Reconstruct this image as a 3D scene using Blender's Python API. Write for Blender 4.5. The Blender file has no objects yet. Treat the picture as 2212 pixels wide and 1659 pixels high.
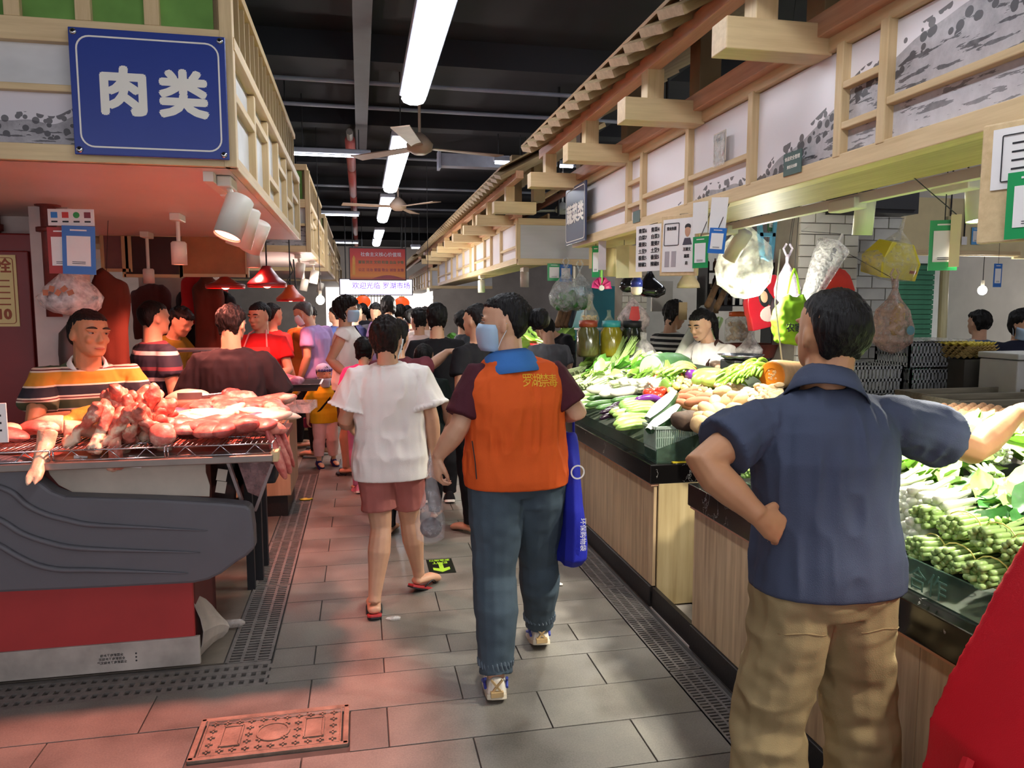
import bpy, bmesh, math, random
import numpy as np
from mathutils import Vector, Matrix, Euler
from mathutils.bvhtree import BVHTree
random.seed(7); np.random.seed(7)
S = bpy.context.scene; COL = S.collection
pi = math.pi; R = math.radians; V = Vector

# ------------------------------------------------------------------ camera
YAW, PITCH, CAMZ, FPX = R(11.526), R(5.87), 1.55, 1600.0
cam = bpy.data.objects.new('camera', bpy.data.cameras.new('camera')); COL.objects.link(cam)
cam.location = (0, 0, CAMZ); cam.rotation_euler = (pi/2 - PITCH, 0, -YAW)
cam.data.sensor_width = 36; cam.data.lens = FPX/2212*36; cam.data.clip_start = .05
S.camera = cam
_R = V((math.cos(YAW), -math.sin(YAW), 0))
_F = V((math.sin(YAW)*math.cos(PITCH), math.cos(YAW)*math.cos(PITCH), -math.sin(PITCH)))
_U = V((math.sin(YAW)*math.sin(PITCH), math.cos(YAW)*math.sin(PITCH), math.cos(PITCH)))
def at(px, py, x=None, y=None, z=None):
    """point of the real plane x=, y= or z= that the photograph shows at a pixel"""
    d = _R*((px-1106)/FPX) - _U*((py-829.5)/FPX) + _F
    if x is not None: t = x/d.x
    elif y is not None: t = y/d.y
    else: t = (z-CAMZ)/d.z
    return V((0, 0, CAMZ)) + d*t

# ------------------------------------------------------------------ world, exposure, big lights
w = bpy.data.worlds.new('hall_daylight'); S.world = w; w.use_nodes = True
w.node_tree.nodes['Background'].inputs[0].default_value = (.95, .93, 1.0, 1)
w.node_tree.nodes['Background'].inputs[1].default_value = 1.5
S.view_settings.view_transform = 'Standard'; S.view_settings.look = 'None'
S.view_settings.gamma = 1; S.view_settings.exposure = 0.12; S.view_settings.use_curve_mapping = False
S.cycles.max_bounces = 6; S.cycles.diffuse_bounces = 3; S.cycles.glossy_bounces = 3
S.cycles.transmission_bounces = 6; S.cycles.transparent_max_bounces = 12
S.cycles.caustics_reflective = False; S.cycles.caustics_refractive = False
S.cycles.sample_clamp_indirect = 6.0; S.cycles.use_denoising = True

def lamp(kind, name, loc, power, col, aim=None, size=.05, angle=100, blend=.4, parent=None):
    l = bpy.data.lights.new(name, kind); l.energy = power; l.color = col
    if kind == 'SPOT': l.spot_size = R(angle); l.spot_blend = blend; l.shadow_soft_size = size
    elif kind == 'POINT': l.shadow_soft_size = size
    o = bpy.data.objects.new(name, l); COL.objects.link(o); o.location = loc
    if aim is not None:
        o.rotation_euler = (V(aim)-V(loc)).to_track_quat('-Z', 'Y').to_euler()
    if parent: o.parent = parent; o.matrix_parent_inverse = parent.matrix_world.inverted()
    return o

# ------------------------------------------------------------------ materials
def lin(c):
    if isinstance(c, str):
        c = c.lstrip('#'); c = [int(c[i:i+2], 16)/255 for i in (0, 2, 4)]
        return tuple(x/12.92 if x <= .04045 else ((x+.055)/1.055)**2.4 for x in c)
    return tuple(c)
MATS = {}
def new_mat(name):
    m = bpy.data.materials.new(name); m.use_nodes = True; MATS[name] = m
    nt = m.node_tree
    return m, nt, nt.nodes, nt.links, nt.nodes['Principled BSDF']
def coords(nt, scale=(1, 1, 1), kind='Object', rot=(0, 0, 0)):
    t = nt.nodes.new('ShaderNodeTexCoord'); mp = nt.nodes.new('ShaderNodeMapping')
    mp.inputs['Scale'].default_value = scale; mp.inputs['Rotation'].default_value = rot
    nt.links.new(t.outputs[kind], mp.inputs[0]); return mp.outputs[0]
def noise_tex(nt, vec, scale, detail=4, rough=.55):
    n = nt.nodes.new('ShaderNodeTexNoise'); n.inputs['Scale'].default_value = scale
    n.inputs['Detail'].default_value = detail; n.inputs['Roughness'].default_value = rough
    nt.links.new(vec, n.inputs['Vector']); return n.outputs['Fac']
def ramp(nt, fac, stops, interp='LINEAR'):
    r = nt.nodes.new('ShaderNodeValToRGB'); r.color_ramp.interpolation = interp
    e = r.color_ramp.elements
    while len(e) > len(stops): e.remove(e[-1])
    while len(e) < len(stops): e.new(.5)
    for k, (p, c) in enumerate(stops): e[k].position = p; e[k].color = (*lin(c), 1)
    nt.links.new(fac, r.inputs[0]); return r.outputs[0]
def bump_node(nt, b, fac, strength, dist=.01):
    n = nt.nodes.new('ShaderNodeBump'); n.inputs['Strength'].default_value = strength
    n.inputs['Distance'].default_value = dist
    nt.links.new(fac, n.inputs['Height']); nt.links.new(n.outputs[0], b.inputs['Normal'])
def mat(name, col='#888888', rough=.6, metal=0, var=.12, vs=8, stretch=(1, 1, 1), bump=0, bs=60, emit=0,
        alpha=1, trans=0, coat=0, sss=0, rand=0, spec=.5, emit_col=None):
    if name in MATS: return MATS[name]
    m, nt, N, L, b = new_mat(name)
    c = lin(col)
    b.inputs['Roughness'].default_value = rough; b.inputs['Metallic'].default_value = metal
    b.inputs['Specular IOR Level'].default_value = spec
    vec = coords(nt, stretch)
    f = noise_tex(nt, vec, vs)
    r = nt.nodes.new('ShaderNodeValToRGB')
    r.color_ramp.elements[0].position = .3; r.color_ramp.elements[1].position = .7
    r.color_ramp.elements[0].color = (*[x*(1-var) for x in c], 1)
    r.color_ramp.elements[1].color = (*[min(1, x*(1+var)) for x in c], 1)
    L.new(f, r.inputs[0]); out = r.outputs[0]
    if rand:
        oi = N.new('ShaderNodeObjectInfo'); hv = N.new('ShaderNodeHueSaturation')
        mr = N.new('ShaderNodeMapRange'); mr.inputs[3].default_value = 1-rand; mr.inputs[4].default_value = 1+rand
        L.new(oi.outputs['Random'], mr.inputs[0]); L.new(mr.outputs[0], hv.inputs['Value'])
        L.new(out, hv.inputs['Color']); out = hv.outputs[0]
    L.new(out, b.inputs['Base Color'])
    if bump: bump_node(nt, b, noise_tex(nt, coords(nt, stretch), bs, 3), bump)
    if emit:
        b.inputs['Emission Color'].default_value = (*lin(emit_col or col), 1); b.inputs['Emission Strength'].default_value = emit
    if alpha < 1: b.inputs['Alpha'].default_value = alpha
    if trans: b.inputs['Transmission Weight'].default_value = trans; b.inputs['IOR'].default_value = 1.35
    if coat: b.inputs['Coat Weight'].default_value = coat; b.inputs['Coat Roughness'].default_value = .15
    if sss:
        b.inputs['Subsurface Weight'].default_value = sss; b.inputs['Subsurface Radius'].default_value = (.012, .004, .002)
    return m
def wood(name, c1, c2, axis, rough=.5, scale=3.5, contrast=1):
    """pine / laminate with the grain along an axis"""
    m, nt, N, L, b = new_mat(name)
    st = [14, 14, 14]; st['xyz'.index(axis)] = .9
    f = noise_tex(nt, coords(nt, st), scale, 6, .6)
    f2 = noise_tex(nt, coords(nt), 1.7, 2)
    mx = N.new('ShaderNodeMath'); mx.operation = 'MULTIPLY_ADD'; mx.inputs[1].default_value = .35; L.new(f2, mx.inputs[0]); 
    m2 = N.new('ShaderNodeMath'); m2.operation = 'MULTIPLY'; m2.inputs[1].default_value = .65; L.new(f, m2.inputs[0]); L.new(m2.outputs[0], mx.inputs[2])
    L.new(ramp(nt, mx.outputs[0], [(.36, c2), (.62, c1)]), b.inputs['Base Color'])
    b.inputs['Roughness'].default_value = rough
    bump_node(nt, b, f, .08, .003)
    return m
def striped(name, stops, axis='z', period=.2, offset=0, rough=.8):
    """constant colour bands along an object axis"""
    m, nt, N, L, b = new_mat(name)
    sep = N.new('ShaderNodeSeparateXYZ'); t = N.new('ShaderNodeTexCoord'); L.new(t.outputs['Object'], sep.inputs[0])
    a = N.new('ShaderNodeMath'); a.operation = 'ADD'; a.inputs[1].default_value = offset; L.new(sep.outputs['XYZ'.index(axis.upper())], a.inputs[0])
    d = N.new('ShaderNodeMath'); d.operation = 'DIVIDE'; d.inputs[1].default_value = period; L.new(a.outputs[0], d.inputs[0])
    fr = N.new('ShaderNodeMath'); fr.operation = 'FRACT'; L.new(d.outputs[0], fr.inputs[0])
    L.new(ramp(nt, fr.outputs[0], stops, 'CONSTANT'), b.inputs['Base Color'])
    b.inputs['Roughness'].default_value = rough
    bump_node(nt, b, noise_tex(nt, coords(nt), 300, 2), .15, .002)
    return m
def clear(name, col='#ffffff', alpha=.2, rough=.1, bump=.0, bs=25, spec=.6):
    """thin clear plastic or glass"""
    m, nt, N, L, b = new_mat(name)
    b.inputs['Base Color'].default_value = (*lin(col), 1); b.inputs['Roughness'].default_value = rough
    b.inputs['Specular IOR Level'].default_value = spec
    f = noise_tex(nt, coords(nt), bs, 3)
    mr = N.new('ShaderNodeMapRange'); mr.inputs[1].default_value = .35; mr.inputs[2].default_value = .7
    mr.inputs[3].default_value = alpha*.5; mr.inputs[4].default_value = min(1, alpha*1.6)
    L.new(f, mr.inputs[0]); L.new(mr.outputs[0], b.inputs['Alpha'])
    if bump: bump_node(nt, b, f, bump, .02)
    return m
def ink(name, axis, base, amp, freq, seed, tone='#d3cdd0', dark='#38363b', slope=0, mid=0):
    """printed ink-wash hills: a ridge line, tree dots along it, washes below"""
    m, nt, N, L, b = new_mat(name)
    vec = coords(nt)
    sep = N.new('ShaderNodeSeparateXYZ'); L.new(vec, sep.inputs[0])
    along = sep.outputs['XYZ'.index(axis.upper())]; z = sep.outputs[2]
    def math_(op, a, bb=None, c=None):
        n = N.new('ShaderNodeMath'); n.operation = op
        for i, q in enumerate((a, bb, c)):
            if q is None: continue
            if isinstance(q, (int, float)): n.inputs[i].default_value = q
            else: L.new(q, n.inputs[i])
        return n.outputs[0]
    n1 = N.new('ShaderNodeTexNoise'); n1.noise_dimensions = '1D'; n1.inputs['Scale'].default_value = freq; n1.inputs['Detail'].default_value = 2
    L.new(math_('ADD', along, seed), n1.inputs['W'])
    ridge = math_('MULTIPLY_ADD', math_('SUBTRACT', n1.outputs['Fac'], .5), amp, base)
    if slope: ridge = math_('ADD', ridge, math_('MULTIPLY', math_('SUBTRACT', along, mid), slope))
    vor = N.new('ShaderNodeTexVoronoi'); vor.inputs['Scale'].default_value = 34; L.new(vec, vor.inputs['Vector'])
    wob = noise_tex(nt, vec, 18, 5, .7)
    h = math_('SUBTRACT', ridge, z)                      # >0 below the ridge
    treeh = math_('MULTIPLY_ADD', vor.outputs['Distance'], -2.2, 1.0)
    trees = math_('MULTIPLY', math_('GREATER_THAN', treeh, .0), math_('MULTIPLY', math_('GREATER_THAN', h, -.03), math_('LESS_THAN', h, .06)))
    body = N.new('ShaderNodeMapRange'); body.inputs[1].default_value = 0; body.inputs[2].default_value = .16; body.inputs[2].default_value = .25; body.inputs[3].default_value = .62; body.inputs[4].default_value = .3; L.new(h, body.inputs[0])
    wash = math_('MULTIPLY', math_('GREATER_THAN', h, 0), math_('MULTIPLY', body.outputs[0], math_('MULTIPLY_ADD', wob, 1.3, .3)))
    lines = math_('MULTIPLY', math_('GREATER_THAN', noise_tex(nt, coords(nt, (3, 3, 22)), 3.0, 4), .57), math_('MULTIPLY', math_('GREATER_THAN', h, .03), .42))
    tot = math_('MINIMUM', math_('ADD', math_('ADD', math_('MULTIPLY', trees, .85), wash), lines), .95)
    L.new(ramp(nt, tot, [(0, tone), (1, dark)]), b.inputs['Base Color'])
    b.inputs['Roughness'].default_value = .35
    return m

# ------------------------------------------------------------------ mesh building
class MB:
    def __init__(s): s.v = []; s.f = []; s.mi = []
    def add(s, vs, fs, mi=0):
        o = len(s.v); s.v += [tuple(p) for p in vs]; s.f += [tuple(i+o for i in f) for f in fs]; s.mi += [mi]*len(fs); return s
    def box(s, c, d, rot=None, mi=0, taper=1):
        x, y, z = [q/2 for q in d]
        p = [V((a*x*(taper if k > 0 else 1), b*y*(taper if k > 0 else 1), k*z)) for k in (-1, 1) for b in (-1, 1) for a in (-1, 1)]
        if rot is not None:
            m = Euler(rot).to_matrix() if not isinstance(rot, Matrix) else rot
            p = [m @ q for q in p]
        c = V(c)
        return s.add([q+c for q in p], [(0, 2, 3, 1), (4, 5, 7, 6), (0, 1, 5, 4), (1, 3, 7, 5), (3, 2, 6, 7), (2, 0, 4, 6)], mi)
    def bar(s, a, b, wd, ht, up=(0, 0, 1), mi=0):
        a, b = V(a), V(b); t = (b-a); l = t.length; t = t/l
        u = V(up); sd = t.cross(u)
        if sd.length < 1e-5: sd = t.cross(V((1, 0, 0)))
        sd.normalize(); u = sd.cross(t)
        m = Matrix((sd, t, u)).transposed()
        return s.box((a+b)/2, (wd, l, ht), m, mi)
    def loft(s, rings, cap=True, mi=0, closed=True):
        n = len(rings[0]); o = len(s.v); s.v += [tuple(p) for r in rings for p in r]
        fs = []
        for i in range(len(rings)-1):
            for j in range(n if closed else n-1):
                k = (j+1) % n
                fs.append((o+i*n+j, o+i*n+k, o+(i+1)*n+k, o+(i+1)*n+j))
        if cap:
            fs.append(tuple(o+j for j in range(n))[::-1]); fs.append(tuple(o+(len(rings)-1)*n+j for j in range(n)))
        s.f += fs; s.mi += [mi]*len(fs); return s
    def tube(s, pts, r, n=8, cap=True, mi=0, flat=1.0, side=None):
        pts = [V(p) for p in pts]; k = len(pts)
        rs = list(r) if hasattr(r, '__len__') else [r]*k
        t0 = (pts[1]-pts[0]).normalized()
        x = V(side) if side is not None else (V((0, 0, 1)) if abs(t0.z) < .9 else V((1, 0, 0)))
        rings = []
        for i in range(k):
            t = (pts[min(i+1, k-1)]-pts[max(i-1, 0)])
            t = t.normalized() if t.length > 1e-9 else t0
            x = (x - t*x.dot(t))
            x = x.normalized() if x.length > 1e-6 else t.orthogonal().normalized()
            y = t.cross(x)
            rings.append([pts[i]+x*(rs[i]*math.cos(2*pi*j/n))+y*(rs[i]*flat*math.sin(2*pi*j/n)) for j in range(n)])
        return s.loft(rings, cap, mi)
    def cyl(s, a, b, r0, r1=None, n=12, cap=True, mi=0):
        return s.tube([a, b], [r0, r0 if r1 is None else r1], n, cap, mi)
    def lathe(s, prof, n=16, o=(0, 0, 0), m=None, mi=0, cap=True):
        o = V(o); rings = []
        for r, z in prof:
            rg = [V((r*math.cos(2*pi*j/n), r*math.sin(2*pi*j/n), z)) for j in range(n)]
            if m is not None: rg = [m @ p for p in rg]
            rings.append([p+o for p in rg])
        return s.loft(rings, cap, mi)
    def ell(s, c, r, n=12, k=8, rot=None, mi=0):
        c = V(c); r = (r, r, r) if not hasattr(r, '__len__') else r
        m = Euler(rot).to_matrix() if rot is not None and not isinstance(rot, Matrix) else rot
        rings = []
        for i in range(1, k):
            a = pi*i/k; rg = []
            for j in range(n):
                p = V((r[0]*math.sin(a)*math.cos(2*pi*j/n), r[1]*math.sin(a)*math.sin(2*pi*j/n), -r[2]*math.cos(a)))
                if m is not None: p = m @ p
                rg.append(p+c)
            rings.append(rg)
        o = len(s.v); s.loft(rings, False, mi)
        a, b = V((0, 0, -r[2])), V((0, 0, r[2]))
        if m is not None: a, b = m @ a, m @ b
        q = len(s.v); s.v += [tuple(a+c), tuple(b+c)]
        L_ = o+(k-2)*n
        fs = [(q, o+(j+1) % n, o+j) for j in range(n)]+[(q+1, L_+j, L_+(j+1) % n) for j in range(n)]
        s.f += fs; s.mi += [mi]*len(fs); return s
    def grid(s, fn, nu, nv, mi=0, thick=0):
        o = len(s.v); P = [[V(fn(u/(nu-1), v/(nv-1))) for v in range(nv)] for u in range(nu)]
        s.v += [tuple(p) for r in P for p in r]
        fs = [(o+i*nv+j, o+(i+1)*nv+j, o+(i+1)*nv+j+1, o+i*nv+j+1) for i in range(nu-1) for j in range(nv-1)]
        s.f += fs; s.mi += [mi]*len(fs); return s
    def prism(s, poly, fn, t, mi=0):
        """polygon (u, v) list; fn(u, v, w) -> point, extruded w = 0..t"""
        n = len(poly)
        return s.loft([[fn(u, v_, 0) for u, v_ in poly], [fn(u, v_, t) for u, v_ in poly]], True, mi)
    def mesh(s, name='m'):
        me = bpy.data.meshes.new(name); me.from_pydata([tuple(p) for p in s.v], [], s.f)
        if any(s.mi): me.polygons.foreach_set('material_index', s.mi)
        return me
    def obj(s, name, m, parent=None, smooth=False, bevel=0, solid=0):
        me = s.mesh(name)
        bm = bmesh.new(); bm.from_mesh(me); bmesh.ops.recalc_face_normals(bm, faces=bm.faces); bm.to_mesh(me); bm.free()
        return link(name, me, m, parent, smooth, bevel, solid)
def link(name, me, m=None, parent=None, smooth=False, bevel=0, solid=0):
    o = bpy.data.objects.new(name, me); COL.objects.link(o)
    if m is not None:
        me.materials.clear()
        for q in (m if isinstance(m, (list, tuple)) else [m]): me.materials.append(q)
    if smooth: me.polygons.foreach_set('use_smooth', [True]*len(me.polygons))
    if parent is not None: o.parent = parent
    if bevel:
        b = o.modifiers.new('bevel', 'BEVEL'); b.width = bevel; b.segments = 2; b.limit_method = 'ANGLE'
    if solid:
        b = o.modifiers.new('solid', 'SOLIDIFY'); b.thickness = solid; b.offset = 0
    return o
def thing(name, label, cat, loc=(0, 0, 0), rz=0, group=None, rot=None):
    o = bpy.data.objects.new(name, None); COL.objects.link(o)
    o.location = loc; o.rotation_euler = rot if rot is not None else (0, 0, rz); o.empty_display_size = .05
    o['label'] = label; o['category'] = cat
    if group: o['group'] = group
    return o
def hang(t, target, top=0, name='cord', r=.0018):
    """a thin cord or wire from the thing up to what carries it"""
    m = Matrix.LocRotScale(t.location, t.rotation_euler, None).inverted()
    o = MB().tube([V((0, 0, top)), m @ V(target)], r, 5).obj(name, MATS['black_cable'], t); return t
def tag(o, label, cat, group=None, kind=None):
    o['label'] = label; o['category'] = cat
    if group: o['group'] = group
    if kind: o['kind'] = kind
    return o
def struct(o, label=None):
    o['kind'] = 'structure'
    if label: o['label'] = label
    return o
def dup(src, loc=None, rot=None, label=None, scale=None, group=None):
    c = src.copy(); COL.objects.link(c)
    if loc is not None: c.location = loc
    if rot is not None: c.rotation_euler = rot
    if scale is not None: c.scale = scale if hasattr(scale, '__len__') else (scale,)*3
    if label: c['label'] = label
    if group: c['group'] = group
    for ch in KIDS(src):
        d = dup(ch); d.parent = c
    return c
def KIDS(o): return list(o.children)
def remesh(mb, voxel, smooth=2):
    me = mb.mesh('tmp')
    bm = bmesh.new(); bm.from_mesh(me); bmesh.ops.recalc_face_normals(bm, faces=bm.faces); bm.to_mesh(me); bm.free()
    o = bpy.data.objects.new('tmp', me); COL.objects.link(o)
    r = o.modifiers.new('r', 'REMESH'); r.mode = 'VOXEL'; r.voxel_size = voxel; r.use_smooth_shade = True
    if smooth:
        q = o.modifiers.new('s', 'SMOOTH'); q.factor = .5; q.iterations = smooth
    dg = bpy.context.evaluated_depsgraph_get()
    out = bpy.data.meshes.new_from_object(o.evaluated_get(dg))
    bpy.data.objects.remove(o); bpy.data.meshes.remove(me)
    return out
def vnoise(P, scale, seed=0):
    """vectorised value noise in -1..1"""
    Q = P*scale+seed*17.31; I = np.floor(Q).astype(np.int64); Fr = Q-I; Fr = Fr*Fr*(3-2*Fr)
    out = 0
    for dx in (0, 1):
        for dy in (0, 1):
            for dz in (0, 1):
                h = ((I[:, 0]+dx)*374761393+(I[:, 1]+dy)*668265263+(I[:, 2]+dz)*2147483647+seed*974711) & 0xffffffff
                h = ((h ^ (h >> 13))*1274126177) & 0xffffffff
                val = ((h ^ (h >> 16)) & 0xffff)/32767.5-1
                wgt = (Fr[:, 0] if dx else 1-Fr[:, 0])*(Fr[:, 1] if dy else 1-Fr[:, 1])*(Fr[:, 2] if dz else 1-Fr[:, 2])
                out = out+val*wgt
    return out
def displace(me, amp, scale, seed=0, stretch=(1, 1, 1), ridged=False, fn=None):
    n = len(me.vertices); P = np.empty(n*3, np.float32); me.vertices.foreach_get('co', P); P = P.reshape(-1, 3).astype(float)
    Nn = np.empty(n*3, np.float32); me.vertex_normals.foreach_get('vector', Nn); Nn = Nn.reshape(-1, 3)
    d = vnoise(P*np.array(stretch), scale, seed)
    if ridged: d = 1-2*np.abs(d)
    if fn is not None: d = d*fn(P)
    P = P+Nn*(d*amp)[:, None]
    me.vertices.foreach_set('co', P.astype(np.float32).ravel()); me.update()
    return me
def text_mesh(txt, size, depth=.002, bold=0, align='CENTER', spacing=1, line=1):
    cu = bpy.data.curves.new('t', 'FONT'); cu.body = txt; cu.size = size; cu.extrude = depth; cu.offset = bold
    cu.align_x = align; cu.align_y = 'CENTER'; cu.space_character = spacing; cu.space_line = line; cu.resolution_u = 3
    o = bpy.data.objects.new('t', cu); COL.objects.link(o)
    me = bpy.data.meshes.new_from_object(o.evaluated_get(bpy.context.evaluated_depsgraph_get()))
    bpy.data.objects.remove(o); bpy.data.curves.remove(cu)
    return me
def lettering(txt, size, m, parent, loc, rot, depth=.002, bold=0, sx=1, **k):
    me = text_mesh(txt, size, depth, 0, **k)
    if bold:                                              # heavier strokes: the glyph widened by shifted copies
        bm = bmesh.new()
        for q in range(8):
            n0 = len(bm.verts); bm.from_mesh(me); bm.verts.ensure_lookup_table()
            for v_ in bm.verts[n0:]: v_.co += V((bold*math.cos(q*pi/4), bold*math.sin(q*pi/4), .00004*q))
        bm.to_mesh(me); bm.free()
    o = link('lettering', me, m, parent); o.location = loc; o.rotation_euler = rot; o.scale = (sx, 1, 1)
    return o
# ------------------------------------------------------------------ palette
PINE = wood('pine_along_aisle', '#e0c699', '#cbae80', 'y'); PINEX = wood('pine_across', '#e0c698', '#ccb083', 'x'); PINEZ = wood('pine_upright', '#dcc295', '#c6a97c', 'z')
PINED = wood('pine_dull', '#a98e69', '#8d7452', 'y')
LAMI = wood('laminate_upright_grain', '#cfb28a', '#9c8060', 'z', .35, 2.2)
LAMI2 = wood('laminate_pale', '#c6b083', '#a48b5f', 'z', .35, 1.4)
BLACKM = None
def marble():
    m, nt, N, L, b = new_mat('black_marble')
    vec = coords(nt, (1, 1, 1)); n = noise_tex(nt, vec, 3.2, 8, .6)
    w1 = N.new('ShaderNodeTexVoronoi'); w1.feature = 'DISTANCE_TO_EDGE'; w1.inputs['Scale'].default_value = 5
    mx = N.new('ShaderNodeVectorMath'); mx.operation = 'ADD'; L.new(vec, mx.inputs[0])
    nc = N.new('ShaderNodeTexNoise'); nc.inputs['Scale'].default_value = 4; nc.inputs['Detail'].default_value = 5; L.new(vec, nc.inputs['Vector']); L.new(nc.outputs['Color'], mx.inputs[1])
    L.new(mx.outputs[0], w1.inputs['Vector'])
    a = N.new('ShaderNodeMath'); a.operation = 'LESS_THAN'; a.inputs[1].default_value = .008; L.new(w1.outputs['Distance'], a.inputs[0])
    g = N.new('ShaderNodeMath'); g.operation = 'GREATER_THAN'; g.inputs[1].default_value = .56; L.new(n, g.inputs[0])
    k = N.new('ShaderNodeMath'); k.operation = 'MULTIPLY'; L.new(a.outputs[0], k.inputs[0]); L.new(g.outputs[0], k.inputs[1])
    L.new(ramp(nt, k.outputs[0], [(0, '#121010'), (1, '#8d8984')]), b.inputs['Base Color'])
    b.inputs['Roughness'].default_value = .16
    return m
BLACKM = marble()
PLINTH = mat('dark_plinth', '#1d1816', .45, bump=.1)
STEEL = mat('brushed_steel', '#8d8f93', .32, .9, var=.1, stretch=(1, 20, 1)); CHROME = mat('chrome_wire', '#c9c9cc', .2, 1)
DSTEEL = mat('dark_cast_iron', '#77716c', .5, .3, var=.25, vs=20, bump=.2, bs=120)
WHITE = mat('white_paint', '#dedbd6', .5, var=.05); CREAM = mat('cream_board', '#e0cfa0', .6, var=.05)
BLACK = mat('matt_black', '#15151a', .6); GREY = mat('mid_grey_plastic', '#77787a', .5)
GLASSG = clear('green_glass', '#7fa58c', .09, .05)
FILM = clear('clear_film', '#f4f4f2', .3, .12, .5, 30)
BLUE = mat('sign_blue', '#243a8a', .3, var=.03); SIGNW = mat('sign_white', '#e9e4d8', .5, var=.02)
GREEN = mat('card_green', '#1f9a57', .4, var=.02); CARDB = mat('card_blue', '#2b6fc0', .4, var=.02); PAPER = mat('paper_white', '#eeeae6', .6, var=.03)
DARKTXT = mat('black_print', '#222226', .6, var=0); REDTXT = mat('red_print', '#c22d28', .6, var=0)
RED = mat('red_plastic', '#c4201f', .35, var=.08); BLUEP = mat('blue_plastic', '#27348f', .35)
SOFFIT = mat('white_soffit_board', '#e0cfc6', .5, var=.05, vs=2)
GOLD = mat('gold_print', '#e0b026', .6, var=0)
def cloth(name, col, var=.1, rough=.85, bump=.25, wrinkle=.55):
    if name in MATS: return MATS[name]
    m = mat(name, col, rough, var=var, vs=5, bump=bump, bs=420, spec=.2); nt = m.node_tree
    old = [n for n in nt.nodes if n.type == 'BUMP'][0]; b = nt.nodes['Principled BSDF']
    n2 = nt.nodes.new('ShaderNodeBump'); n2.inputs['Strength'].default_value = wrinkle; n2.inputs['Distance'].default_value = .03
    w_ = nt.nodes.new('ShaderNodeTexNoise'); w_.inputs['Scale'].default_value = 7; w_.inputs['Detail'].default_value = 2.5; w_.inputs['Distortion'].default_value = 1.4
    nt.links.new(coords(nt, (1.3, 1.3, .6), rot=(.5, .3, .4)), w_.inputs['Vector'])
    nt.links.new(w_.outputs['Fac'], n2.inputs['Height']); nt.links.new(old.outputs[0], n2.inputs['Normal']); nt.links.new(n2.outputs[0], b.inputs['Normal'])
    return m
SKIN = mat('skin', '#c99a7c', .5, var=.06, vs=14, sss=.08, bump=.05, bs=200); SKINP = mat('skin_pale', '#d8ab8c', .5, var=.06, vs=14, sss=.08)
ROPE = mat('black_cable', '#1c1c20', .6)

# ------------------------------------------------------------------ floor
def concrete():
    m, nt, N, L, b = new_mat('grey_granite_tile')
    vec = coords(nt)
    oi = N.new('ShaderNodeObjectInfo')
    va = N.new('ShaderNodeVectorMath'); va.operation = 'ADD'; L.new(vec, va.inputs[0]); L.new(oi.outputs['Location'], va.inputs[1])
    n1 = noise_tex(nt, va.outputs[0], 2.6, 5, .6); n2 = noise_tex(nt, va.outputs[0], 160, 2)
    a = N.new('ShaderNodeMath'); a.operation = 'MULTIPLY_ADD'; a.inputs[1].default_value = .3; L.new(n2, a.inputs[0])
    c = N.new('ShaderNodeMath'); c.operation = 'MULTIPLY'; c.inputs[1].default_value = .7; L.new(n1, c.inputs[0]); L.new(c.outputs[0], a.inputs[2])
    col = ramp(nt, a.outputs[0], [(.33, '#56524c'), (.5, '#736e67'), (.66, '#868178')])
    hv = N.new('ShaderNodeHueSaturation'); mr = N.new('ShaderNodeMapRange'); mr.inputs[3].default_value = .86; mr.inputs[4].default_value = 1.1
    L.new(oi.outputs['Random'], mr.inputs[0]); L.new(mr.outputs[0], hv.inputs['Value']); L.new(col, hv.inputs['Color'])
    L.new(hv.outputs[0], b.inputs['Base Color'])
    L.new(ramp(nt, n1, [(.35, (.3,)*3), (.65, (.55,)*3)]), b.inputs['Roughness'])
    bump_node(nt, b, n2, .12, .002)
    return m
TILE = concrete()
GROUT = mat('dark_grout', '#4a4540', .8, var=.3, vs=6)
fl = MB().box((0, 12, -.06), (16, 34, .1)).obj('floor', GROUT); struct(fl)
rows = [.7, .95, 1.2, 1.46, 1.72, 1.98, 2.25, 2.52, 2.79, 3.07, 3.206, 3.39, 3.67, 3.935]
while rows[-1] < 13: rows.append(rows[-1]+.27)
def tile(x0, x1, y0, y1):
    g = .0025
    o = MB().box((0, 0, -.005), (x1-x0-2*g, y1-y0-2*g, .01)).obj('tile', TILE, fl, bevel=.0015)
    o.location = ((x0+x1)/2, (y0+y1)/2, random.uniform(-.0006, .0006))
for i in range(len(rows)-1):
    y0, y1 = rows[i], rows[i+1]
    off = .07 if i % 2 else .37
    lo = -.412 if y0 > 3.05 else (-2.7 if y0 > 2 else -1.4)
    xs = [off+.6*k for k in range(-6, 4)]
    xs = [lo]+[x for x in xs if lo+.1 < x < 1.16]+[1.262]
    for a, b in zip(xs, xs[1:]):
        if y0 > 2.5 and y1 < 2.84 and a < -.1 and b > -.6:      # room for the manhole frame
            if a < -.62: tile(a, -.62, y0, y1)
            if b > -.07: tile(-.07, b, y0, y1)
            continue
        tile(a, b, y0, y1)
STALLF = mat('wet_concrete', '#736a5f', .35, var=.35, vs=3, bump=.15, bs=30)
MB().box((-2.2, 8, -.006), (3.16, 9.4, .012)).obj('slab', STALLF, fl)
MB().box((3.2, 6, -.006), (3.5, 11, .012)).obj('slab', mat('dirty_white_concrete', '#b5aca0', .5, var=.35, vs=2.5), fl)
MB().box((0, 19, -.004), (9, 11.8, .008)).obj('slab', TILE, fl)

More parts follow.
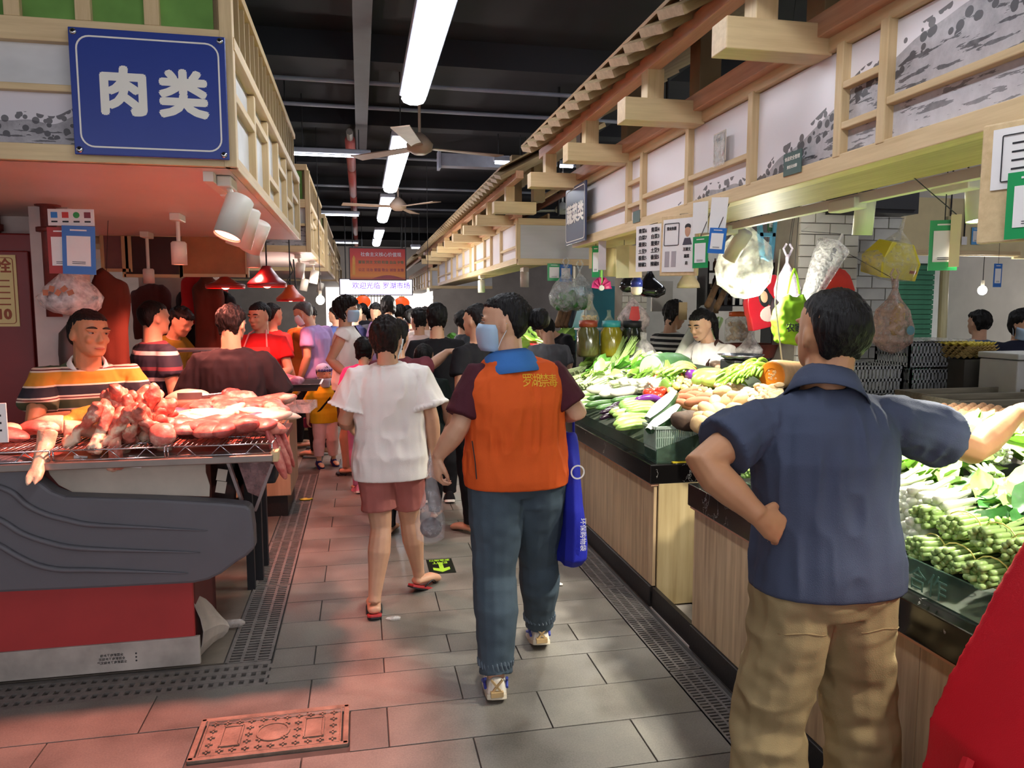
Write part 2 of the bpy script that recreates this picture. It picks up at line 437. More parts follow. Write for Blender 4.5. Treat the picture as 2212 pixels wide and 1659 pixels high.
def grate(x0, x1, y0, y1, ncol, pitch, label, slotw=.62, dots=False):
    """cast plate with real slots: cross bars between long rails"""
    m = MB(); W_, L_ = x1-x0, y1-y0; rail = W_*.07; cw = (W_-rail*(ncol+1))/ncol
    m.box((W_/2, L_/2, -.02), (W_, L_, .004), mi=1)
    for k in range(ncol+1): m.box((rail/2+k*(cw+rail), L_/2, -.008), (rail, L_, .016))
    n = max(1, int(L_/pitch))
    for k in range(ncol):
        for j in range(n+1):
            m.box((rail+cw/2+k*(cw+rail), min(L_-.005, max(.005, j*L_/n)), -.0085), (cw, pitch*(1-slotw) if 0 < j < n else .012, .015))
    for xx in (.004, W_-.004): m.box((xx, L_/2, -.005), (.008, L_, .014))
    o = m.obj('drain_grate', [DSTEEL, BLACK]); o.location = (x0, y0, 0)
    tag(o, label, 'drain grate', 'drain grates along the aisle'); return o
LD = ['left drain grate beside the meat counter, nearest length', 'left drain grate, second length, lit pink at its far end', 'left drain grate, third length, strewn with bits of litter', 'left drain grate, fourth length, in front of the beige counter']
for k, (a, b) in enumerate([(3.29, 4.2), (4.21, 5.02), (5.03, 6.0), (6.01, 7.05)]):
    grate(-.612, -.417, a, b, 3, .027, LD[k])
for k, (a, b) in enumerate([(.9, 1.86), (1.87, 2.83), (2.84, 3.8), (3.81, 4.8), (4.81, 5.8), (5.81, 6.8)]):
    grate(1.265, 1.418, a, b, 3, .021, 'right drain grate under the vegetable counters, length '+['behind the leg of the man in navy', 'beside the man in navy', 'in front of the nearer counter', 'in front of the gap between counters', 'below the tomato heap', 'past the blue bag'][k], .5)
g = MB(); g.box((0, 0, -.02), (2.0, .21, .004), mi=1)
for r_ in range(4): g.box((0, -.0975+r_*.065, -.008), (2.0, .032 if r_ in (0, 3) else .03, .016))
for r_ in range(3):
    for k in range(51): g.box((-1.0+k*.04, -.065+r_*.065, -.0085), (.02, .036, .015))
o = g.obj('drain_grate', [DSTEEL, BLACK]); o.location = (-1.417, 3.17, 0)
tag(o, 'long punched drain cover running across under the red meat counter', 'drain grate')

# manhole
CI = mat('rusty_cast_iron', '#8a7566', .55, .3, var=.35, vs=12, bump=.3, bs=90)
mh = thing('manhole_cover', 'rectangular cast iron manhole cover with raised crosses and a round boss', 'manhole cover', (-.345, 2.703, 0))
MB().box((0, 0, -.012), (.49, .225, .02)).obj('cover_plate', CI, mh)
f_ = MB()
for s in (-1, 1): f_.box((s*.262, 0, -.004), (.02, .262, .014)); f_.box((0, s*.126, -.004), (.54, .02, .014)); f_.box((s*.243, 0, -.001), (.006, .235, .008)); f_.box((0, s*.112, -.001), (.49, .006, .008))
f_.obj('frame', CI, mh, bevel=.002)
cr = MB()
for i in range(11):
    for j in range(5):
        x, y = -.215+i*.043, -.088+j*.044
        if (x/.075)**2+(y/.05)**2 < 1.1 or (.1 < abs(x) < .19 and abs(y) < .07): continue
        cr.box((x, y, 0), (.026, .006, .008)); cr.box((x, y, 0), (.006, .026, .008))
cr.obj('raised_cross', CI, mh)['kind'] = 'stuff'
MB().lathe([(.06, -.003), (.06, .003), (.052, .003), (.052, 0), (.04, .001), (.0, .003)], 28).obj('boss', CI, mh)
for s in (-1, 1):
    m = MB()
    for t in (-1, 1): m.box((s*.145+t*.034, 0, 0), (.006, .13, .008)); m.box((s*.145, t*.063, 0), (.07, .006, .008))
    m.box((s*.145, 0, -.001), (.055, .115, .005)).obj('lifting_pocket', CI, mh)
# exit arrow sticker
ex = thing('exit_sticker', 'black floor sticker with a green arrow and EXIT lettering', 'sticker', (.445, 4.33, .001))
MB().box((0, 0, 0), (.155, .25, .002)).obj('backing', mat('sticker_black', '#171c14', .4), ex)
YG = mat('sticker_green', '#a9dc3a', .5, emit=.0)
MB().prism([(-.012, -.1), (.014, -.1), (.014, .0), (.05, -.02), (.05, .02), (0, .06), (-.05, .02), (-.05, -.02), (-.012, 0)], lambda u, v, w_: V((u, -v-.045, w_+.001)), .001).obj('arrow', YG, ex)
lettering('EXIT', .045, YG, ex, (0, .055, .0015), (0, 0, pi), .0005, .001)
lettering('安全出口', .032, YG, ex, (0, .1, .0015), (0, 0, pi), .0005, .001)

# ------------------------------------------------------------------ ceiling and outer walls
CEIL = mat('dark_ceiling_paint', '#24252b', .85, var=.25, vs=1.2)
struct(MB().box((0, 11, 3.75), (17, 32, .1)).obj('ceiling', CEIL))
for k, y in enumerate([4.2, 6.3, 8.4, 10.6, 13.0, 15.6, 18.5, 22]):
    struct(MB().box((0, y, 3.6), (17, .22, .22)).obj('trim_%d' % (k+1), CEIL))
for k, x in enumerate([-1.2, 2.4]):
    struct(MB().box((x, 11, 3.56), (.3, 32, .28)).obj('trim_%d' % (k+11), CEIL))
WALLP = mat('off_white_wall', '#cfc8c4', .7, var=.1, vs=2)
struct(MB().box((-8.4, 11, 1.8), (.1, 32, 3.8)).obj('wall_left', WALLP))
struct(MB().box((8.4, 11, 1.8), (.1, 32, 3.8)).obj('wall_right', WALLP))
struct(MB().box((0, 27, 1.8), (17, .1, 3.8)).obj('wall_far', WALLP))

# fluorescent lights
TUBE = mat('lit_tube', '#ffffff', emit=18, emit_col='#f2f6ff', var=0)
TUBE2 = mat('lit_tube_dimmer', '#ffffff', emit=11, emit_col='#f2f6ff', var=0)
HOUS = mat('grey_lamp_housing', '#8f93a0', .5)
def strip(name, c, l, axis, m, lab, w_=.13, group='ceiling strip lights'):
    t = thing(name, lab, 'light', c, 0 if axis == 'y' else pi/2, group)
    MB().box((0, 0, .045), (w_+.03, l, .05)).obj('housing', HOUS, t, bevel=.01)
    MB().tube([(0, -l/2+.02, 0), (0, l/2-.02, 0)], w_/2, 10, flat=.5, side=(1, 0, 0)).obj('diffuser', m, t)
    for s in (-1, 1): MB().cyl((0, s*l*.35, .07), (0, s*l*.35, 3.7-c[2]), .006, n=6).obj('hanger', ROPE, t)
strip('strip_light', (.389, .5, 2.98), 3.2, 'y', TUBE, 'ceiling strip light overhead, above the viewer and out of the picture', .2)
labs = ['brightest ceiling strip light overhead at the top of the picture', 'second ceiling strip light along the aisle, past the fan', 'third ceiling strip light along the aisle', 'fourth ceiling strip light along the aisle', 'small farthest ceiling strip light above the red banner']
for k, (a, b) in enumerate([(2.9, 5.33), (6.53, 9.34), (10.1, 12.6), (14.3, 15.6), (16.2, 17.4)]):
    strip('strip_light', (.389, (a+b)/2, 2.98), b-a, 'y', TUBE, labs[k], .165)
strip('strip_light', (-.26, 8.0, 3.1), .8, 'x', TUBE2, 'cross-wise strip light beside the nearest left canopy', .035)
strip('strip_light', (-.35, 12.6, 3.05), .75, 'x', TUBE2, 'cross-wise strip light, second down the left side', .035)
strip('strip_light', (-.4, 18.5, 3.1), .8, 'x', TUBE2, 'cross-wise strip light, smallest, left of the red banner', .035)
for k, (px, py, Y, l) in enumerate([(1100, 353, 8.4, .36), (1145, 356, 8.6, .15), (1222, 360, 9.2, .22), (1290, 362, 9.6, .14), (898, 536, 15, .2)]):
    p = at(px, py, y=Y); strip('strip_light', p, l, 'x', TUBE2, 'short cross-wise strip light behind the right eaves, '+['leftmost', 'second', 'third', 'fourth', 'just right of the red banner'][k], .05)
for k, x in enumerate((-4.5, 4.6)):
    for j, y in enumerate((3.5, 7.5, 12)):
        strip('strip_light', (x, y, 3.3), 2.4, 'y', TUBE, ['strip light over the neighbouring aisle beyond the '+s_+' stalls' for s_ in ('meat', 'vegetable')][k]+['', ', middle length', ', far length'][j], .12)

# red pipe, conduits, duct
RP = mat('red_pipe', '#8c3a35', .5)
rp = thing('sprinkler_pipe', 'red sprinkler pipe running along the ceiling above the aisle', 'pipe', (-.07, 0, 3.33))
for a, b in [(8.3, 9.9), (10.1, 12.2), (12.5, 15), (15.3, 18.5), (18.8, 22)]: MB().cyl((0, a, 0), (0, b, 0), .055, n=12).obj('pipe_length', RP, rp, True)
MB().cyl((0, 8.0, .02), (0, 22, .02), .035, n=8).obj('core', DSTEEL, rp)
for k, (y, z) in enumerate([(6.6, 3.45), (7.2, 3.4), (9.6, 3.42), (11.8, 3.4), (14.2, 3.4)]):
    tag(MB().cyl((-2.5, y, z), (3, y, z-.02), .018, n=8).obj('conduit', HOUS), 'thin grey conduit crossing the ceiling '+['before the first fan', 'just behind the first conduit', 'behind the first fan', 'before the second fan', 'in front of the banner'][k], 'conduit')
tag(MB().box((1.35, 8.8, 3.25), (.8, .16, .14)).box((.93, 8.8, 3.25), (.03, .2, .2)).obj('cable_tray', HOUS), 'grey cable tray end hanging beside the second strip light', 'cable tray')
tag(MB().box((.05, 6.8, 3.42), (.12, 5, .1)).obj('cable_trunking', mat('dark_trunking', '#3a3a42', .6)), 'dark cable trunking running down the ceiling left of the lights', 'cable trunking')
# ceiling fans
FANM = mat('tan_fan_blade', '#a58e7d', .5); FANW = mat('cream_fan', '#d8cbb9', .4)
def fan(loc, rz, lab, r=.55, m=FANM):
    t = thing('ceiling_fan', lab, 'fan', loc, rz, 'ceiling fans')
    MB().cyl((0, 0, .1), (0, 0, 3.7-loc[2]), .012, n=8).obj('rod', m, t)
    MB().lathe([(.0, -.05), (.05, -.05), (.1, -.02), (.11, .03), (.06, .09), (.02, .12)], 16).obj('motor', m, t, True)
    for k in range(3):
        a = 2*pi*k/3; mtx = Matrix.Rotation(a, 3, 'Z')
        b = MB(); b.grid(lambda u, v: mtx @ V((.1+u*r, (v-.5)*(.09+.05*u), .012*(v-.5)+.0)), 6, 3).obj('blade', m, t, solid=.008)
fan((.5, 6.2, 2.84), .25, 'brown ceiling fan between the first and second aisle lights', .62)
fan((.5, 9.7, 2.83), 1.2, 'second brown ceiling fan farther along the aisle', .6)
fan(at(372, 384, y=5.0), .2, 'cream ceiling fan inside the meat stall behind the blue sign', .36, FANW)
fan(at(1215, 455, y=10.5), .7, 'white fan seen behind the vegetable sign', .45, mat('white_fan', '#dddddd', .4))

# ------------------------------------------------------------------ left canopies
GPANE = mat('green_glass_pane', '#6f9a4e', .12, var=.3, vs=3, coat=.5)
WPANEL = mat('white_panel_grey_wash', '#cdccca', .45, var=.12, vs=3, stretch=(1, 1, 2))
INKL = ink('ink_hills_left', 'x', .16, .2, 2.2, 3.2, slope=.12, mid=-.9)
TAN = wood('tan_board', '#a8926d', '#957f5b', 'z', .6, 1.5)
def canopy_left(y0, y1, lab, posts, first=False):
    X = -.5; z0, zr, zt = 2.115, 2.6, 2.93
    t = thing('stall_canopy', lab, 'canopy', (X, y0, z0), 0, 'canopies over the meat stalls')
    P = lambda o: o
    def bx(name, c, d, m, bev=.003):
        return MB().box((c[0]-X, c[1]-y0, c[2]-z0), d).obj(name, m, t, bevel=bev)
    xl = -3.0
    bx('soffit', ((X+xl)/2-.005, (y0+y1)/2, z0+.006), (X-xl-.02, y1-y0-.01, .012), SOFFIT, 0)
    for yy, n in ((y0, 'f'), (y1, 'b')):
        bx('rail', ((X+xl)/2, yy, z0+.032), (X-xl, .04, .064), PINEX); bx('rail', ((X+xl)/2, yy, zr+.002), (X-xl, .045, .085), PINEX)
    bx('rail', (X, (y0+y1)/2, z0+.025), (.04, y1-y0, .05), PINE); bx('rail', (X+.005, (y0+y1)/2, zr), (.05, y1-y0+.02, .05), PINE)
    bx('core_board', (X-.06, (y0+y1)/2, (zr+zt)/2+.02), (.05, y1-y0-.05, zt-zr), TAN); 
    bx('top_board', ((X+xl)/2, (y0+y1)/2, zt+.03), (X-xl, y1-y0, .02), TAN)
    # aisle side: white panels between posts with staggered rails
    ys = [y0]+[y0+p*(y1-y0) for p in posts]+[y1]
    for i, (a, b) in enumerate(zip(ys, ys[1:])):
        if i: bx('post', (X, a, (z0+zr)/2), (.036, .045, zr-z0-.06), PINEZ)
        zm = z0+(.3, .36, .17, .33, .2, .3, .15)[i % 7]
        bx('rail', (X, (a+b)/2, zm), (.034, b-a-.045, .035), PINE)
        bx('panel', (X-.02, (a+b)/2, (z0+.05+zm)/2), (.01, b-a-.03, zm-z0-.07), WPANEL, 0)
        bx('panel', (X-.02, (a+b)/2, (zm+zr)/2), (.01, b-a-.03, zr-zm-.05), WPANEL, 0)
    bx('post', (X, y0, (z0+zt)/2), (.05, .05, zt-z0), PINEZ); bx('post', (X, y1, (z0+zr)/2), (.05, .05, zr-z0), PINEZ)
    n = int((y1-y0)/.17)
    for k in range(n+1): bx('batten', (X-.02, y0+.05+k*(y1-y0-.1)/n, (zr+zt)/2+.02), (.03, .022, zt-zr), TAN, 0)
    bx('rail', (X-.02, (y0+y1)/2, zt+.02), (.05, y1-y0, .04), PINE)
    # front: painted panel, white panel, green panes
    zm = z0+.275
    bx('rail', ((X+xl)/2, y0, zm), (X-xl-.06, .034, .026), PINEX)
    bx('painted_panel', ((X+xl)/2, y0+.02, (z0+.06+zm)/2), (X-xl-.05, .01, zm-z0-.06), INKL, 0)
    bx('panel', ((X+xl)/2, y0+.02, (zm+zr)/2), (X-xl-.05, .01, zr-zm-.02), WPANEL, 0)
    k = 0; x = X-.055
    while x > xl+.2:
        bx('pane', (x-.095, y0+.012, (zr+zt)/2+.02), (.2, .008, zt-zr-.05), GPANE, 0)
        bx('post', (x-.2175, y0, (zr+zt)/2+.02), (.055, .04, zt-zr-.05), PINEZ); x -= .245
    bx('rail', ((X+xl)/2, y0, zt+.03), (X-xl, .045, .06), PINEX)
    for yy in (y0+.4, y1-.4):
        for xx in (X-.3, xl+.4): MB().cyl((xx-X, yy-y0, zt-z0), (xx-X, yy-y0, 3.7-z0), .012, n=6).obj('hanger_rod', ROPE, t)
    return t
canopy_left(3.25, 6.5, 'nearest pine canopy with white lattice panels above the meat stall, blue sign on its front', [.2, .36, .52, .68, .82])
canopy_left(7.93, 10.85, 'second pine canopy on the left, its corner showing past the first', [.18, .4, .62, .8])
canopy_left(12.0, 15.4, 'third pine canopy on the left, half hidden', [.2, .45, .7])
canopy_left(16.4, 21, 'farthest pine canopy on the left, beside the red banner', [.3, .6])

# 肉类 sign
sg = thing('stall_sign', 'blue metal sign with white 肉类 characters on the left canopy corner', 'sign', (-.78, 3.2, 2.372))
MB().box((0, 0, 0), (.562, .012, .47)).obj('plate', BLUE, sg, bevel=.003)
def rrect(w_, h_, r, n=6):
    out = []
    for cx, cy, a0 in ((w_/2-r, h_/2-r, 0), (-w_/2+r, h_/2-r, pi/2), (-w_/2+r, -h_/2+r, pi), (w_/2-r, -h_/2+r, 1.5*pi)):
        for k in range(n+1): out.append((cx+r*math.cos(a0+k*pi/2/n), cy+r*math.sin(a0+k*pi/2/n)))
    return out
def outline(w_, h_, r, t, fn, m, parent, name='border'):
    A, B_ = rrect(w_, h_, r), rrect(w_-2*t, h_-2*t, max(r-t, .001)); n = len(A); mb = MB()
    mb.loft([[fn(u, v, 0) for u, v in A], [fn(u, v, .0015) for u, v in A], [fn(u, v, .0015) for u, v in B_], [fn(u, v, 0) for u, v in B_]], False)
    return mb.obj(name, m, parent)
outline(.515, .415, .05, .006, lambda u, v, w_: V((u, -.0062-w_, v)), SIGNW, sg)
lettering('肉', .185, SIGNW, sg, (-.096, -.0065, -.005), (pi/2, 0, 0), .001, .0085); lettering('类', .185, SIGNW, sg, (.12, -.0065, -.005), (pi/2, 0, 0), .001, .0085)
for a in (-1, 1):
    for b in (-1, 1): MB().lathe([(.012, 0), (.012, .005), (.007, .009), (0, .009)], 12, (a*.262, -.006, b*.217), Matrix.Rotation(pi/2, 3, 'X')).obj('bolt', CHROME, sg, True)

# ------------------------------------------------------------------ right canopies
SALM = wood('pine_pinkish', '#d8a583', '#bd8c6c', 'y'); SHING = wood('shingle_wood', '#ab9370', '#8b7555', 'x')
INKR = ink('ink_hills_right', 'y', 2.17, .42, 1.3, 1.7, slope=-.17, mid=2.15, tone='#f0eaec'); LOUV = mat('red_brown_board', '#73483a', .6)
def canopy_right(y0, y1, lab, posts, brk, eave, panels_seed=0):
    X = 1.453; z0 = 1.965
    t = thing('stall_canopy', lab, 'canopy', (X, y0, z0), 0, 'canopies over the vegetable stalls')
    def bx(name, c, d, m, bev=.003, rot=None):
        return MB().box((0, 0, 0), d, rot).obj(name, m, t, bevel=bev) if 0 else _bx(name, c, d, m, bev, rot)
    def _bx(name, c, d, m, bev, rot):
        return MB().box((c[0]-X, c[1]-y0, c[2]-z0), d, rot).obj(name, m, t, bevel=bev)
    ym = (y0+y1)/2; L_ = y1-y0
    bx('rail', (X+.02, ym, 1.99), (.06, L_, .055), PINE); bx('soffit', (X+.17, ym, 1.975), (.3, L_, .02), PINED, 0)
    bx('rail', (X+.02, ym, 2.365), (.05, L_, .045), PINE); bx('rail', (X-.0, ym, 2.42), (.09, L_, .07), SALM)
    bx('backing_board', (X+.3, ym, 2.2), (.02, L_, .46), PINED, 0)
    bx('end_panel', (X+.65, y0, 2.15), (1.3, .02, .36), mat('white_end_board', '#c7c6c8', .5, var=.06, vs=4, stretch=(.4, 1, 6)), 0)
    bx('end_rail', (X+.65, y0-.01, 1.98), (1.3, .04, .06), PINEX); bx('end_rail', (X+.65, y0-.01, 2.35), (1.3, .04, .06), PINEX)
    prev = y0
    ys = [y0]+posts+[y1]
    for i, (a, b) in enumerate(zip(ys, ys[1:])):
        if i: bx('post', (X+.005, a, 2.18), (.035, .035, .34), PINEZ)
        nar = (b-a) < .3
        if nar: zs = [2.1, 2.22]
        else: zs = [2.122] if i % 3 != 1 else []
        if b-a > 1.2: zs = [2.122]
        for z in zs: bx('rail', (X+.005, (a+b)/2, z), (.03, b-a-.035, .022), PINE)
        zz = [2.015]+zs+[2.345]
        for c, d in zip(zz, zz[1:]): 
            o = MB().box((X+.02, (a+b)/2, (c+d)/2), (.008, b-a-.02, d-c-.012)).obj('painted_panel', INKR, t); o.location = (-X, -y0, -z0)
    bx('post', (X+.005, y1, 2.18), (.04, .04, .36), PINEZ); bx('post', (X+.005, y0, 2.18), (.04, .04, .36), PINEZ)
    for y in brk:
        bx('bracket', (X-.17, y, 2.382), (.36, .1, .095), PINEX); bx('post', (X-.21, y, 2.49), (.075, .075, .13), PINEZ)
        bx('pillar', (X+.04, y+.02, 2.72), (.1, .1, .56), mat('dull_pillar_wood', '#8a7453', .6)); 
    e0, e1 = eave
    bx('purlin', (1.235, (e0+e1)/2, 2.58), (.06, e1-e0, .06), SALM)
    for k in range(4): bx('louvre', (X+.24+k*.13, (e0+e1)/2, 2.5+k*.085), (.02, e1-e0, .05), LOUV, 0, (0, .5, 0)); bx('louvre_strip', (X+.18+k*.13, (e0+e1)/2, 2.53+k*.085), (.02, e1-e0, .022), mat('pale_strip', '#cdbb92', .6), 0)
    n = int((e1-e0)/.176)
    sl = math.atan2(.42, .8)
    sh = MB().box((0, 0, 0), (.95, .175, .034)).mesh('shingle')
    sh.materials.append(SHING)
    for k in range(n):
        y = e0+.09+k*(e1-e0-.1)/n
        o = bpy.data.objects.new('shingle', sh); COL.objects.link(o); o.parent = t
        o.location = (1.085+.41-X, y-y0, 2.585+.205-z0); o.rotation_euler = (R(15), -sl, 0)
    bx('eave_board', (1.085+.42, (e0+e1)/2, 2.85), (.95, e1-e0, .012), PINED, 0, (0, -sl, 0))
    for yy in (y0+.4, y1-.4): MB().cyl((.5, yy-y0, .5), (.5, yy-y0, 3.7-z0), .012, n=6).obj('hanger_rod', ROPE, t)
    return t
canopy_right(.6, 5.0, 'nearest pine canopy with ink painting panels and tiled eave over the vegetable stall', [.9, 1.1, 1.895, 2.091, 2.62, 3.17, 3.72, 3.935], [.45+.88*k+.0 for k in range(6)], (.5, 5.0))
canopy_right(6.87, 14.05, 'second pine canopy on the right with white end panel and long shingled eave', [7.7, 8.3, 8.75, 9.5, 9.9, 10.6, 11.3, 12, 12.8], [6.2+.92*k for k in range(9)], (5.75, 14.4))
canopy_right(15.6, 22, 'farthest pine canopy on the right, beside the red banner', [16.5, 17.2, 18, 18.8, 19.5, 20.4], [], (15.6, 22))
# 蔬菜类 sign
sg2 = thing('stall_sign', 'dark blue sign with white 蔬菜类 characters at the end of the right canopy', 'sign', (1.402, 4.775, 2.16), 0)
NAVY = mat('sign_navy', '#2f3856', .3, var=.03)
MB().box((0, 0, 0), (.012, .46, .372)).obj('plate', NAVY, sg2, bevel=.003)
outline(.43, .34, .03, .005, lambda u, v, w_: V((-.0062-w_, u, v)), SIGNW, sg2)
for k, ch in enumerate('蔬菜类'): lettering(ch, .13, SIGNW, sg2, (-.0068, .13-k*.13, -.0), (pi/2, 0, -pi/2), .001, .005)
# ------------------------------------------------------------------ people
SKIN = mat('skin', '#c99a7c', .5, var=.06, vs=14, sss=.08, bump=.05, bs=200); SKINP = mat('skin_pale', '#d8ab8c', .5, var=.06, vs=14, sss=.08)
SKINT = mat('skin_tan', '#b9855f', .5, var=.07, vs=14, sss=.08)
HAIR = mat('black_hair', '#100e0e', .55, var=.4, vs=60, stretch=(1, 1, .15), bump=.5, bs=160, spec=.25); HAIRB = mat('brown_black_hair', '#1a1311', .6, var=.4, vs=60, bump=.4, bs=160, spec=.2)
EYEW = mat('eye_white', '#b5a99f', .5, var=0); EYED = mat('eye_dark', '#17100c', .2, var=0); LIP = mat('lips', '#a4604f', .5, var=.05)
MASKM = mat('mask_pale_blue', '#a9c3dc', .7, var=.05, bump=.1, bs=25); MASKW = mat('mask_white', '#dfe3ea', .7, var=.04)
BROW = mat('brow_hair', '#1d1613', .7, var=0)
def cloth(name, col, var=.1, rough=.85, bump=.25): return mat(name, col, rough, var=var, vs=5, bump=bump, bs=420, spec=.2)
HEADR = [(0, .10, .36, .12), (.04, .17, .395, .03), (.12, .235, .405, -.12), (.22, .275, .40, -.24), (.33, .30, .405, -.33), (.45, .32, .405, -.41), (.58, .332, .405, -.45), (.7, .33, .40, -.465), (.8, .30, .36, -.44), (.89, .24, .27, -.36), (.96, .15, .14, -.24), (1.0, .04, -.02, -.1)]
def head_ring(w_, yf, yb, z, n=20, e=.0):
    c = (yf+yb)/2; r = (yf-yb)/2+e; out = []
    for j in range(n):
        a = 2*pi*j/n; ca, sa = math.cos(a), math.sin(a)
        ex = .8 if sa > 0 else .9
        out.append(V((math.copysign(abs(ca)**.9, ca)*(w_+e), c+math.copysign(abs(sa)**ex, sa)*r, z)))
    return out
def add_hand(mb, wr, d, nrm, size, curl=.5, thumb=1, grip=None):
    """palm, four unequal bent fingers and a side thumb; d along the hand, nrm out of the palm"""
    d = V(d).normalized(); nrm = V(nrm); nrm = (nrm-d*nrm.dot(d)).normalized(); s = d.cross(nrm)*thumb
    L_ = size
    pal = []
    for t, w_, h in ((-.02, .15, .12), (.12, .19, .13), (.3, .23, .12), (.47, .225, .09), (.52, .2, .06)):
        c = V(wr)+d*(t*L_)
        pal.append([c+s*(w_*L_*math.cos(a))+nrm*(h*L_*math.sin(a)) for a in [2*pi*j/10 for j in range(10)]])
    mb.loft(pal)
    for k, (off, ln) in enumerate([(.155, .40), (.055, .46), (-.05, .43), (-.15, .34)]):
        p = V(wr)+d*(.44*L_)+s*(off*L_); a = .12+curl*.25; pts = [p, V(wr)+d*(.50*L_)+s*(off*L_*1.05)]
        for seg in (.46, .32, .24):
            a += curl*.75+.03*k*curl
            dd = d*math.cos(a)+nrm*math.sin(a)
            pts.append(pts[-1]+dd*(seg*ln*L_)+s*(off*L_*.02))
        mb.tube(pts, [.05*L_, .054*L_, .05*L_, .045*L_, .03*L_], 7)
    b = V(wr)+d*(.12*L_)+s*(.15*L_); t1 = b+(d*.6+s*.5+nrm*.25).normalized()*(.2*L_); t2 = t1+(d*.85+s*.12+nrm*.4*(.4+curl)).normalized()*(.18*L_); t3 = t2+(d*.8-s*.15*curl+nrm*.4*(.3+curl)).normalized()*(.14*L_)
    mb.tube([b-s*(.05*L_), b, t1, t2, t3], [.07*L_, .075*L_, .06*L_, .052*L_, .032*L_], 7)
def curve3(a, b, c, n):
    return [V(a)*(1-t)**2+V(b)*2*t*(1-t)+V(c)*t*t for t in [i/(n-1) for i in range(n)]]
def person(label, loc, face=0, H=1.65, J=None, fat=1.0, skin=None, vox=.008, top=None, vest=None, pants=None, shoes=None, hair='short', hairm=None, head=(0, 0, 0), mask=None, features=False, legs=True, arms='LR', group=None, hands=None, chesty=1.0, hd=None, hairv=None):
    skin = skin or SKIN; hairm = hairm or HAIR
    t = thing('person', label, 'person', loc, R(face), group)
    h = H
    j = dict(pelvis=(0, 0, .52*h), waist=(0, .005, .615*h), chest=(0, .01, .72*h), neckb=(0, -.005*h, .828*h), head=(0, .005*h, .862*h),
             shL=(-.103*h, 0, .785*h), elL=(-.135*h, -.02*h, .635*h), wrL=(-.135*h, .04*h, .49*h),
             shR=(.103*h, 0, .785*h), elR=(.135*h, -.02*h, .635*h), wrR=(.135*h, .04*h, .49*h),
             hipL=(-.048*h, 0, .5*h), knL=(-.055*h, .012*h, .283*h), anL=(-.055*h, -.01*h, .045*h),
             hipR=(.048*h, 0, .5*h), knR=(.055*h, .012*h, .283*h), anR=(.055*h, -.01*h, .045*h),
             toeL=None, toeR=None)
    if J: j.update(J)
    j = {k: (V(v) if v is not None else None) for k, v in j.items()}
    X = (j['shR']-j['shL']).normalized()
    spine = [j['pelvis'], j['waist'], j['chest'], j['neckb']]
    def ring(c, rx, ry, up, n=18, xx=None):
        xx = xx or X; up = V(up).normalized(); x = (xx-up*xx.dot(up)).normalized(); y = up.cross(x)
        return [c+x*(math.copysign(abs(math.cos(a))**.85, math.cos(a))*rx)+y*(math.copysign(abs(math.sin(a))**.9, math.sin(a))*ry) for a in [2*pi*q/n for q in range(n)]]
    XH = (j['hipR']-j['hipL']).normalized()
    def mixv(a, b, q): return (a*(1-q)+b*q).normalized()
    def torso(off=0, lo=None, flare=0, top_cut=None):
        """rings from the hips to the neck, along the bent spine"""
        pe, wa, ch, nb = spine; f = fat
        rs = [(pe-(wa-pe)*.55, .075*f, .058*f, 0), (pe-(wa-pe)*.25, .096*f, .066*f, 0), (pe, .102*f, .068*f, 0), (pe.lerp(wa, .5), .093*f, .062*f, .3), (wa, .083*f, .059*f, .55), (wa.lerp(ch, .5), .088*f, .062*f, .8), (ch, .098*f, .067*f*chesty, 1), (ch.lerp(nb, .42), .1*f, .06*f, 1), (ch.lerp(nb, .66), .09*f, .049*f, 1), (ch.lerp(nb, .82), .07*f, .042, 1), (ch.lerp(nb, .93), .05*f, .038, 1), (nb, .036, .035, 1)]
        out = []
        up_lo, up_hi = (wa-pe), (nb-ch)
        for c, rx, ry, q in rs:
            up = up_lo.normalized()*(1-q)+up_hi.normalized()*q
            out.append((c, rx*h, ry*h, up, mixv(XH, X, q)))
        return out
    rings = torso()
    hh = .138*h if hd is None else hd
    HM = Matrix.Translation(j['head']) @ (Matrix.Rotation(R(head[0]), 4, 'Z') @ Matrix.Rotation(R(head[1]), 4, 'X') @ Matrix.Rotation(R(head[2]), 4, 'Y'))
    def hp(x, y, z): return HM @ V((x*hh, y*hh, (z-.03)*hh))
    bm = MB()
    bm.loft([ring(c, rx, ry, up, 18, xx) for c, rx, ry, up, xx in rings])
    bm.tube([j['neckb']-V((0, 0, .02*h)), j['neckb'], hp(0, -.06, .25), hp(0, -.06, .5)], [.04*h, .0335*h*min(fat, 1.12), .0325*h*min(fat, 1.12), .03*h], 14)
    bm.loft([[hp(p.x, p.y, p.z) for p in head_ring(w_, yf, yb, z)] for z, w_, yf, yb in HEADR])
    bm.loft([[hp(w_*math.cos(a), yc+d_*math.sin(a), z) for a in [2*pi*q/8 for q in range(8)]] for z, w_, yc, d_ in ((.54, .035, .37, .04), (.45, .045, .40, .06), (.36, .075, .415, .085), (.31, .085, .40, .07), (.285, .05, .38, .04))])
    for s in (-1, 1):
        bm.ell(hp(s*.34, -.02, .44), (.035*hh, .085*hh, .13*hh), 8, 6, HM.to_3x3() @ Euler((-.15, 0, s*.35)).to_matrix())
        bm.ell(hp(s*.16, .345, .575), (.13*hh, .06*hh, .035*hh), 8, 6, HM.to_3x3())
        bm.ell(hp(s*.17, .32, .36), (.1*hh, .07*hh, .09*hh), 8, 6, HM.to_3x3())
    if features:
        bm.ell(hp(0, .39, .2), (.13*hh, .05*hh, .025*hh), 8, 6, HM.to_3x3()); bm.ell(hp(0, .385, .155), (.11*hh, .05*hh, .03*hh), 8, 6, HM.to_3x3())
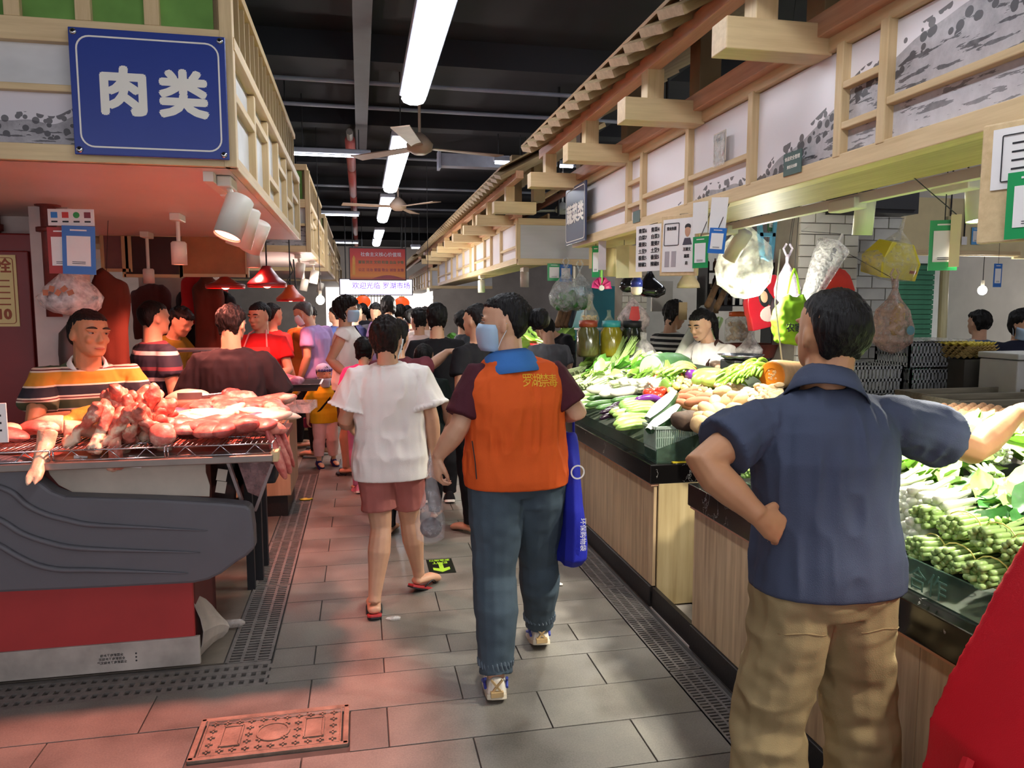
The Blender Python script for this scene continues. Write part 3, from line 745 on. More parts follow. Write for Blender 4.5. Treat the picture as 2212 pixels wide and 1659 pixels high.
    armr = [.029, .032, .030, .0255, .024, .0265, .024, .018, .0165]
    limbs = {}
    for s in arms:
        a, e, w_ = j['sh'+s], j['el'+s], j['wr'+s]
        inn = a.lerp(j['chest'].lerp(j['neckb'], .6), .35)
        pts = [inn, a, a.lerp(e, .3), a.lerp(e, .65), e, e.lerp(w_, .25), e.lerp(w_, .55), e.lerp(w_, .85), w_]
        bm.tube(pts, [r_*h*(.6+.4*fat) for r_ in armr], 12)
        limbs['arm'+s] = pts
        hs = (hands or {}).get(s, {})
        d = V(hs.get('d', (w_-e))); nrm = V(hs.get('n', (1 if s == 'L' else -1, .15, 0)))
        if hs.get('on', True):
            add_hand(bm, w_, d, nrm, hs.get('size', .108*h), hs.get('curl', .55), hs.get('thumb', 1 if s == 'L' else -1))
    if legs:
        lr = [.057, .055, .048, .039, .034, .036, .037, .027, .021, .021]
        for s in 'LR':
            a, k, n_ = j['hip'+s], j['kn'+s], j['an'+s]
            ax = (n_-k).normalized(); back = V((0, -1, 0)); back = (back-ax*back.dot(ax)).normalized()
            pts = [a+V((0, 0, .03*h)), a.lerp(k, .12), a.lerp(k, .45), a.lerp(k, .8), k, k.lerp(n_, .15)+back*.008*h, k.lerp(n_, .32)+back*.012*h, k.lerp(n_, .65)+back*.004*h, k.lerp(n_, .9), n_]
            bm.tube(pts, [r_*h*(.55+.45*fat) for r_ in lr], 12); limbs['leg'+s] = pts
            toe = j['toe'+s] if j['toe'+s] is not None else n_+V((0, .105*h, -.03*h))
            fd = (toe-n_); fdh = V((fd.x, fd.y, 0)).normalized()
            heel = n_-fdh*.03*h+V((0, 0, -.022*h)) if j['toe'+s] is None else n_-fd.normalized()*.018*h+V((0, 0, -.025*h))
            bm.tube([heel-fd.normalized()*.008*h, heel, n_.lerp(toe, .35)+V((0, 0, -.01*h)), n_.lerp(toe, .7), toe, toe+fd.normalized()*.02*h], [.012*h, .022*h, .024*h, .026*h, .024*h, .01*h], 10, flat=.62, side=fdh.cross(V((0, 0, 1))))
            limbs['foot'+s] = (heel, n_, toe, fd.normalized(), fdh)
    me = remesh(bm, vox, 2)
    body = link('body', me, skin, t)
    # garments
    def garment(spec, name, seed):
        off = spec.get('off', .012); g = MB(); lo = spec.get('hem'); rr = []
        hemz = lo
        fl_ = spec.get('flare', 0)
        R_ = [(c, rx+off, ry+off*1.1, up, xx) for c, rx, ry, up, xx in rings]
        for idx, q in enumerate(R_):
            if q[0].z < hemz: continue
            rr.append(q)
        c0 = R_[2] if hemz < R_[2][0].z else rr[0]
        if rr[0][0].z > hemz+.01:
            b = rr[0]; dz = b[0].z-hemz; up = b[3].normalized()
            cc = b[0]-up*(dz/max(up.z, .3))
            rr.insert(0, (cc, b[1]+fl_*dz, b[2]+fl_*dz, V((0, 0, 1)), b[4])); rr.insert(0, (cc-V((0, 0, .004)), b[1]+fl_*dz-.004, b[2]+fl_*dz-.004, V((0, 0, 1)), b[4]))
        po = (pants or {}).get('off', .012); lr0 = .0585*h*(.55+.45*fat)
        if pants and legs:
            zt = spine[0].z+.09*h
            rr = [(c, max(rx, .047*h+lr0+po+.012), max(ry, lr0+po+.016), up, xx) if c.z < spine[0].z+.045*h else ((c, max(rx, .047*h+lr0+po), max(ry, lr0+po-.002), up, xx) if c.z < zt else (c, rx, ry, up, xx)) for c, rx, ry, up, xx in rr]
        if spec.get('straight'):
            wmin = spec['straight']*h
            rr = [(c, max(rx, wmin) if k < len(rr)-4 else rx, ry, up, xx) for k, (c, rx, ry, up, xx) in enumerate(rr)]
        nk = spec.get('neck', 0)
        if nk: c, rx, ry, up, xx = rr[-1]; rr[-1] = (c+up.normalized()*nk*.3, rx+nk, ry+nk, up, xx)
        g.loft([ring(c, rx, ry, up, 22, xx) for c, rx, ry, up, xx in rr])
        sl = spec.get('sleeve', 0)
        if sl:
            for s in arms:
                p = limbs['arm'+s]; so = spec.get('soff', off); sf = spec.get('sflare', .012)
                tot = [p[0], p[1], p[2], p[3], p[4], p[5], p[6], p[7], p[8]]; rad = [armr[k]*h*(.6+.4*fat)+off*.8+(so-off*.8)*min(1, max(0, k-1)/2) for k in range(9)]
                m_ = sl*3+1; n_ = int(m_); pts = tot[:n_+1]; rs = rad[:n_+1]
                if m_ > n_ and n_+1 < 9: pts = pts+[tot[n_].lerp(tot[n_+1], m_-n_)]; rs = rs+[rad[n_]*(1-(m_-n_))+rad[n_+1]*(m_-n_)]
                k = len(pts); rs = [q+sf*max(0, (i-1)/(k-2))**1.5 for i, q in enumerate(rs)]
                g.tube(pts, rs, 14)
        me = remesh(g, spec.get('vox', vox*1.1), 2)
        amp = spec.get('fold', .006)*1.0
        displace(me, amp*1.5, 7, seed, (1, 1, .45), True, lambda P: (.5+.6*vnoise(P, 4, seed+3))*np.clip((P[:, 2]-hemz)/.09, .12, 1)); displace(me, amp*.6, 22, seed+1, (1.2, 1, .45), True, lambda P: np.clip((P[:, 2]-hemz)/.06, .1, 1))
        return link(name, me, spec['m'], t)
    sd = int(abs(loc[0]*37+loc[1]*91)) % 97
    out = {'root': t, 'body': body, 'J': j, 'hp': hp, 'HM': HM, 'hh': hh, 'limbs': limbs}
    if top: out['top'] = garment(top, top.get('name', 'shirt'), sd)
    if top and top.get('collar'):
        g = MB(); nb = j['neckb']; upc = V(top['cup']).normalized() if 'cup' in top else (j['head']-nb).normalized(); r0 = (.0345*h)*max(1, min(fat, 1.12))+.004; cs_ = top.get('cs', 1)
        xa = (X-upc*X.dot(upc)).normalized(); ya = upc.cross(xa); op_ = top.get('open', .35); rows_ = []
        for dz, k in ((-.01, 1.12), (.004, 1.06), (.016, 1.05), (.02, 1.1), (.01, 1.22), (-.012, 1.42), (-.03, 1.6)):
            row = []; k *= top.get('ck', 1) if k > 1.15 else 1
            for q in range(25):
                a = pi/2+op_*(.45+k*.45)+(2*pi-2*op_*(.45+k*.45))*q/24; dip = -.03*h*max(0, math.sin(a))**2
                row.append(nb+upc*(dz*h*cs_+dip)+xa*(r0*k*math.cos(a))+ya*(r0*k*math.sin(a)))
            rows_.append(row)
        g.loft(rows_, False, closed=False)
        out['collar'] = g.obj('collar', top.get('collarm', top['m']), t, True, solid=.004)
    if vest: out['vest'] = garment(vest, 'vest', sd+5)
    if pants and legs:
        g = MB(); off = pants.get('off', .012); cut = pants.get('cut', 2.0); wd = pants.get('wide', 0)
        po = min(off, (top or {}).get('off', .02)*.5); rise = (top or {}).get('hem', .5*h)+.05*h
        tr = [(c, rx+po, ry+po, up, xx) for c, rx, ry, up, xx in rings[:4] if c.z < max(rise, rings[2][0].z+.001)]
        g.loft([ring(c, rx, ry, up, 22, xx) for c, rx, ry, up, xx in tr])
        for s in 'LR':
            p = limbs['leg'+s]; rad = [r_*h*(.55+.45*fat)+off for r_ in lr]
            m_ = cut*4+1 if cut <= 1 else 5+(cut-1)*4
            m_ = min(m_, 9); n_ = int(m_); pts = p[:n_+1]; rs = rad[:n_+1]
            if m_ > n_ and n_+1 < 10: pts = pts+[p[n_].lerp(p[n_+1], m_-n_)]; rs = rs+[rad[n_]]
            k = len(pts)
            if wd: rs = [max(q, (wd*h if i > 1 else 0)) for i, q in enumerate(rs)]
            ta = pants.get('taper', 0); rs = [q-ta*h*max(0, i-4)/(k) for i, q in enumerate(rs)]
            g.tube(pts, rs, 14)
        me = remesh(g, pants.get('vox', vox*1.1), 2)
        amp = pants.get('fold', .006)
        displace(me, amp, 8, sd+9, (1, 1, 1.3), True, lambda P: .5+.5*vnoise(P, 4, sd+2)); displace(me, amp*.5, 24, sd+8, (1, 1, 1.2))
        out['pants'] = link(pants.get('name', 'trousers'), me, pants['m'], t)
    if shoes and legs:
        for s in 'LR':
            heel, n_, toe, fd, fdh = limbs['foot'+s]; sdv = fdh.cross(V((0, 0, 1)))
            if shoes['kind'] == 'flip':
                g = MB(); dn = fd.cross(sdv).normalized()
                if dn.z > 0: dn = -dn
                base = heel+dn*(.013*h); prof = [(-.022, .012), (-.012, .022), (.02, .024), (.06, .023), (.1, .029), (.135, .028), (.15, .02), (.157, .008)]
                L_ = [base+fd*(q*h)-sdv*(wq*h) for q, wq in prof]+[base+fd*(q*h)+sdv*(wq*h) for q, wq in prof[::-1]]
                g.loft([[p for p in L_], [p+dn*.012 for p in L_]])
                sole = g.obj('flip_flop', shoes['m'], t, bevel=.002)
                g = MB(); g.loft([[p+dn*.0125 for p in L_], [p+dn*.019 for p in L_]]); g.obj('dark_sole', BLACK, sole)
                st = MB(); tp = base+fd*(.115*h)-dn*.004
                for q in (-1, 1): st.tube(curve3(base+fd*(.03*h)+sdv*(q*.024*h), base+fd*(.07*h)+sdv*(q*.03*h)-dn*(.05*h), tp-dn*.012, 8), .0045, 6)
                st.obj('strap', BLACK, sole, True)
            else:
                g = MB(); hz = shoes.get('hi', .04)
                rg = []
                for q, wq, top_ in ((-.028, .012, .03), (-.022, .021, hz), (.0, .024, hz), (.03, .026, hz*.92), (.06, .029, .034), (.09, .031, .026), (.115, .028, .02), (.13, .018, .014)):
                    c = heel+fd*(q*h+.008*h)+V((0, 0, -.003*h)); upv = sdv.cross(fd).normalized()
                    if upv.z < 0: upv = -upv
                    rg.append([c+sdv*(wq*h*sx)+upv*(zz*h) for sx, zz in ((-1, -.012), (-1.05, .0), (-.8, top_*.75), (-.35, top_), (.35, top_), (.8, top_*.75), (1.05, .0), (1, -.012))])
                g.loft(rg); me = remesh(g, .004, 2); sh = link('shoe', me, shoes['m'], t)
                g = MB(); pr = [(-.03, .012), (-.024, .024), (.03, .027), (.07, .031), (.1, .032), (.125, .027), (.137, .014)]
                upv = sdv.cross(fd).normalized(); upv = -upv if upv.z < 0 else upv
                L_ = [heel+fd*(q*h+.008*h)-sdv*(wq*h)-upv*(.02*h) for q, wq in pr]+[heel+fd*(q*h+.008*h)+sdv*(wq*h)-upv*(.02*h) for q, wq in pr[::-1]]
                g.loft([L_, [p+upv*(.013*h) for p in L_]]); g.obj('sole', shoes.get('sole', WHITE), sh, bevel=.003)
                out['shoe'+s] = sh
    # hair
    HS = {'short': [(-.02, .19, -.24), (.12, .22, -.2), (.28, .29, -.14), (.42, .325, -.06), (.55, .345, .06), (.68, .35, .3), (.8, .335, .41), (.9, .28, .34), (.99, .18, .18), (1.05, .05, .0)],
          'crop': [(.2, .2, -.28), (.32, .28, -.16), (.45, .318, -.06), (.58, .337, .05), (.7, .335, .3), (.8, .31, .385), (.9, .25, .3), (.98, .16, .15), (1.03, .04, -.02)],
          'bob': [(.0, .28, -.12), (.15, .36, .02), (.32, .38, .08), (.5, .385, .16), (.66, .385, .37), (.8, .36, .45), (.93, .29, .34), (1.03, .17, .15), (1.08, .05, .0)],
          'tied': [(.12, .16, -.25), (.22, .17, -.28), (.34, .27, -.14), (.46, .318, -.06), (.58, .338, .08), (.7, .34, .3), (.8, .315, .39), (.9, .255, .31), (.99, .16, .15), (1.04, .04, -.02)]}
    if hair in HS or hair in ('bun', 'pony', 'fluffy'):
        base = HS.get(hair) or HS['bob' if hair == 'fluffy' else 'tied']
        ex = .05 if hair in ('short', 'fluffy') else (.018 if hair == 'crop' else .035)
        g = MB(); rg = []
        for z, w_, yf in base:
            yb = np.interp(z, [q[0] for q in HEADR], [q[3] for q in HEADR])-ex-(.05 if hair in ('bob', 'fluffy') else 0)
            if z > .9: yb = np.interp(z, [.9, 1.1], [-.38-ex, -.08])
            rg.append([hp(p.x, p.y, p.z) for p in head_ring(w_, yf, yb, z)])
        g.loft(rg)
        if hair == 'bun':
            g.ell(hp(.0, -.63, .6), (.2*hh, .19*hh, .2*hh), 12, 8, HM.to_3x3()); g.ell(hp(0, -.5, .6), (.14*hh, .12*hh, .14*hh), 10, 8)
        if hair == 'pony':
            g.tube([hp(0, -.42, .62), hp(0, -.6, .6), hp(.02, -.66, .3), hp(.03, -.6, -.1), hp(.03, -.55, -.4)], [.1*hh, .11*hh, .13*hh, .1*hh, .04*hh], 10)
        me = remesh(g, hairv or max(.0045, vox*.7), 2)
        displace(me, .0012 if hair == 'crop' else .012*hh*3.2 if hair in ('short', 'fluffy', 'bob') else (.0012 if hair in ('tied', 'bun', 'pony') else .006*hh*2), 55/max(hh, .1)*.2*1.0, sd, (1, 1, .35), True); displace(me, .0025 if hair == 'crop' else .004, 160, sd+2, (1, 1, .25))
        out['hair'] = link('hair', me, hairm, t)
    if features:
        for s in (-1, 1):
            c = hp(s*.155, .352, .5)
            MB().ell(c, (.058*hh, .05*hh, .017*hh), 10, 8, HM.to_3x3()).obj('eye', EYEW, t, True)
            MB().ell(hp(s*.15, .392, .5), (.026*hh, .016*hh, .018*hh), 10, 8, HM.to_3x3()).obj('iris', EYED, t, True)
            MB().tube(curve3(hp(s*.235, .355, .525), hp(s*.155, .42, .55), hp(s*.07, .385, .515), 6), .011*hh, 6).obj('eyelid', skin, t, True)
            MB().tube(curve3(hp(s*.26, .355, .595), hp(s*.16, .42, .64), hp(s*.06, .405, .6), 6), [.008*hh, .018*hh, .022*hh, .022*hh, .02*hh, .01*hh], 6).obj('eyebrow', BROW, t, True)
        if mask is None:
            MB().tube(curve3(hp(-.115, .405, .178), hp(0, .475, .183), hp(.115, .405, .178), 7), [.006*hh, .02*hh, .026*hh, .024*hh, .026*hh, .02*hh, .006*hh], 8, flat=.8).obj('lips', LIP, t, True)
    if mask is not None:
        lowm = mask.get('low', 0); g = MB(); n = 13; rg = []
        for z, e, yb in ((-.02, .0, .06), (.05, .022, .06), (.16, .045, .06), (.27, .07, .07), (.37, .065, .08), (.46, .02, .12)):
            z2 = z-lowm
            w_ = np.interp(max(z2, 0), [q[0] for q in HEADR], [q[1] for q in HEADR]); yf = np.interp(max(z2, 0), [q[0] for q in HEADR], [q[2] for q in HEADR])
            row = []
            for k in range(n):
                a = pi*(k/(n-1)); sg_ = math.sin(a)
                row.append(hp(-math.cos(a)*(max(w_, .2)+.02), yb+max(0, sg_)**.6*(yf-yb+e+.03*(abs(k-6) < 2)), z2))
            rg.append(row)
        g.loft(rg, False, closed=False); mk = g.obj('face_mask', mask.get('m', MASKM), t, True, solid=.004)
        e_ = MB()
        for s in (-1, 1):
            for zz, ze in ((.43, .5), (.05, .38)): e_.tube([hp(s*.32, .06, zz-lowm), hp(s*.345, .0, (zz+ze)/2), hp(s*.36, -.08, ze)], .006*hh*1.2, 5)
        e_.obj('ear_loop', MASKW, mk)
    return out
def project_text(txt, size, m, parent, surf, fn, bold=0, **k):
    """lettering laid onto a cloth surface: fn(u, v) -> ray origin and direction in the surface's space"""
    me = text_mesh(txt, size, 0, 0, **k)
    bm = bmesh.new(); bm.from_mesh(surf.data); tree = BVHTree.FromBMesh(bm); bm.free()
    b2 = bmesh.new(); b2.from_mesh(me); bmesh.ops.subdivide_edges(b2, edges=[e for e in b2.edges if e.calc_length() > size*.25], cuts=1)
    for v in b2.verts:
        o, d = fn(v.co.x, v.co.y); hit = tree.ray_cast(V(o), V(d))
        if hit[0] is not None: v.co = hit[0]-V(d).normalized()*.0035
    b2.to_mesh(me); b2.free()
    return link('lettering', me, m, parent)
# ------------------------------------------------------------------ left side: walls, meat stall
REDW = mat('red_cabinet_paint', '#7a1512', .45, var=.15, vs=3); PINKW = mat('stained_white_wall', '#cbb6ae', .65, var=.15, vs=3, bump=.1, bs=25)
struct(MB().box((-3.05, 5.25, 1.4), (2.5, .1, 2.8)).obj('wall_stall', PINKW))
hc = thing('hose_cabinet', 'dark red fire hose cabinet with a yellow notice at the left edge', 'cabinet', (-2.47, 4.95, 0))
MB().box((0, .1, 1.16), (1.3, .2, 1.66)).obj('body', REDW, hc, bevel=.01); MB().box((0, -.015, 1.16), (1.1, .03, 1.45)).obj('door', REDW, hc, bevel=.008)
MB().box((0, .05, .17), (1.3, .3, .3)).obj('base', mat('dark_base', '#2a1512', .6), hc)
YN = mat('yellow_notice', '#e0c886', .5, var=.03); BRN = mat('brown_print', '#9a4a2a', .6, var=0)
nt_ = thing('fire_notice', 'yellow notice with 消火栓 and 10 printed on the red cabinet door', 'notice', (-2.165, 4.917, 1.65))
MB().box((0, 0, 0), (.36, .004, .42)).obj('sheet', YN, nt_); outline(.33, .39, .02, .004, lambda u, v, w_: V((u, -.003-w_, v)), BRN, nt_)
lettering('消火栓', .09, BRN, nt_, (.02, -.003, .14), (pi/2, 0, 0), .001, .002)
lettering('10', .08, BRN, nt_, (.1, -.003, -.14), (pi/2, 0, 0), .001, .004)
for k in range(5): MB().box((.06, -.003, .06-.035*k), (.16, .002, .008)).obj('print_line', BRN, nt_)
tag(MB().box((-1.845, 4.947, 1.74), (.045, .004, .13), (0, .05, 0)).obj('paper_strip', PAPER), 'small white paper strip stuck on the red cabinet edge', 'paper')
pl = struct(MB().box((-1.71, 4.83, 1.4), (.2, .3, 2.8)).obj('wall_pillar', PINKW))
pg = thing('riser_pipe', 'rusty red pipe with a round pressure gauge on the white pillar', 'pipe', (-1.68, 4.6, 0))
RUST = mat('rust_red', '#6b2a22', .6, var=.3, vs=14)
MB().cyl((0, 0, 1.5), (0, 0, 2.45), .04).obj('pipe_body', RUST, pg, True)
for z in (1.98, 2.12): MB().cyl((0, 0, z-.012), (0, 0, z+.012), .065).obj('flange', RUST, pg, True)
ga = MB().lathe([(.055, 0), (.06, .02), (.056, .035), (.0, .035)], 20, (0, -.045, 2.38), Matrix.Rotation(pi/2, 3, 'X')).obj('gauge', RUST, pg, True)
MB().lathe([(.05, .036), (0, .036)], 20, (0, -.046, 2.38), Matrix.Rotation(pi/2, 3, 'X')).obj('dial', mat('dial_face', '#b89a8a', .4), ga); MB().bar((-.03, -.085, 2.395), (.02, -.085, 2.37), .004, .003).obj('needle', BLACK, ga)
tag(MB().cyl((-2.18, 5.16, 1.9), (-2.18, 5.16, 2.7), .025).cyl((-2.18, 5.16, 2.02), (-2.18, 5.16, 2.06), .04).cyl((-2.18, 5.16, 2.36), (-2.18, 5.16, 2.4), .045).obj('wall_pipe', RUST, None, True), 'dark pipe with joints on the wall above the red cabinet', 'pipe')

# payment cards: blank square in place of the code
def card(name, lab, loc, w_, h_, frame, rz=0, tilt=0, hdr=True, group=None, white=.62, cat='card', lines=2, string=None, rx=0):
    t = thing(name, lab, cat, loc, 0, group, rot=(rx, tilt, rz))
    MB().box((0, 0, 0), (w_, .004, h_)).obj('board', frame, t)
    MB().box((0, -.003, -.02*h_), (w_*.72, .002, h_*white)).obj('white_field', PAPER, t)
    for k in range(lines): MB().box((0, -.0045, -h_*white*.5+.03*h_+k*.035*h_), (w_*.4, .001, .012*h_)).obj('print_line', DARKTXT, t)
    if hdr: MB().box((0, -.003, h_*.41), (w_*.5, .002, .03*h_)).obj('heading', PAPER if frame is not PAPER else DARKTXT, t)
    if string: hang(t, (loc[0], loc[1], 3.69) if loc[0] > 1.77 else (max(1.45, loc[0]), loc[1], 1.968), h_/2)
    return t
pc = thing('payment_board', 'white strip with four payment icons above two hanging payment cards', 'board', (-1.47, 4.32, 2.02), R(-6))
MB().box((0, 0, 0), (.23, .004, .085)).obj('strip', PAPER, pc)
for k, (c, n) in enumerate([('#2f86d8', 'blue'), ('#cc3a34', 'red'), ('#2c9a4b', 'green'), ('#7a3040', 'maroon')]):
    m_ = mat('icon_'+n, c, .5, var=0); x = -.083+.055*k
    (MB().lathe([(.016, 0), (.016, .002), (0, .002)], 14, (x, -.002, .012), Matrix.Rotation(pi/2, 3, 'X')) if k == 2 else MB().box((x, -.003, .012), (.032, .002, .03))).obj('icon', m_, pc)
    MB().box((x, -.003, -.022), (.03, .001, .008)).obj('print_line', DARKTXT, pc)
card('payment_card', 'blue-edged payment card hanging by the pillar, upper layer', (-1.435, 4.3, 1.85), .165, .25, CARDB, R(-6), .03)
card('payment_card', 'red-edged payment card partly behind the blue-edged one', (-1.53, 4.33, 1.85), .13, .24, mat('card_red', '#a33634', .5), R(-6), 0)
# crumpled plastic bag on the pillar
def bag(name, lab, loc, r, m, seed, neck=True, cat='plastic bag', fill=None, group=None, squash=1, hang=.12, to=None):
    t = thing(name, lab, cat, loc, 0, group)
    g = MB(); nk = hang; pr = [(.02, nk), (.015, nk*.55), (.35*r, nk*.1), (.8*r, -.45*r), (1.0*r, -1.1*r*squash), (.92*r, -1.6*r*squash), (.55*r, -1.95*r*squash), (.1*r, -2.05*r*squash)]
    g.lathe(pr[::-1] if 0 else pr, 22); me = g.mesh('bag'); displace(me, .16*r, 3.2/r*.5, seed, (1, 1, .5)); displace(me, .06*r, 9/r*.5, seed+1)
    o = link('bag_film', me, m, t, True)
    if neck:
        for s in (-1, 1): MB().tube([(s*.01, 0, nk*.9), (s*.03, 0, nk*1.25), (s*.01, 0, nk*1.5)], .008, 5, flat=.4).obj('handle', m, o)
    if fill:
        f_ = MB(); rr = random.Random(seed)
        for k in range(fill[1]):
            a, q = rr.uniform(0, 2*pi), rr.random()**.5*.72*r; f_.ell((q*math.cos(a), q*math.sin(a), -1.85*r*squash+rr.random()*fill[2]*r), fill[3]*r, 8, 5)
        f_.obj('contents', fill[0], t, True)['kind'] = 'stuff'
    if to is not None: globals()['hang'](t, to, nk)
    return t
BAGW = clear('milky_bag_film', '#efe9e6', .55, .3, .6, 22)
bg_ = bag('plastic_bag', 'white printed plastic bag hanging on the pillar above the striped polo seller', (-1.56, 4.5, 1.73), .16, BAGW, 3, squash=.7)
for k in range(5): MB().box((-.06+.03*k, -.165, -.1+.02*(k % 2)), (.025, .004, .03), (0, .3*k, 0)).obj('print_mark', mat('bag_print', '#b06a4a', .6), bg_)
bag('plastic_bag', 'dark hanging bag on the pillar below the printed bag', (-1.6, 4.62, 1.45), .09, mat('dark_bag', '#4a3a36', .5), 5, squash=1.6)

# ----- the red counter with the grey moulded panel
GREYM = mat('grey_moulded_plastic', '#5b5a5f', .5, var=.05, bump=.06, bs=300); REDP = mat('red_painted_panel', '#a5302f', .5, var=.12, vs=3)
DIRTY = mat('dirty_white_strip', '#a49b92', .6, var=.35, vs=5, bump=.1, bs=40); BOARDW = mat('torn_white_board', '#b7ab9c', .7, var=.15, vs=5)
ct = thing('meat_counter', 'red meat counter with a grey moulded side panel and white skirting strip', 'counter', (-1.3, 3.3, 0))
cx = -1.3
def CB(name, c, d, m, **k): return MB().box((c[0]-cx, c[1]-3.3, c[2]), d).obj(name, m, ct, **k)
CB('cabinet', (-1.65, 3.55, .45), (1.84, .46, .86), mat('dark_red_side', '#5b1f1c', .6), bevel=.01)
CB('red_panel', (-1.62, 3.3, .27), (1.78, .02, .29), REDP, bevel=.004)
CB('skirting', (-1.62, 3.29, .075), (1.82, .02, .125), DIRTY, bevel=.003)
MB().grid(lambda u, v: V((-.73-cx+.07*u+.03*math.sin(v*4), 3.32-3.3+.05*math.sin(u*3)+.2*u, .02+.3*v*(1-.6*u))), 5, 6).obj('peeling_strip', DIRTY, ct, solid=.004)
for k in range(3):
    z = .075+.016*k-.02
    lettering('全国家电下乡指定产品'[:9-k], .013, DARKTXT, ct, (-1.06-cx, -.0215, z), (pi/2, 0, pi), .0003, 0)
    MB().lathe([(.004, 0), (0, .001)], 8, (-.965-cx, -.0215, z), Matrix.Rotation(pi/2, 3, 'X')).obj('print_dot', DARKTXT, ct)
op = [(-60, 990), (36, 994), (52, 1003), (65, 1022), (85, 1042), (110, 1061), (140, 1073), (170, 1074), (342, 1079), (482, 1087), (532, 1092), (542, 1100), (548, 1142), (550, 1185), (534, 1201), (508, 1217), (478, 1240), (449, 1254), (417, 1261), (228, 1271), (0, 1281), (-60, 1284)]
op = [at(x, y, y=3.2) for x, y in op]; op = [V((-2.4, 0, op[0].z+.0))]+op+[V((-2.4, 0, op[-1].z))]
fp = MB().prism([(p.x-cx, p.z) for p in op], lambda u, v, w_: V((u, -.1+w_*1.0, v)), .09).obj('moulded_panel', GREYM, ct, bevel=.014)
def pl3(pts, y): return [V((q.x-cx, y-3.3, q.z)) for q in [at(a, b, y=3.2) for a, b in pts]]
def smooth(P, n=30):
    out = []
    for i in range(n):
        t = i/(n-1)*(len(P)-1); k = min(int(t), len(P)-2); f_ = t-k
        p0, p1, p2, p3 = P[max(k-1, 0)], P[k], P[k+1], P[min(k+2, len(P)-1)]
        out.append(.5*((2*p1)+(p2-p0)*f_+(2*p0-5*p1+4*p2-p3)*f_*f_+(3*p1-p0-3*p2+p3)*f_**3))
    return out
for r_ in ([(-40, 1040), (23, 1061), (58, 1090), (98, 1110), (146, 1123), (195, 1133), (293, 1138), (449, 1146)], [(-40, 1105), (7, 1126), (49, 1152), (107, 1172), (163, 1183), (260, 1188), (433, 1193)], [(-40, 1160), (0, 1178), (39, 1201), (81, 1220), (130, 1230), (195, 1231), (293, 1234), (407, 1238)]):
    P = smooth(pl3(r_, 3.196)); n = len(P)
    MB().tube(P, [.012*(1-max(0, (i/(n-1)-.6)/.4)**2*.9) for i in range(n)], 8).obj('ridge', GREYM, fp, True)
CB('upper_panel', (-1.55, 3.3, .82), (1.7, .02, .2), mat('dark_red_ledge', '#6a2a26', .6))
wb = pl3([(80, 1008), (172, 1007), (435, 1004), (436, 1030), (445, 1058), (444, 1083), (140, 1073), (110, 1058), (90, 1035)], 3.28)
MB().prism([(p.x, p.z) for p in wb], lambda u, v, w_: V((u, -.02+w_, v)), .006).obj('torn_board', BOARDW, ct)
for a in (160, 281):
    q = pl3([(a, 1005)], 3.27)[0]; MB().box((q.x, -.03, q.z), (.05, .004, .05), (0, .1, 0)).obj('tape_patch', PAPER, ct)
CB('tray_rim', (-1.42, 3.25, .925), (2.1, .14, .03), mat('dull_steel', '#8b8078', .4, .6), bevel=.004)
CB('rear_board', (-.68, 3.98, .9), (.6, .5, .03), mat('bloody_board', '#7d4a40', .5, var=.3, vs=6)); CB('rear_leg', (-.62, 4.18, .44), (.04, .04, .88), BLACK); CB('rear_leg', (-.94, 4.18, .44), (.04, .04, .88), BLACK)
CB('top_board', (-1.42, 3.52, .915), (2.1, .5, .03), mat('bloody_board', '#7d4a40', .5, var=.3, vs=6), bevel=.004)
CB('rim_end', (-.365, 3.25, .93), (.03, .12, .045), PINEX, bevel=.004)
SHEET = mat('galvanised_sheet', '#8f7f7c', .35, .5, var=.2)
for a, b, wd in (((490, 1000), (520, 1085), .03), ((588, 1003), (550, 1105), .05)):
    A, B_ = at(*a, y=3.3), at(*b, y=3.3); MB().bar((A.x-cx, 0.03, A.z), (B_.x-cx, 0.03, B_.z), wd, .012).obj('brace', SHEET, ct)
MB().prism([(p.x, p.z) for p in pl3([(490, 1000), (590, 1000), (548, 1100), (520, 1088)], 3.4)], lambda u, v, w_: V((u, .1+w_, v)), .008).obj('end_sheet', clear('pinkish_film', '#b98a88', .6, .3), ct)
CB('end_box', (-.45, 3.5, .83), (.12, .14, .14), BLACK, bevel=.01)
for a, b in ((470, 1062), (472, 1035)): 
    q = pl3([(a, b)], 3.28)[0]; MB().box((q.x, -.02, q.z), (.04, .005, .05), (0, .2, 0)).obj('paper_scrap', BOARDW, ct)
tag(MB().lathe([(.0, 0), (.02, 0), (.022, .03), (.02, .1), (.006, .12), (0, .12)], 12, (0, 0, 0), Matrix.Rotation(pi/2, 3, 'Y')).obj('plastic_bottle', clear('scuffed_plastic', '#b9aea6', .5, .3), None, True), 'small empty bottle on the floor by the counter corner', 'bottle').location = (-.70, 3.66, .024)

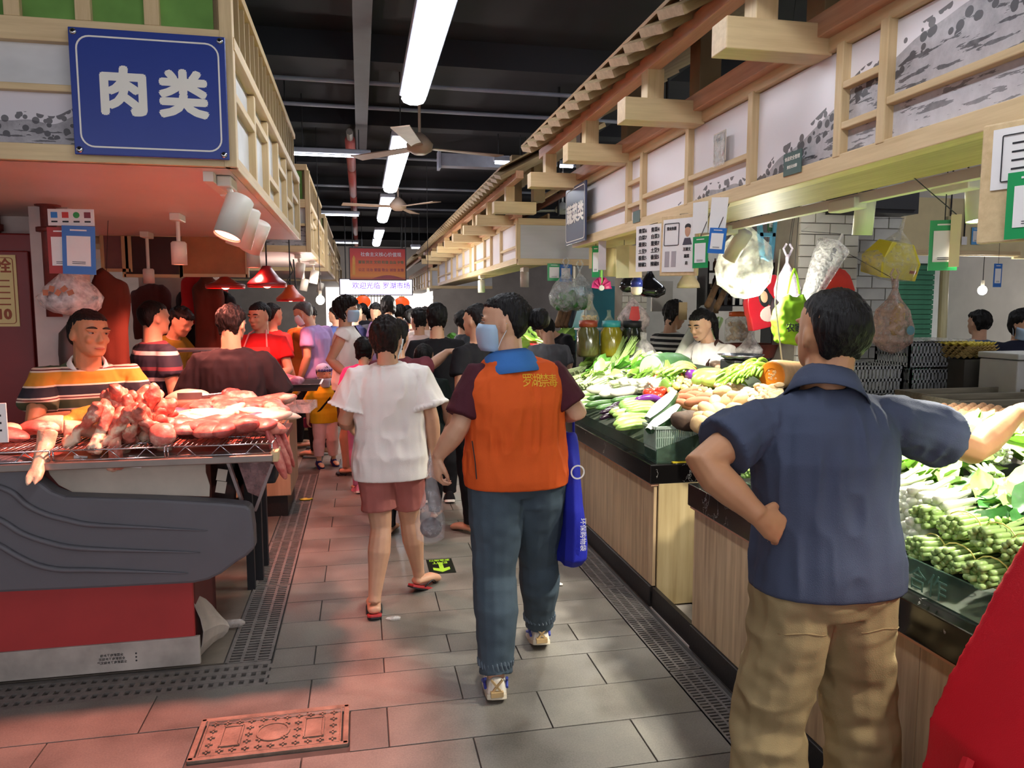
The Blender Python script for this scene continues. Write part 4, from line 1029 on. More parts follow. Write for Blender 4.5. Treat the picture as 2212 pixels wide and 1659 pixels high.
# ----- wire racks
def rack(x0, x1, lab, y0=3.2, y1=4.1, z=.985):
    t = thing('wire_rack', lab, 'rack', ((x0+x1)/2, y0, z), 0, 'chrome racks under the meat')
    w_ = (x1-x0)/2-.004; d = y1-y0; f_ = MB()
    for zz in (0, -.04):
        f_.tube([(-w_, 0, zz), (w_, 0, zz)], .0035, 6)
    for s in (-1, 1): f_.tube([(s*w_, 0, 0), (s*w_, d, 0)], .0035, 6); f_.tube([(s*w_, 0, 0), (s*w_, 0, -.04)], .0035, 6)
    f_.tube([(-w_, d, 0), (w_, d, 0)], .0035, 6)
    for k in (.25, .62): f_.tube([(-w_, d*k, -.004), (w_, d*k, -.004)], .003, 6)
    f_.obj('frame', CHROME, t, True)
    g = MB(); n = int(2*w_/.021)
    for k in range(1, n): x = -w_+2*w_*k/n; g.tube([(x, -.004, .003), (x, d, .003)], .0016, 5)
    g.obj('wires', CHROME, t, True)['kind'] = 'stuff'
    for k in range(3):
        x = -w_+2*w_*(k+.5)/3; MB().tube([(x-.04, 0, -.04), (x, 0, -.002), (x+.04, 0, -.04)], .0025, 5).obj('brace', CHROME, t, True)
rack(-1.75, -1.215, 'leftmost chrome wire rack, under the trotters', y1=3.76); rack(-1.21, -.79, 'middle chrome wire rack, under the heap of bones', y1=3.76); rack(-.785, -.37, 'right chrome wire rack, under the cut pork')

# ----- meat
def meatmat(name, c1, c2, c3, sc=9):
    m, nt, N, L, b = new_mat(name)
    f = noise_tex(nt, coords(nt, (1, 1, 1)), sc, 5, .65)
    L.new(ramp(nt, f, [(.33, c1), (.5, c2), (.62, c3)]), b.inputs['Base Color'])
    b.inputs['Roughness'].default_value = .42; b.inputs['Subsurface Weight'].default_value = .05; b.inputs['Subsurface Radius'].default_value = (.02, .006, .004)
    bump_node(nt, b, noise_tex(nt, coords(nt), 55, 3), .35, .006)
    return m
PORK = meatmat('pork', '#b04a44', '#d3796c', '#efc9b4'); FAT = meatmat('pork_fat', '#e3b79a', '#f0d6bd', '#f6e6d2'); BONEM = meatmat('bony_meat', '#a24038', '#cf7a66', '#f0d2b4', 12); LEAN = meatmat('lean_pork', '#9c3836', '#bf5b54', '#d98a7c'); SKINM = meatmat('pig_skin', '#e5b896', '#efcdae', '#dba585', 6); CHICK = meatmat('yellow_chicken', '#d9a63c', '#e8bf57', '#efd27e', 8); OFFAL = meatmat('purple_offal', '#7a3a54', '#a8607e', '#cf9ab0', 7)
def blob(seed, r, amp=.3, n=22, k=14, sc=6):
    me = MB().ell((0, 0, 0), r, n, k).mesh('meat'); displace(me, amp*min(r), sc, seed); displace(me, amp*.4*min(r), sc*3, seed+1); return me
def boneshape(seed, L_, r):
    rr = random.Random(seed); pts = [V((rr.uniform(-.01, .01), rr.uniform(-.01, .01), L_*(i/6-.5))) for i in range(7)]
    rad = [r*q for q in (1.25, 1.1, .8, .75, 1.0, 1.25, .9)]
    g = MB().tube(pts, rad, 10); g.ell(pts[0]+V((r*.5, 0, -r*.3)), r*.9, 8, 6); g.ell(pts[0]-V((r*.5, 0, r*.3)), r*.85, 8, 6); g.ell(pts[-1]+V((r*.4, 0, r*.2)), r*.9, 8, 6); g.ell(pts[-2]+V((0, r*.6, 0)), (r*.9, r*.8, r*1.4), 8, 6)
    me = remesh(g, .007, 1); displace(me, .36*r, 26, seed); displace(me, .16*r, 80, seed); return me
bones = [boneshape(k, .19, .026) for k in range(5)]; slabs = [blob(k+20, (.085+.01*k, .06, .032), .35, sc=11) for k in range(4)]; chunks = [blob(k+40, (.05, .045, .035), .4, sc=16) for k in range(4)]; strips_ = [blob(k+60, (.15, .045, .024), .3, sc=9) for k in range(3)]
def put(name, me, m, loc, rot, lab, group=None, cat='meat', sc=1):
    o = link(name, me if not me.materials or True else me, None); 
    if not me.materials: me.materials.append(m)
    o.material_slots[0].link = 'OBJECT'; o.material_slots[0].material = m
    me.polygons.foreach_set('use_smooth', [True]*len(me.polygons))
    o.location = loc; o.rotation_euler = rot; o.scale = (sc,)*3; return tag(o, lab, cat, group)
rr = random.Random(4); ZR = .992
# heap of bones
for k in range(30):
    lay = 0 if k < 14 else (1 if k < 24 else 1.6); a = rr.uniform(0, 2*pi); rad = (1-.33*lay)*rr.random()**.5
    x = -.985+rad*.175*math.cos(a); y = 3.46+rad*.17*math.sin(a)
    put('pork_bone', bones[k % 5], BONEM, (x, y, ZR+.05+.05*lay-.03*rad), (rr.uniform(.5, 1.3)*(1 if y > 3.46 else -1)*.8, rr.uniform(-.5, .5), rr.uniform(0, 6.3)), 'meaty pork bone in the heap, '+['bottom', 'middle', 'top'][0 if lay == 0 else (1 if lay == 1 else 2)]+' layer, '+('left' if x < -1.04 else ('right' if x > -.93 else 'centre'))+(' front' if y < 3.42 else ' back'), 'heap of meaty pork bones', sc=rr.uniform(.85, 1.15))
for k, (px, py, tilt) in enumerate([(285, 940, .5), (255, 945, .3), (175, 945, -.5), (215, 930, -.2), (320, 930, .8)]):
    q = at(px, py, y=3.26); put('pork_bone', bones[k], BONEM, (q.x, 3.29, ZR+.075), (.5, tilt, k), 'meaty pork bone standing at the front of the heap, '+['second from the right', 'third from the right', 'leftmost', 'second from the left', 'rightmost'][k], sc=.95)
# pork on the right rack
def scatter(n, x0, x1, y0, y1, z, meshes, m, lab, grp, zr=.02, seed=1, flat=.25, sc=(.85, 1.15)):
    r2 = random.Random(seed)
    nx = max(1, int(round(math.sqrt(n*(x1-x0)/(y1-y0))))); ny = int(math.ceil(n/nx)); c = 0
    for j in range(ny):
        for i in range(nx):
            if c >= n: return
            x = x0+(x1-x0)*(i+.5+r2.uniform(-.3, .3))/nx; y = y0+(y1-y0)*(j+.5+r2.uniform(-.3, .3))/ny
            put('pork_cut', meshes[c % len(meshes)], m, (x, y, z+r2.random()*zr), (r2.uniform(-flat, flat), r2.uniform(-flat, flat), r2.uniform(0, 6.3)), lab+', '+['front', 'middle', 'rear'][min(2, int(3*j/ny))]+' '+['left', 'centre', 'right'][min(2, int(3*i/nx))]+' of it', grp, sc=r2.uniform(*sc)); c += 1
scatter(12, -.77, -.39, 3.28, 3.46, ZR+.035, slabs, LEAN, 'lean pork lump along the front of the right rack', 'lean pork at the front of the right rack', seed=3)
scatter(14, -.8, -.39, 3.46, 3.76, ZR+.045, strips_, FAT, 'pale fatty pork strip on the right rack', 'fatty pork strips on the right rack', seed=5, sc=(.7, 1))
scatter(12, -.85, -.38, 3.78, 4.1, ZR+.05, slabs, PORK, 'pork slab at the back of the right rack', 'pork slabs at the back of the right rack', seed=6)
scatter(6, -.84, -.76, 3.24, 3.5, ZR+.03, chunks, PORK, 'small pork piece between the bones and the right rack', 'small pork pieces by the bones', seed=8)
for k in range(3): put('pork_cut', strips_[k], LEAN, (-.37+.012*k, 3.28+.09*k, .93), (0, 1.25, .2*k), 'pork strip hanging over the right end of the rack', 'pork strips hanging over the rack end', sc=.8)
for k, (px, py) in enumerate([(385, 885), (480, 882), (560, 893)]):
    q = at(px, py, z=1.06); put('offal', blob(80+k, (.09, .07, .035), .35, sc=10), OFFAL, (q.x, q.y, 1.035), (0, 0, k), 'purple offal behind the pork, '+['left', 'middle', 'right'][k]+' piece')
tr = thing('clear_tray', 'clear plastic tray sticking out at the back right of the rack', 'tray', (-.5, 4.22, .99), -.1)
MB().box((0, 0, 0), (.46, .22, .006)).box((.0, -.11, .02), (.48, .006, .045)).box((.23, 0, .02), (.006, .22, .045)).box((0, .11, .02), (.48, .006, .045)).obj('tray_body', clear('tray_film', '#f0d9d2', .4, .1), tr)
# trotters
def trotter(seed, L_=.22):
    g = MB(); pts = [V((0, 0, 0)), V((0, .01, -L_*.25)), V((0, .0, -L_*.55)), V((0, -.015, -L_*.8)), V((0, -.03, -L_))]
    g.tube(pts, [.038, .034, .027, .028, .018], 12)
    for s in (-1, 1): g.tube([pts[3]+V((s*.012, 0, 0)), pts[4]+V((s*.014, -.005, 0)), pts[4]+V((s*.012, -.012, -.03))], [.018, .016, .006], 8)
    me = remesh(g, .005, 2); displace(me, .004, 30, seed); return me
tro = [trotter(1), trotter(2)]
put('pig_trotter', tro[0], SKINM, (-1.255, 3.29, 1.05), (-.62, .1, .1), 'pig trotter hanging over the front edge of the rack', cat='meat')
put('pig_trotter', tro[1], SKINM, (-1.22, 3.36, 1.05), (1.3, .4, -1.2), 'pig trotter lying left of the hanging one, foot pointing left')
put('pig_trotter', tro[0], SKINM, (-1.29, 3.55, 1.04), (1.5, 0, 1.9), 'pig trotter behind the other two', sc=1.1)
for k, (x, y) in enumerate([(-1.42, 3.34), (-1.36, 3.5), (-1.47, 3.45)]): put('pork_cut', slabs[k], [LEAN, PORK, SKINM][k], (x, y, ZR+.04), (0, .2, k), 'pork hock on the leftmost rack, '+['front', 'right', 'far left'][k])
put('chicken', remesh(MB().tube([V((-.14, .02, 0)), V((-.06, .05, .01)), V((.03, .03, .01)), V((.12, -.02, .0)), V((.2, -.05, 0))], [.045, .055, .05, .045, .035], 12).ell((-.15, -.03, -.01), (.035, .06, .035), 10, 8), .007, 2), CHICK, (-1.18, 3.7, ZR+.045), (0, 0, -.1), 'yellow plucked chicken lying in front of the seller', cat='poultry')
for k in range(3): put('yellow_claw', remesh(MB().tube([V((0, 0, 0)), V((.05, .01, 0)), V((.1, 0, 0))], [.012, .009, .012], 8).tube([V((.1, 0, 0)), V((.14, .02, 0))], [.01, .004], 6).tube([V((.1, 0, 0)), V((.145, -.012, 0))], [.01, .004], 6), .004, 1), CHICK, (-1.13+.03*k, 3.6-.02*k, ZR+.03), (0, 0, .15*k), 'yellow chicken foot beside the bone heap', 'yellow chicken feet', cat='poultry')
cs = thing('price_card', 'white price card stand at the left edge of the meat', 'card', (-1.44, 3.28, ZR+.02), .1)
MB().box((0, 0, .08), (.09, .004, .16)).obj('card_face', PAPER, cs, bevel=.01)
for k in range(3): MB().box((-.0, -.003, .05+.03*k), (.05, .001, .008)).obj('print_line', DARKTXT, cs)

# ----- second row of counters on the left
def lcounter(lab, x0, x1, y0, y1, ht, m, tray=True):
    t = thing('stall_counter', lab, 'counter', ((x0+x1)/2, y0, 0)); w_ = x1-x0; d = y1-y0
    MB().box((0, d/2, .08), (w_-.06, d-.06, .16)).obj('plinth', PLINTH, t); MB().box((0, d/2, .16+(ht-.22)/2), (w_, d, ht-.22)).obj('cabinet', m, t, bevel=.006)
    MB().box((0, d/2, ht-.03), (w_+.05, d+.05, .06)).obj('worktop', BLACKM, t, bevel=.004)
    return t
BEI = wood('beige_laminate', '#c9a985', '#ac8c69', 'z', .4, 1.3)
lcounter('beige meat counter behind the wire racks, its end facing the aisle', -2.3, -.66, 4.45, 4.62, .9, BEI) if 0 else None
lcounter('beige counter end with black base left of the boy', -1.95, -.53, 5.62, 6.25, .93, BEI)
lcounter('second beige meat counter beyond the boy', -1.9, -.55, 8.65, 10.1, .9, BEI); lcounter('third beige meat counter far along the left', -1.9, -.55, 10.7, 12.4, .9, BEI); lcounter('fourth meat counter far along the left', -1.9, -.55, 13, 15.5, .9, BEI)
cb = thing('chopping_table', 'low table behind the racks carrying the round chopping block', 'table', (-.8, 4.3, 0))
for s in (-1, 1):
    for q in (-1, 1): MB().box((s*.2, .15+q*.12, .46), (.05, .05, .92)).obj('leg', BLACK, cb)
MB().box((0, .15, .94), (.56, .36, .04)).obj('table_top', mat('stained_table', '#8f5e4c', .5, var=.2), cb, bevel=.005)
WB = wood('chopping_wood', '#a4705a', '#7d4a3c', 'x', .6, 4)
tag(MB().lathe([(.0, 0), (.165, 0), (.17, .015), (.17, .06), (.165, .075), (0, .075)], 32).obj('chopping_block', WB, None, True), 'thick round wooden chopping block behind the bone heap', 'chopping block').location = (-.93, 4.45, .962)
tag(MB().box((0, 0, 0), (.13, .012, .05)).tube([(.065, 0, 0), (.17, 0, .01)], .012, 8).obj('cleaver', STEEL), 'steel cleaver lying on the chopping block', 'cleaver').location = (-.95, 4.42, 1.05)
put('pork_cut', blob(101, (.13, .09, .05), .3, sc=9), FAT, (-1.0, 4.58, 1.03), (0, 0, .3), 'pale pork fat piled beside the chopping block')
put('pork_cut', blob(102, (.1, .08, .05), .35, sc=11), PORK, (-.68, 4.42, 1.02), (0, 0, .3), 'pork lump right of the chopping block, beside the black T-shirt')
put('pork_cut', blob(103, (.09, .05, .07), .35, sc=12), LEAN, (-.74, 4.55, 1.02), (0, .3, 1), 'dark red pork propped behind the chopping block')
# trays of meat on the second counter
def tray(lab, loc, w_, d, m=STEEL, h_=.05):
    t = thing('steel_tray', lab, 'tray', loc); g = MB(); g.loft([[V((sx*w_/2*.92, sy*d/2*.92, 0)) for sx, sy in ((-1, -1), (1, -1), (1, 1), (-1, 1))], [V((sx*w_/2, sy*d/2, h_)) for sx, sy in ((-1, -1), (1, -1), (1, 1), (-1, 1))], [V((sx*(w_/2+.015), sy*(d/2+.015), h_)) for sx, sy in ((-1, -1), (1, -1), (1, 1), (-1, 1))]], False); g.box((0, 0, .002), (w_*.92, d*.92, .004)); g.obj('tray_body', m, t, solid=.003); return t
tray('dark steel tray of purple meat at the counter end behind the boy', (-.56, 5.85, .935), .5, .4, mat('dark_steel', '#4a4648', .4, .5))
for k, (x, y) in enumerate([(-.66, 5.8), (-.5, 5.85), (-.58, 5.95)]): put('offal', blob(110+k, (.1, .06, .04), .35, sc=12), OFFAL, (x, y, 1.0), (0, 0, k*1.2), 'purple meat in the dark tray, '+['left', 'right', 'rear'][k]+' piece')  # same purple material as the offal behind the pork
for c, (x0, x1, y0, y1, lab, m) in enumerate([(-1.8, -.95, 5.7, 6.15, 'pork on the counter behind the black T-shirt', PORK), (-1.2, -.6, 8.7, 9.4, 'pork on the second beige counter', PORK), (-1.2, -.6, 9.4, 10.05, 'pork at the back of the second beige counter', FAT), (-1.3, -.6, 10.75, 12.3, 'pork on the third beige counter', PORK), (-1.3, -.6, 13.1, 15.3, 'pork on the fourth counter', LEAN)]):
    scatter(16, x0, x1, y0, y1, .975 if c == 0 else .945, slabs+strips_, m, lab, lab, seed=20+c, zr=.05, sc=(.9, 1.5))
# scale, bucket
sc_ = thing('weighing_scale', 'stainless steel weighing scale with a raised pan on the second counter', 'scale', (-1.2, 5.85, .93))
MB().box((0, 0, .06), (.26, .26, .1)).obj('base', mat('scale_base', '#8a7f80', .4), sc_, bevel=.012); MB().cyl((0, 0, .11), (0, 0, .3), .025).obj('column', STEEL, sc_); MB().box((0, 0, .31), (.3, .24, .02)).obj('pan', STEEL, sc_, bevel=.006); MB().box((0, -.135, .06), (.2, .004, .05)).obj('display_panel', PAPER, sc_)
bk = thing('bucket', 'pink plastic bucket on the second meat counter', 'bucket', (-1.55, 5.85, .93))
MB().lathe([(.0, .0), (.075, 0), (.1, .2), (.107, .2), (.107, .21), (.095, .21), (.07, .015), (0, .015)], 22).obj('tub', mat('pink_bucket', '#d8485a', .4), bk, True); MB().tube(curve3((-.1, 0, .19), (0, -.2, .12), (.1, 0, .19), 9), .003, 5).obj('handle', CHROME, bk)

# back fascia, boards, pillars behind the stall
fb = thing('stall_canopy', 'tan boarded back of the neighbouring meat row with a painted strip', 'canopy', (-2.2, 6.75, 2.1))
MB().box((0, .05, .3), (2.3, .06, .62)).obj('board', TAN, fb); MB().box((0, 0, 0), (2.35, .06, .05)).obj('rail', PINEX, fb); MB().box((0, .0, .64), (2.35, .06, .05)).obj('rail', PINEX, fb)
for k, (px, py, w_, h_, m, lab) in enumerate([(330, 552, .42, .32, mat('dark_board', '#3a2624', .6), 'dark framed board hanging behind the hanging lamp'), (463, 552, .5, .32, mat('orange_tan_board', '#b5764a', .6), 'tan framed board hanging right of the dark board'), (252, 545, .2, .28, mat('grey_maroon_board', '#7d5a5a', .6), 'small grey board between the pillar and the dark board')]):
    q = at(px, py, y=6.4); t = thing('hanging_board', lab, 'board', (q.x, 6.4, q.z)); MB().box((0, 0, 0), (w_, .02, h_)).obj('panel', m, t)
    for s in (-1, 1): MB().box((s*w_/2, -.005, 0), (.025, .03, h_+.025)).obj('frame_side', PINEZ, t); MB().box((0, -.005, s*h_/2), (w_, .03, .025)).obj('frame_side', PINEX, t)
    for s in (-1, 1): MB().cyl((s*w_*.4, .0, h_/2), (s*w_*.4, .25, h_/2+.2), .004, n=5).obj('hanger', ROPE, t)
struct(MB().box((-1.72, 7.4, 1.3), (.42, .42, 2.6)).obj('wall_column', PINKW))
struct(MB().box((-5.2, 9, 1.4), (.1, 9, 2.8)).obj('wall_back_left', PINKW)); struct(MB().box((-3.6, 11.5, 1.2), (3.2, .1, 2.4)).obj('wall_rear_left', PINKW))
def garmentbit(lab, loc, w_, h_, m, seed, cat='coat', group=None):
    t = thing('hanging_coat', lab, cat, loc, 0, group); g = MB(); g.loft([[V((math.copysign(abs(math.cos(a))**.6, math.cos(a))*w_/2*k, math.copysign(abs(math.sin(a))**.7, math.sin(a))*.05*d, -z*h_)) for a in [2*pi*q/24 for q in range(24)]] for z, k, d in ((0, .15, .5), (.05, .45, .7), (.12, .9, .9), (.2, 1, 1), (.6, .95, 1.1), (.95, 1.05, 1.2), (1, 1.05, 1.15))]); me = remesh(g, .014, 1); displace(me, .03, 9, seed, (1, 1, .15), True); displace(me, .012, 25, seed, (1, 1, .3)); link('cloth', me, m, t, True); hang(t, (max(-3.2, min(-1.1, loc[0])), 6.74 if loc[1] > 6 else 5.19, 2.1), -.02)
CO = [('red jacket hanging on the pillar behind the black T-shirt', 418, 600, 6.9, .22, .42, '#b8262a'), ('dark apron hanging below the red jacket', 412, 640, 7.0, .24, .5, '#2a2022'), ('brown leather apron hanging right of the red jacket', 448, 610, 6.8, .22, .9, '#5a2c22'), ('dark coat hanging left of the pillar', 325, 625, 7.1, .3, .5, '#542a28'), ('black bag hanging right of the brown apron', 478, 640, 6.9, .2, .6, '#1c181a'), ('dark red bag hanging above the black T-shirt', 460, 620, 7.2, .2, .25, '#a03030')]
for k, (lab, px, py, Y, w_, h_, c) in enumerate(CO):
    q = at(px, py, y=Y); garmentbit(lab, (q.x, Y, q.z+.05), w_, h_, cloth('coat_'+c[1:], c), k)
sl_ = at(235, 690, y=5.1); garmentbit('long brown leather apron hanging behind the seller', (sl_.x, 5.1, 1.78), .2, .85, cloth('brown_leather', '#5b2d22'), 9)
# ------------------------------------------------------------------ right side: counters and vegetables
def vcounter(lab, y0, y1, ht, edge, seams, guard=.15, x1=2.45, group=None):
    X = 1.453; t = thing('stall_counter', lab, 'counter', (X, y0, 0)); d = y1-y0; w_ = x1-X
    MB().box((w_/2-.01, d/2, .055), (w_, d-.01, .111)).obj('plinth', PLINTH, t, bevel=.004)
    ys = [0]+seams+[d]
    for a, b in zip(ys, ys[1:]): MB().box((.012, (a+b)/2, (.111+ht-.1)/2), (.018, b-a-.003, ht-.1-.111)).obj('panel', LAMI, t, bevel=.002)
    MB().box((w_/2+.015, -.002, (ht-.1)/2+.004), (w_-.02, .018, ht-.11)).obj('end_panel', LAMI2, t, bevel=.002)
    MB().box((w_/2+.02, d/2, (.111+ht-.1)/2), (w_-.05, d-.04, ht-.23)).obj('carcass', PLINTH, t)
    MB().box((w_/2-.01, d/2, ht-.106), (w_+.01, d+.01, .012)).obj('lip', SALM, t)
    MB().box((w_/2-.01, d/2, ht-.05), (w_+.03, d+.03, .1)).obj('worktop', BLACKM, t, bevel=.005)
    if guard:
        MB().box((.02, d/2, ht+guard/2), (.008, d-.02, guard)).obj('glass_guard', GLASSG, t); MB().box((w_/2, .02, ht+guard/2), (w_-.05, .008, guard)).obj('glass_guard', GLASSG, t)
    return t
FC = vcounter('far vegetable counter with wood panels and black marble edge, heaped with mixed vegetables', 3.5, 6.4, .756, 0, [.62, 1.2, 1.8, 2.4], .16)
NC = vcounter('near vegetable counter with wood panels and black marble edge, heaped with bunched greens', .45, 3.03, .766, 0, [.6, 1.2, 1.75], .1, 2.5)
BED = mat('dark_green_bed', '#26301c', .8, var=.4, vs=12)
def bed(t, x0, x1, y0, y1, za, zb, base, zlo):
    X, Y = t.location.x, t.location.y
    MB().loft([[V((x-X, y-Y, z)) for x, z in ((x0, base), (x1, base), (x1, zb-.05), (x0, za-.05))] for y in (y0, y1)]).obj('display_slope', BED, t)
HA, HB = .87, .33
def heap(px, py, up=0):
    """where the sight line meets the sloping heap z = HA + HB (x-1.47)"""
    d = at(px, py, y=1.0)-V((0, 0, CAMZ)); t = (HA+up-HB*1.47-CAMZ)/(d.z-HB*d.x)
    return V((0, 0, CAMZ))+d*t
MB().box((.012, -.24, .055), (.022, .46, .108)).obj('kerb', PLINTH, FC)
bed(FC, 1.49, 2.44, 3.55, 6.38, HA, HA+HB*.95, .757, 0); bed(NC, 1.49, 2.48, .5, 3.0, .82, 1.0, .767, 0)
tag(MB().box((0, 0, 0), (.13, .02, .006)).obj('yellow_ruler', mat('yellow_strip', '#c9b02c', .4)), 'yellow strip lying on the marble edge in front of the grey basket', 'strip').location = (1.62, 3.505, .76)

# ---- vegetable kinds
def vmat(name, c, var=.18, vs=12, rough=.4, stretch=(1, 1, 1), rand=.12): return mat(name, c, rough, var=var, vs=vs, stretch=stretch, bump=.08, bs=90, rand=rand)
LEAF = vmat('leaf_green', '#5f9a3c', .3, 22); LEAFD = vmat('leaf_dark', '#3c7434', .3, 22); LEAFL = vmat('leaf_light', '#a9cf6b', .2, 22); STALK = vmat('stalk_pale', '#c6d79c', .12); STALKG = vmat('stalk_green', '#9bb56c', .15); BULB = vmat('bulb_white', '#e7ead2', .06)
TOM = vmat('tomato_red', '#cf3a24', .08, rough=.2); POT = vmat('potato_skin', '#c8a878', .12, 30, .7); SWP = vmat('sweet_potato', '#b5704f', .15, 14, .7); CUC = vmat('cucumber_green', '#4f7a3f', .25, 20, .35, (1, 1, .3)); ZUC = vmat('zucchini', '#9fbf74', .3, 9, .35, (3, 3, .2)); AUB = vmat('aubergine_purple', '#6f2f8a', .15, 6, .2); AUBD = vmat('aubergine_dark', '#2c1a2c', .2, 6, .25); GOURD = vmat('bitter_gourd', '#9fcc67', .2, 40, .35); DAI = vmat('daikon_white', '#ece6d4', .05); CORN = vmat('corn_yellow', '#ead77c', .1, 30); CHIL = vmat('green_chilli', '#7fae3c', .15, 8, .25); CHILR = vmat('red_chilli', '#c62a1f', .1, 8, .25); BELLG = vmat('green_bell', '#7fae50', .15, 7, .2); GING = vmat('ginger', '#d9bd94', .12, 20, .7); WAX = vmat('wax_gourd_green', '#3e5f3c', .25, 10, .35); WAXW = vmat('wax_gourd_flesh', '#eef0e0', .04); PUM = vmat('pumpkin_skin', '#d6a878', .12, 8, .5, (3, 3, .5)); PUMF = vmat('pumpkin_flesh', '#e8861c', .1, 10, .5); TARO = vmat('taro_skin', '#4a372a', .35, 18, .8); CARR = vmat('carrot_orange', '#dd8240', .12, 12)
def sm(mb, *dz):
    me = mb.mesh('veg')
    for a, sc, sd in dz: displace(me, a, sc, sd)
    me.polygons.foreach_set('use_smooth', [True]*len(me.polygons)); return me
def spindle(L_, r, bend=0, n=12, k=10, tip=.35, ridge=0, nr=6):
    pts = [V((0, bend*math.sin(pi*i/(k-1)), L_*(i/(k-1)-.5))) for i in range(k)]
    rad = [r*max(.12, min(1, (math.sin(pi*(i+.35)/(k-.3))**tip))) for i in range(k)]; rad[0] *= .5; rad[-1] *= .4
    g = MB().tube(pts, rad, n*2 if ridge else n)
    if ridge:
        nn = n*2
        for i in range(k):
            for j in range(nn):
                p = V(g.v[i*nn+j]); c = pts[i]; g.v[i*nn+j] = tuple(c+(p-c)*(1+ridge*math.cos(nr*2*pi*j/nn)))
    return g
M_ = {}
M_['tomato'] = [sm(MB().lathe([(.0, -.026), (.018, -.027), (.032, -.015), (.035, .0), (.03, .018), (.016, .026), (.004, .022), (0, .022)], 16), (.002, 25, k)) for k in range(2)]
M_['potato'] = [sm(MB().ell((0, 0, 0), (.034, .045, .03), 14, 10), (.008, 14, k), (.003, 40, k)) for k in range(4)]
M_['sweet'] = [sm(spindle(.17, .028, .012), (.007, 16, k)) for k in range(3)]
M_['cucumber'] = [sm(spindle(.26, .021, .008, tip=.25), (.002, 30, k)) for k in range(2)]
M_['zucchini'] = [sm(spindle(.22, .026, .004, tip=.22)) for k in range(1)]
M_['aubergine'] = [sm(spindle(.25, .024, .02, tip=.4)) for k in range(1)]
M_['gourd'] = [sm(spindle(.25, .03, .008, tip=.35, ridge=.12, nr=8), (.0035, 55, k)) for k in range(2)]
M_['loofah'] = [sm(spindle(.27, .027, .012, tip=.3, ridge=.14, nr=7)) for k in range(1)]
M_['daikon'] = [sm(spindle(.28, .033, .003, tip=.3))]
M_['corn'] = [sm(spindle(.2, .025, .0, tip=.35), (.0025, 110, 2))]
M_['chilli'] = [sm(spindle(.15, .0105, .02, 8, 8, tip=.5)), sm(spindle(.17, .009, .03, 8, 8, tip=.5))]
M_['ginger'] = [sm(MB().ell((0, 0, 0), (.022, .04, .018), 10, 7).ell((.025, .02, 0), (.015, .025, .014), 8, 6).ell((-.02, -.025, .003), (.014, .024, .014), 8, 6), (.005, 30, k)) for k in range(2)]
M_['carrot'] = [sm(spindle(.15, .016, .003, tip=.6))]
def bellmesh():
    g = MB().lathe([(.0, -.04), (.02, -.042), (.03, -.03), (.036, -.0), (.038, .02), (.03, .036), (.014, .03), (.006, .026)], 24); n = 24
    for i in range(8):
        for j in range(n): p = V(g.v[i*n+j]); f_ = 1+.12*math.cos(4*2*pi*j/n)*(1 if i > 0 else 0); g.v[i*n+j] = (p.x*f_, p.y*f_, p.z)
    g.tube([(0, 0, .026), (.004, 0, .042), (.012, 0, .052)], .005, 6, mi=1); return sm(g)
M_['bell'] = [bellmesh()]
STEMM = vmat('veg_stem', '#6b8a3a', .2)
def veg(kind, name, m, loc, rot, lab, group=None, sc=1, k=0, cat='vegetable'):
    me = M_[kind][k % len(M_[kind])]
    while len(me.materials) < (2 if kind == 'bell' else 1): me.materials.append(m if not me.materials else STEMM)
    o = bpy.data.objects.new(name, me); COL.objects.link(o); o.material_slots[0].link = 'OBJECT'; o.material_slots[0].material = m
    o.location = loc; o.rotation_euler = rot; o.scale = (sc,)*3; return tag(o, lab, cat, group)
q5 = random.Random(11)
LY = (pi/2, 0, 0)
def lay(a, tilt=0): return (pi/2+tilt, 0, a)      # long vegetables lying down, a = heading
def pile(kind, name, m, pxs, lab, group, a=0, aj=.2, up=.03, sc=1, cat='vegetable', lay_=True):
    for k, p in enumerate(pxs):
        q = heap(p[0], p[1], up+(p[2] if len(p) > 2 else 0))
        rot = lay(a+q5.uniform(-aj, aj), q5.uniform(-.1, .1)) if lay_ else (q5.uniform(-.6, .6), q5.uniform(-.6, .6), q5.uniform(0, 6))
        veg(kind, name, m, q, rot, lab if isinstance(lab, str) else lab[k % len(lab)], group, sc*q5.uniform(.92, 1.08), k, cat)
AX = -pi/2+.25
veg_ = pile
pile('tomato', 'tomato', TOM, [(1402, 850), (1428, 846), (1420, 858)], ['tomato on the far counter, leftmost of the loose three', 'tomato on the far counter, topmost of the loose three', 'tomato on the far counter, lowest of the loose three'], 'loose tomatoes', lay_=False, sc=1.25)
pile('bell', 'bell_pepper', TOM, [(1422, 826)], 'upright red bell pepper above the tomatoes', None, lay_=False, up=.05, sc=1.25)
pile('bell', 'bell_pepper', BELLG, [(1447, 815), (1440, 832)], ['upper green bell pepper right of the red one', 'lower green bell pepper right of the red one'], 'green bell peppers', lay_=False, up=.04, sc=1.25)
pile('cucumber', 'cucumber', CUC, [(1303, 862), (1360, 864), (1300, 873), (1322, 880)], ['dark cucumber above the small aubergines', 'pale-ended cucumber behind the purple aubergine', 'lower dark cucumber at the front left', 'short cucumber tip at the front left'], 'dark cucumbers', a=AX)
pile('zucchini', 'zucchini', ZUC, [(1264, 856), (1262, 864), (1268, 872), (1275, 850), (1290, 843), (1262, 880)], 'striped pale marrow at the left end of the far heap', 'striped marrows', a=AX)
pile('daikon', 'white_radish', DAI, [(1325, 850), (1355, 846), (1310, 842)], ['long white radish, front one of three', 'long white radish, right one of three', 'long white radish, rear one of three'], 'white radishes', a=AX, up=.05)
pile('aubergine', 'aubergine', AUB, [(1402, 866)], 'long purple aubergine in the middle of the heap', a=AX, group=None, up=.045)
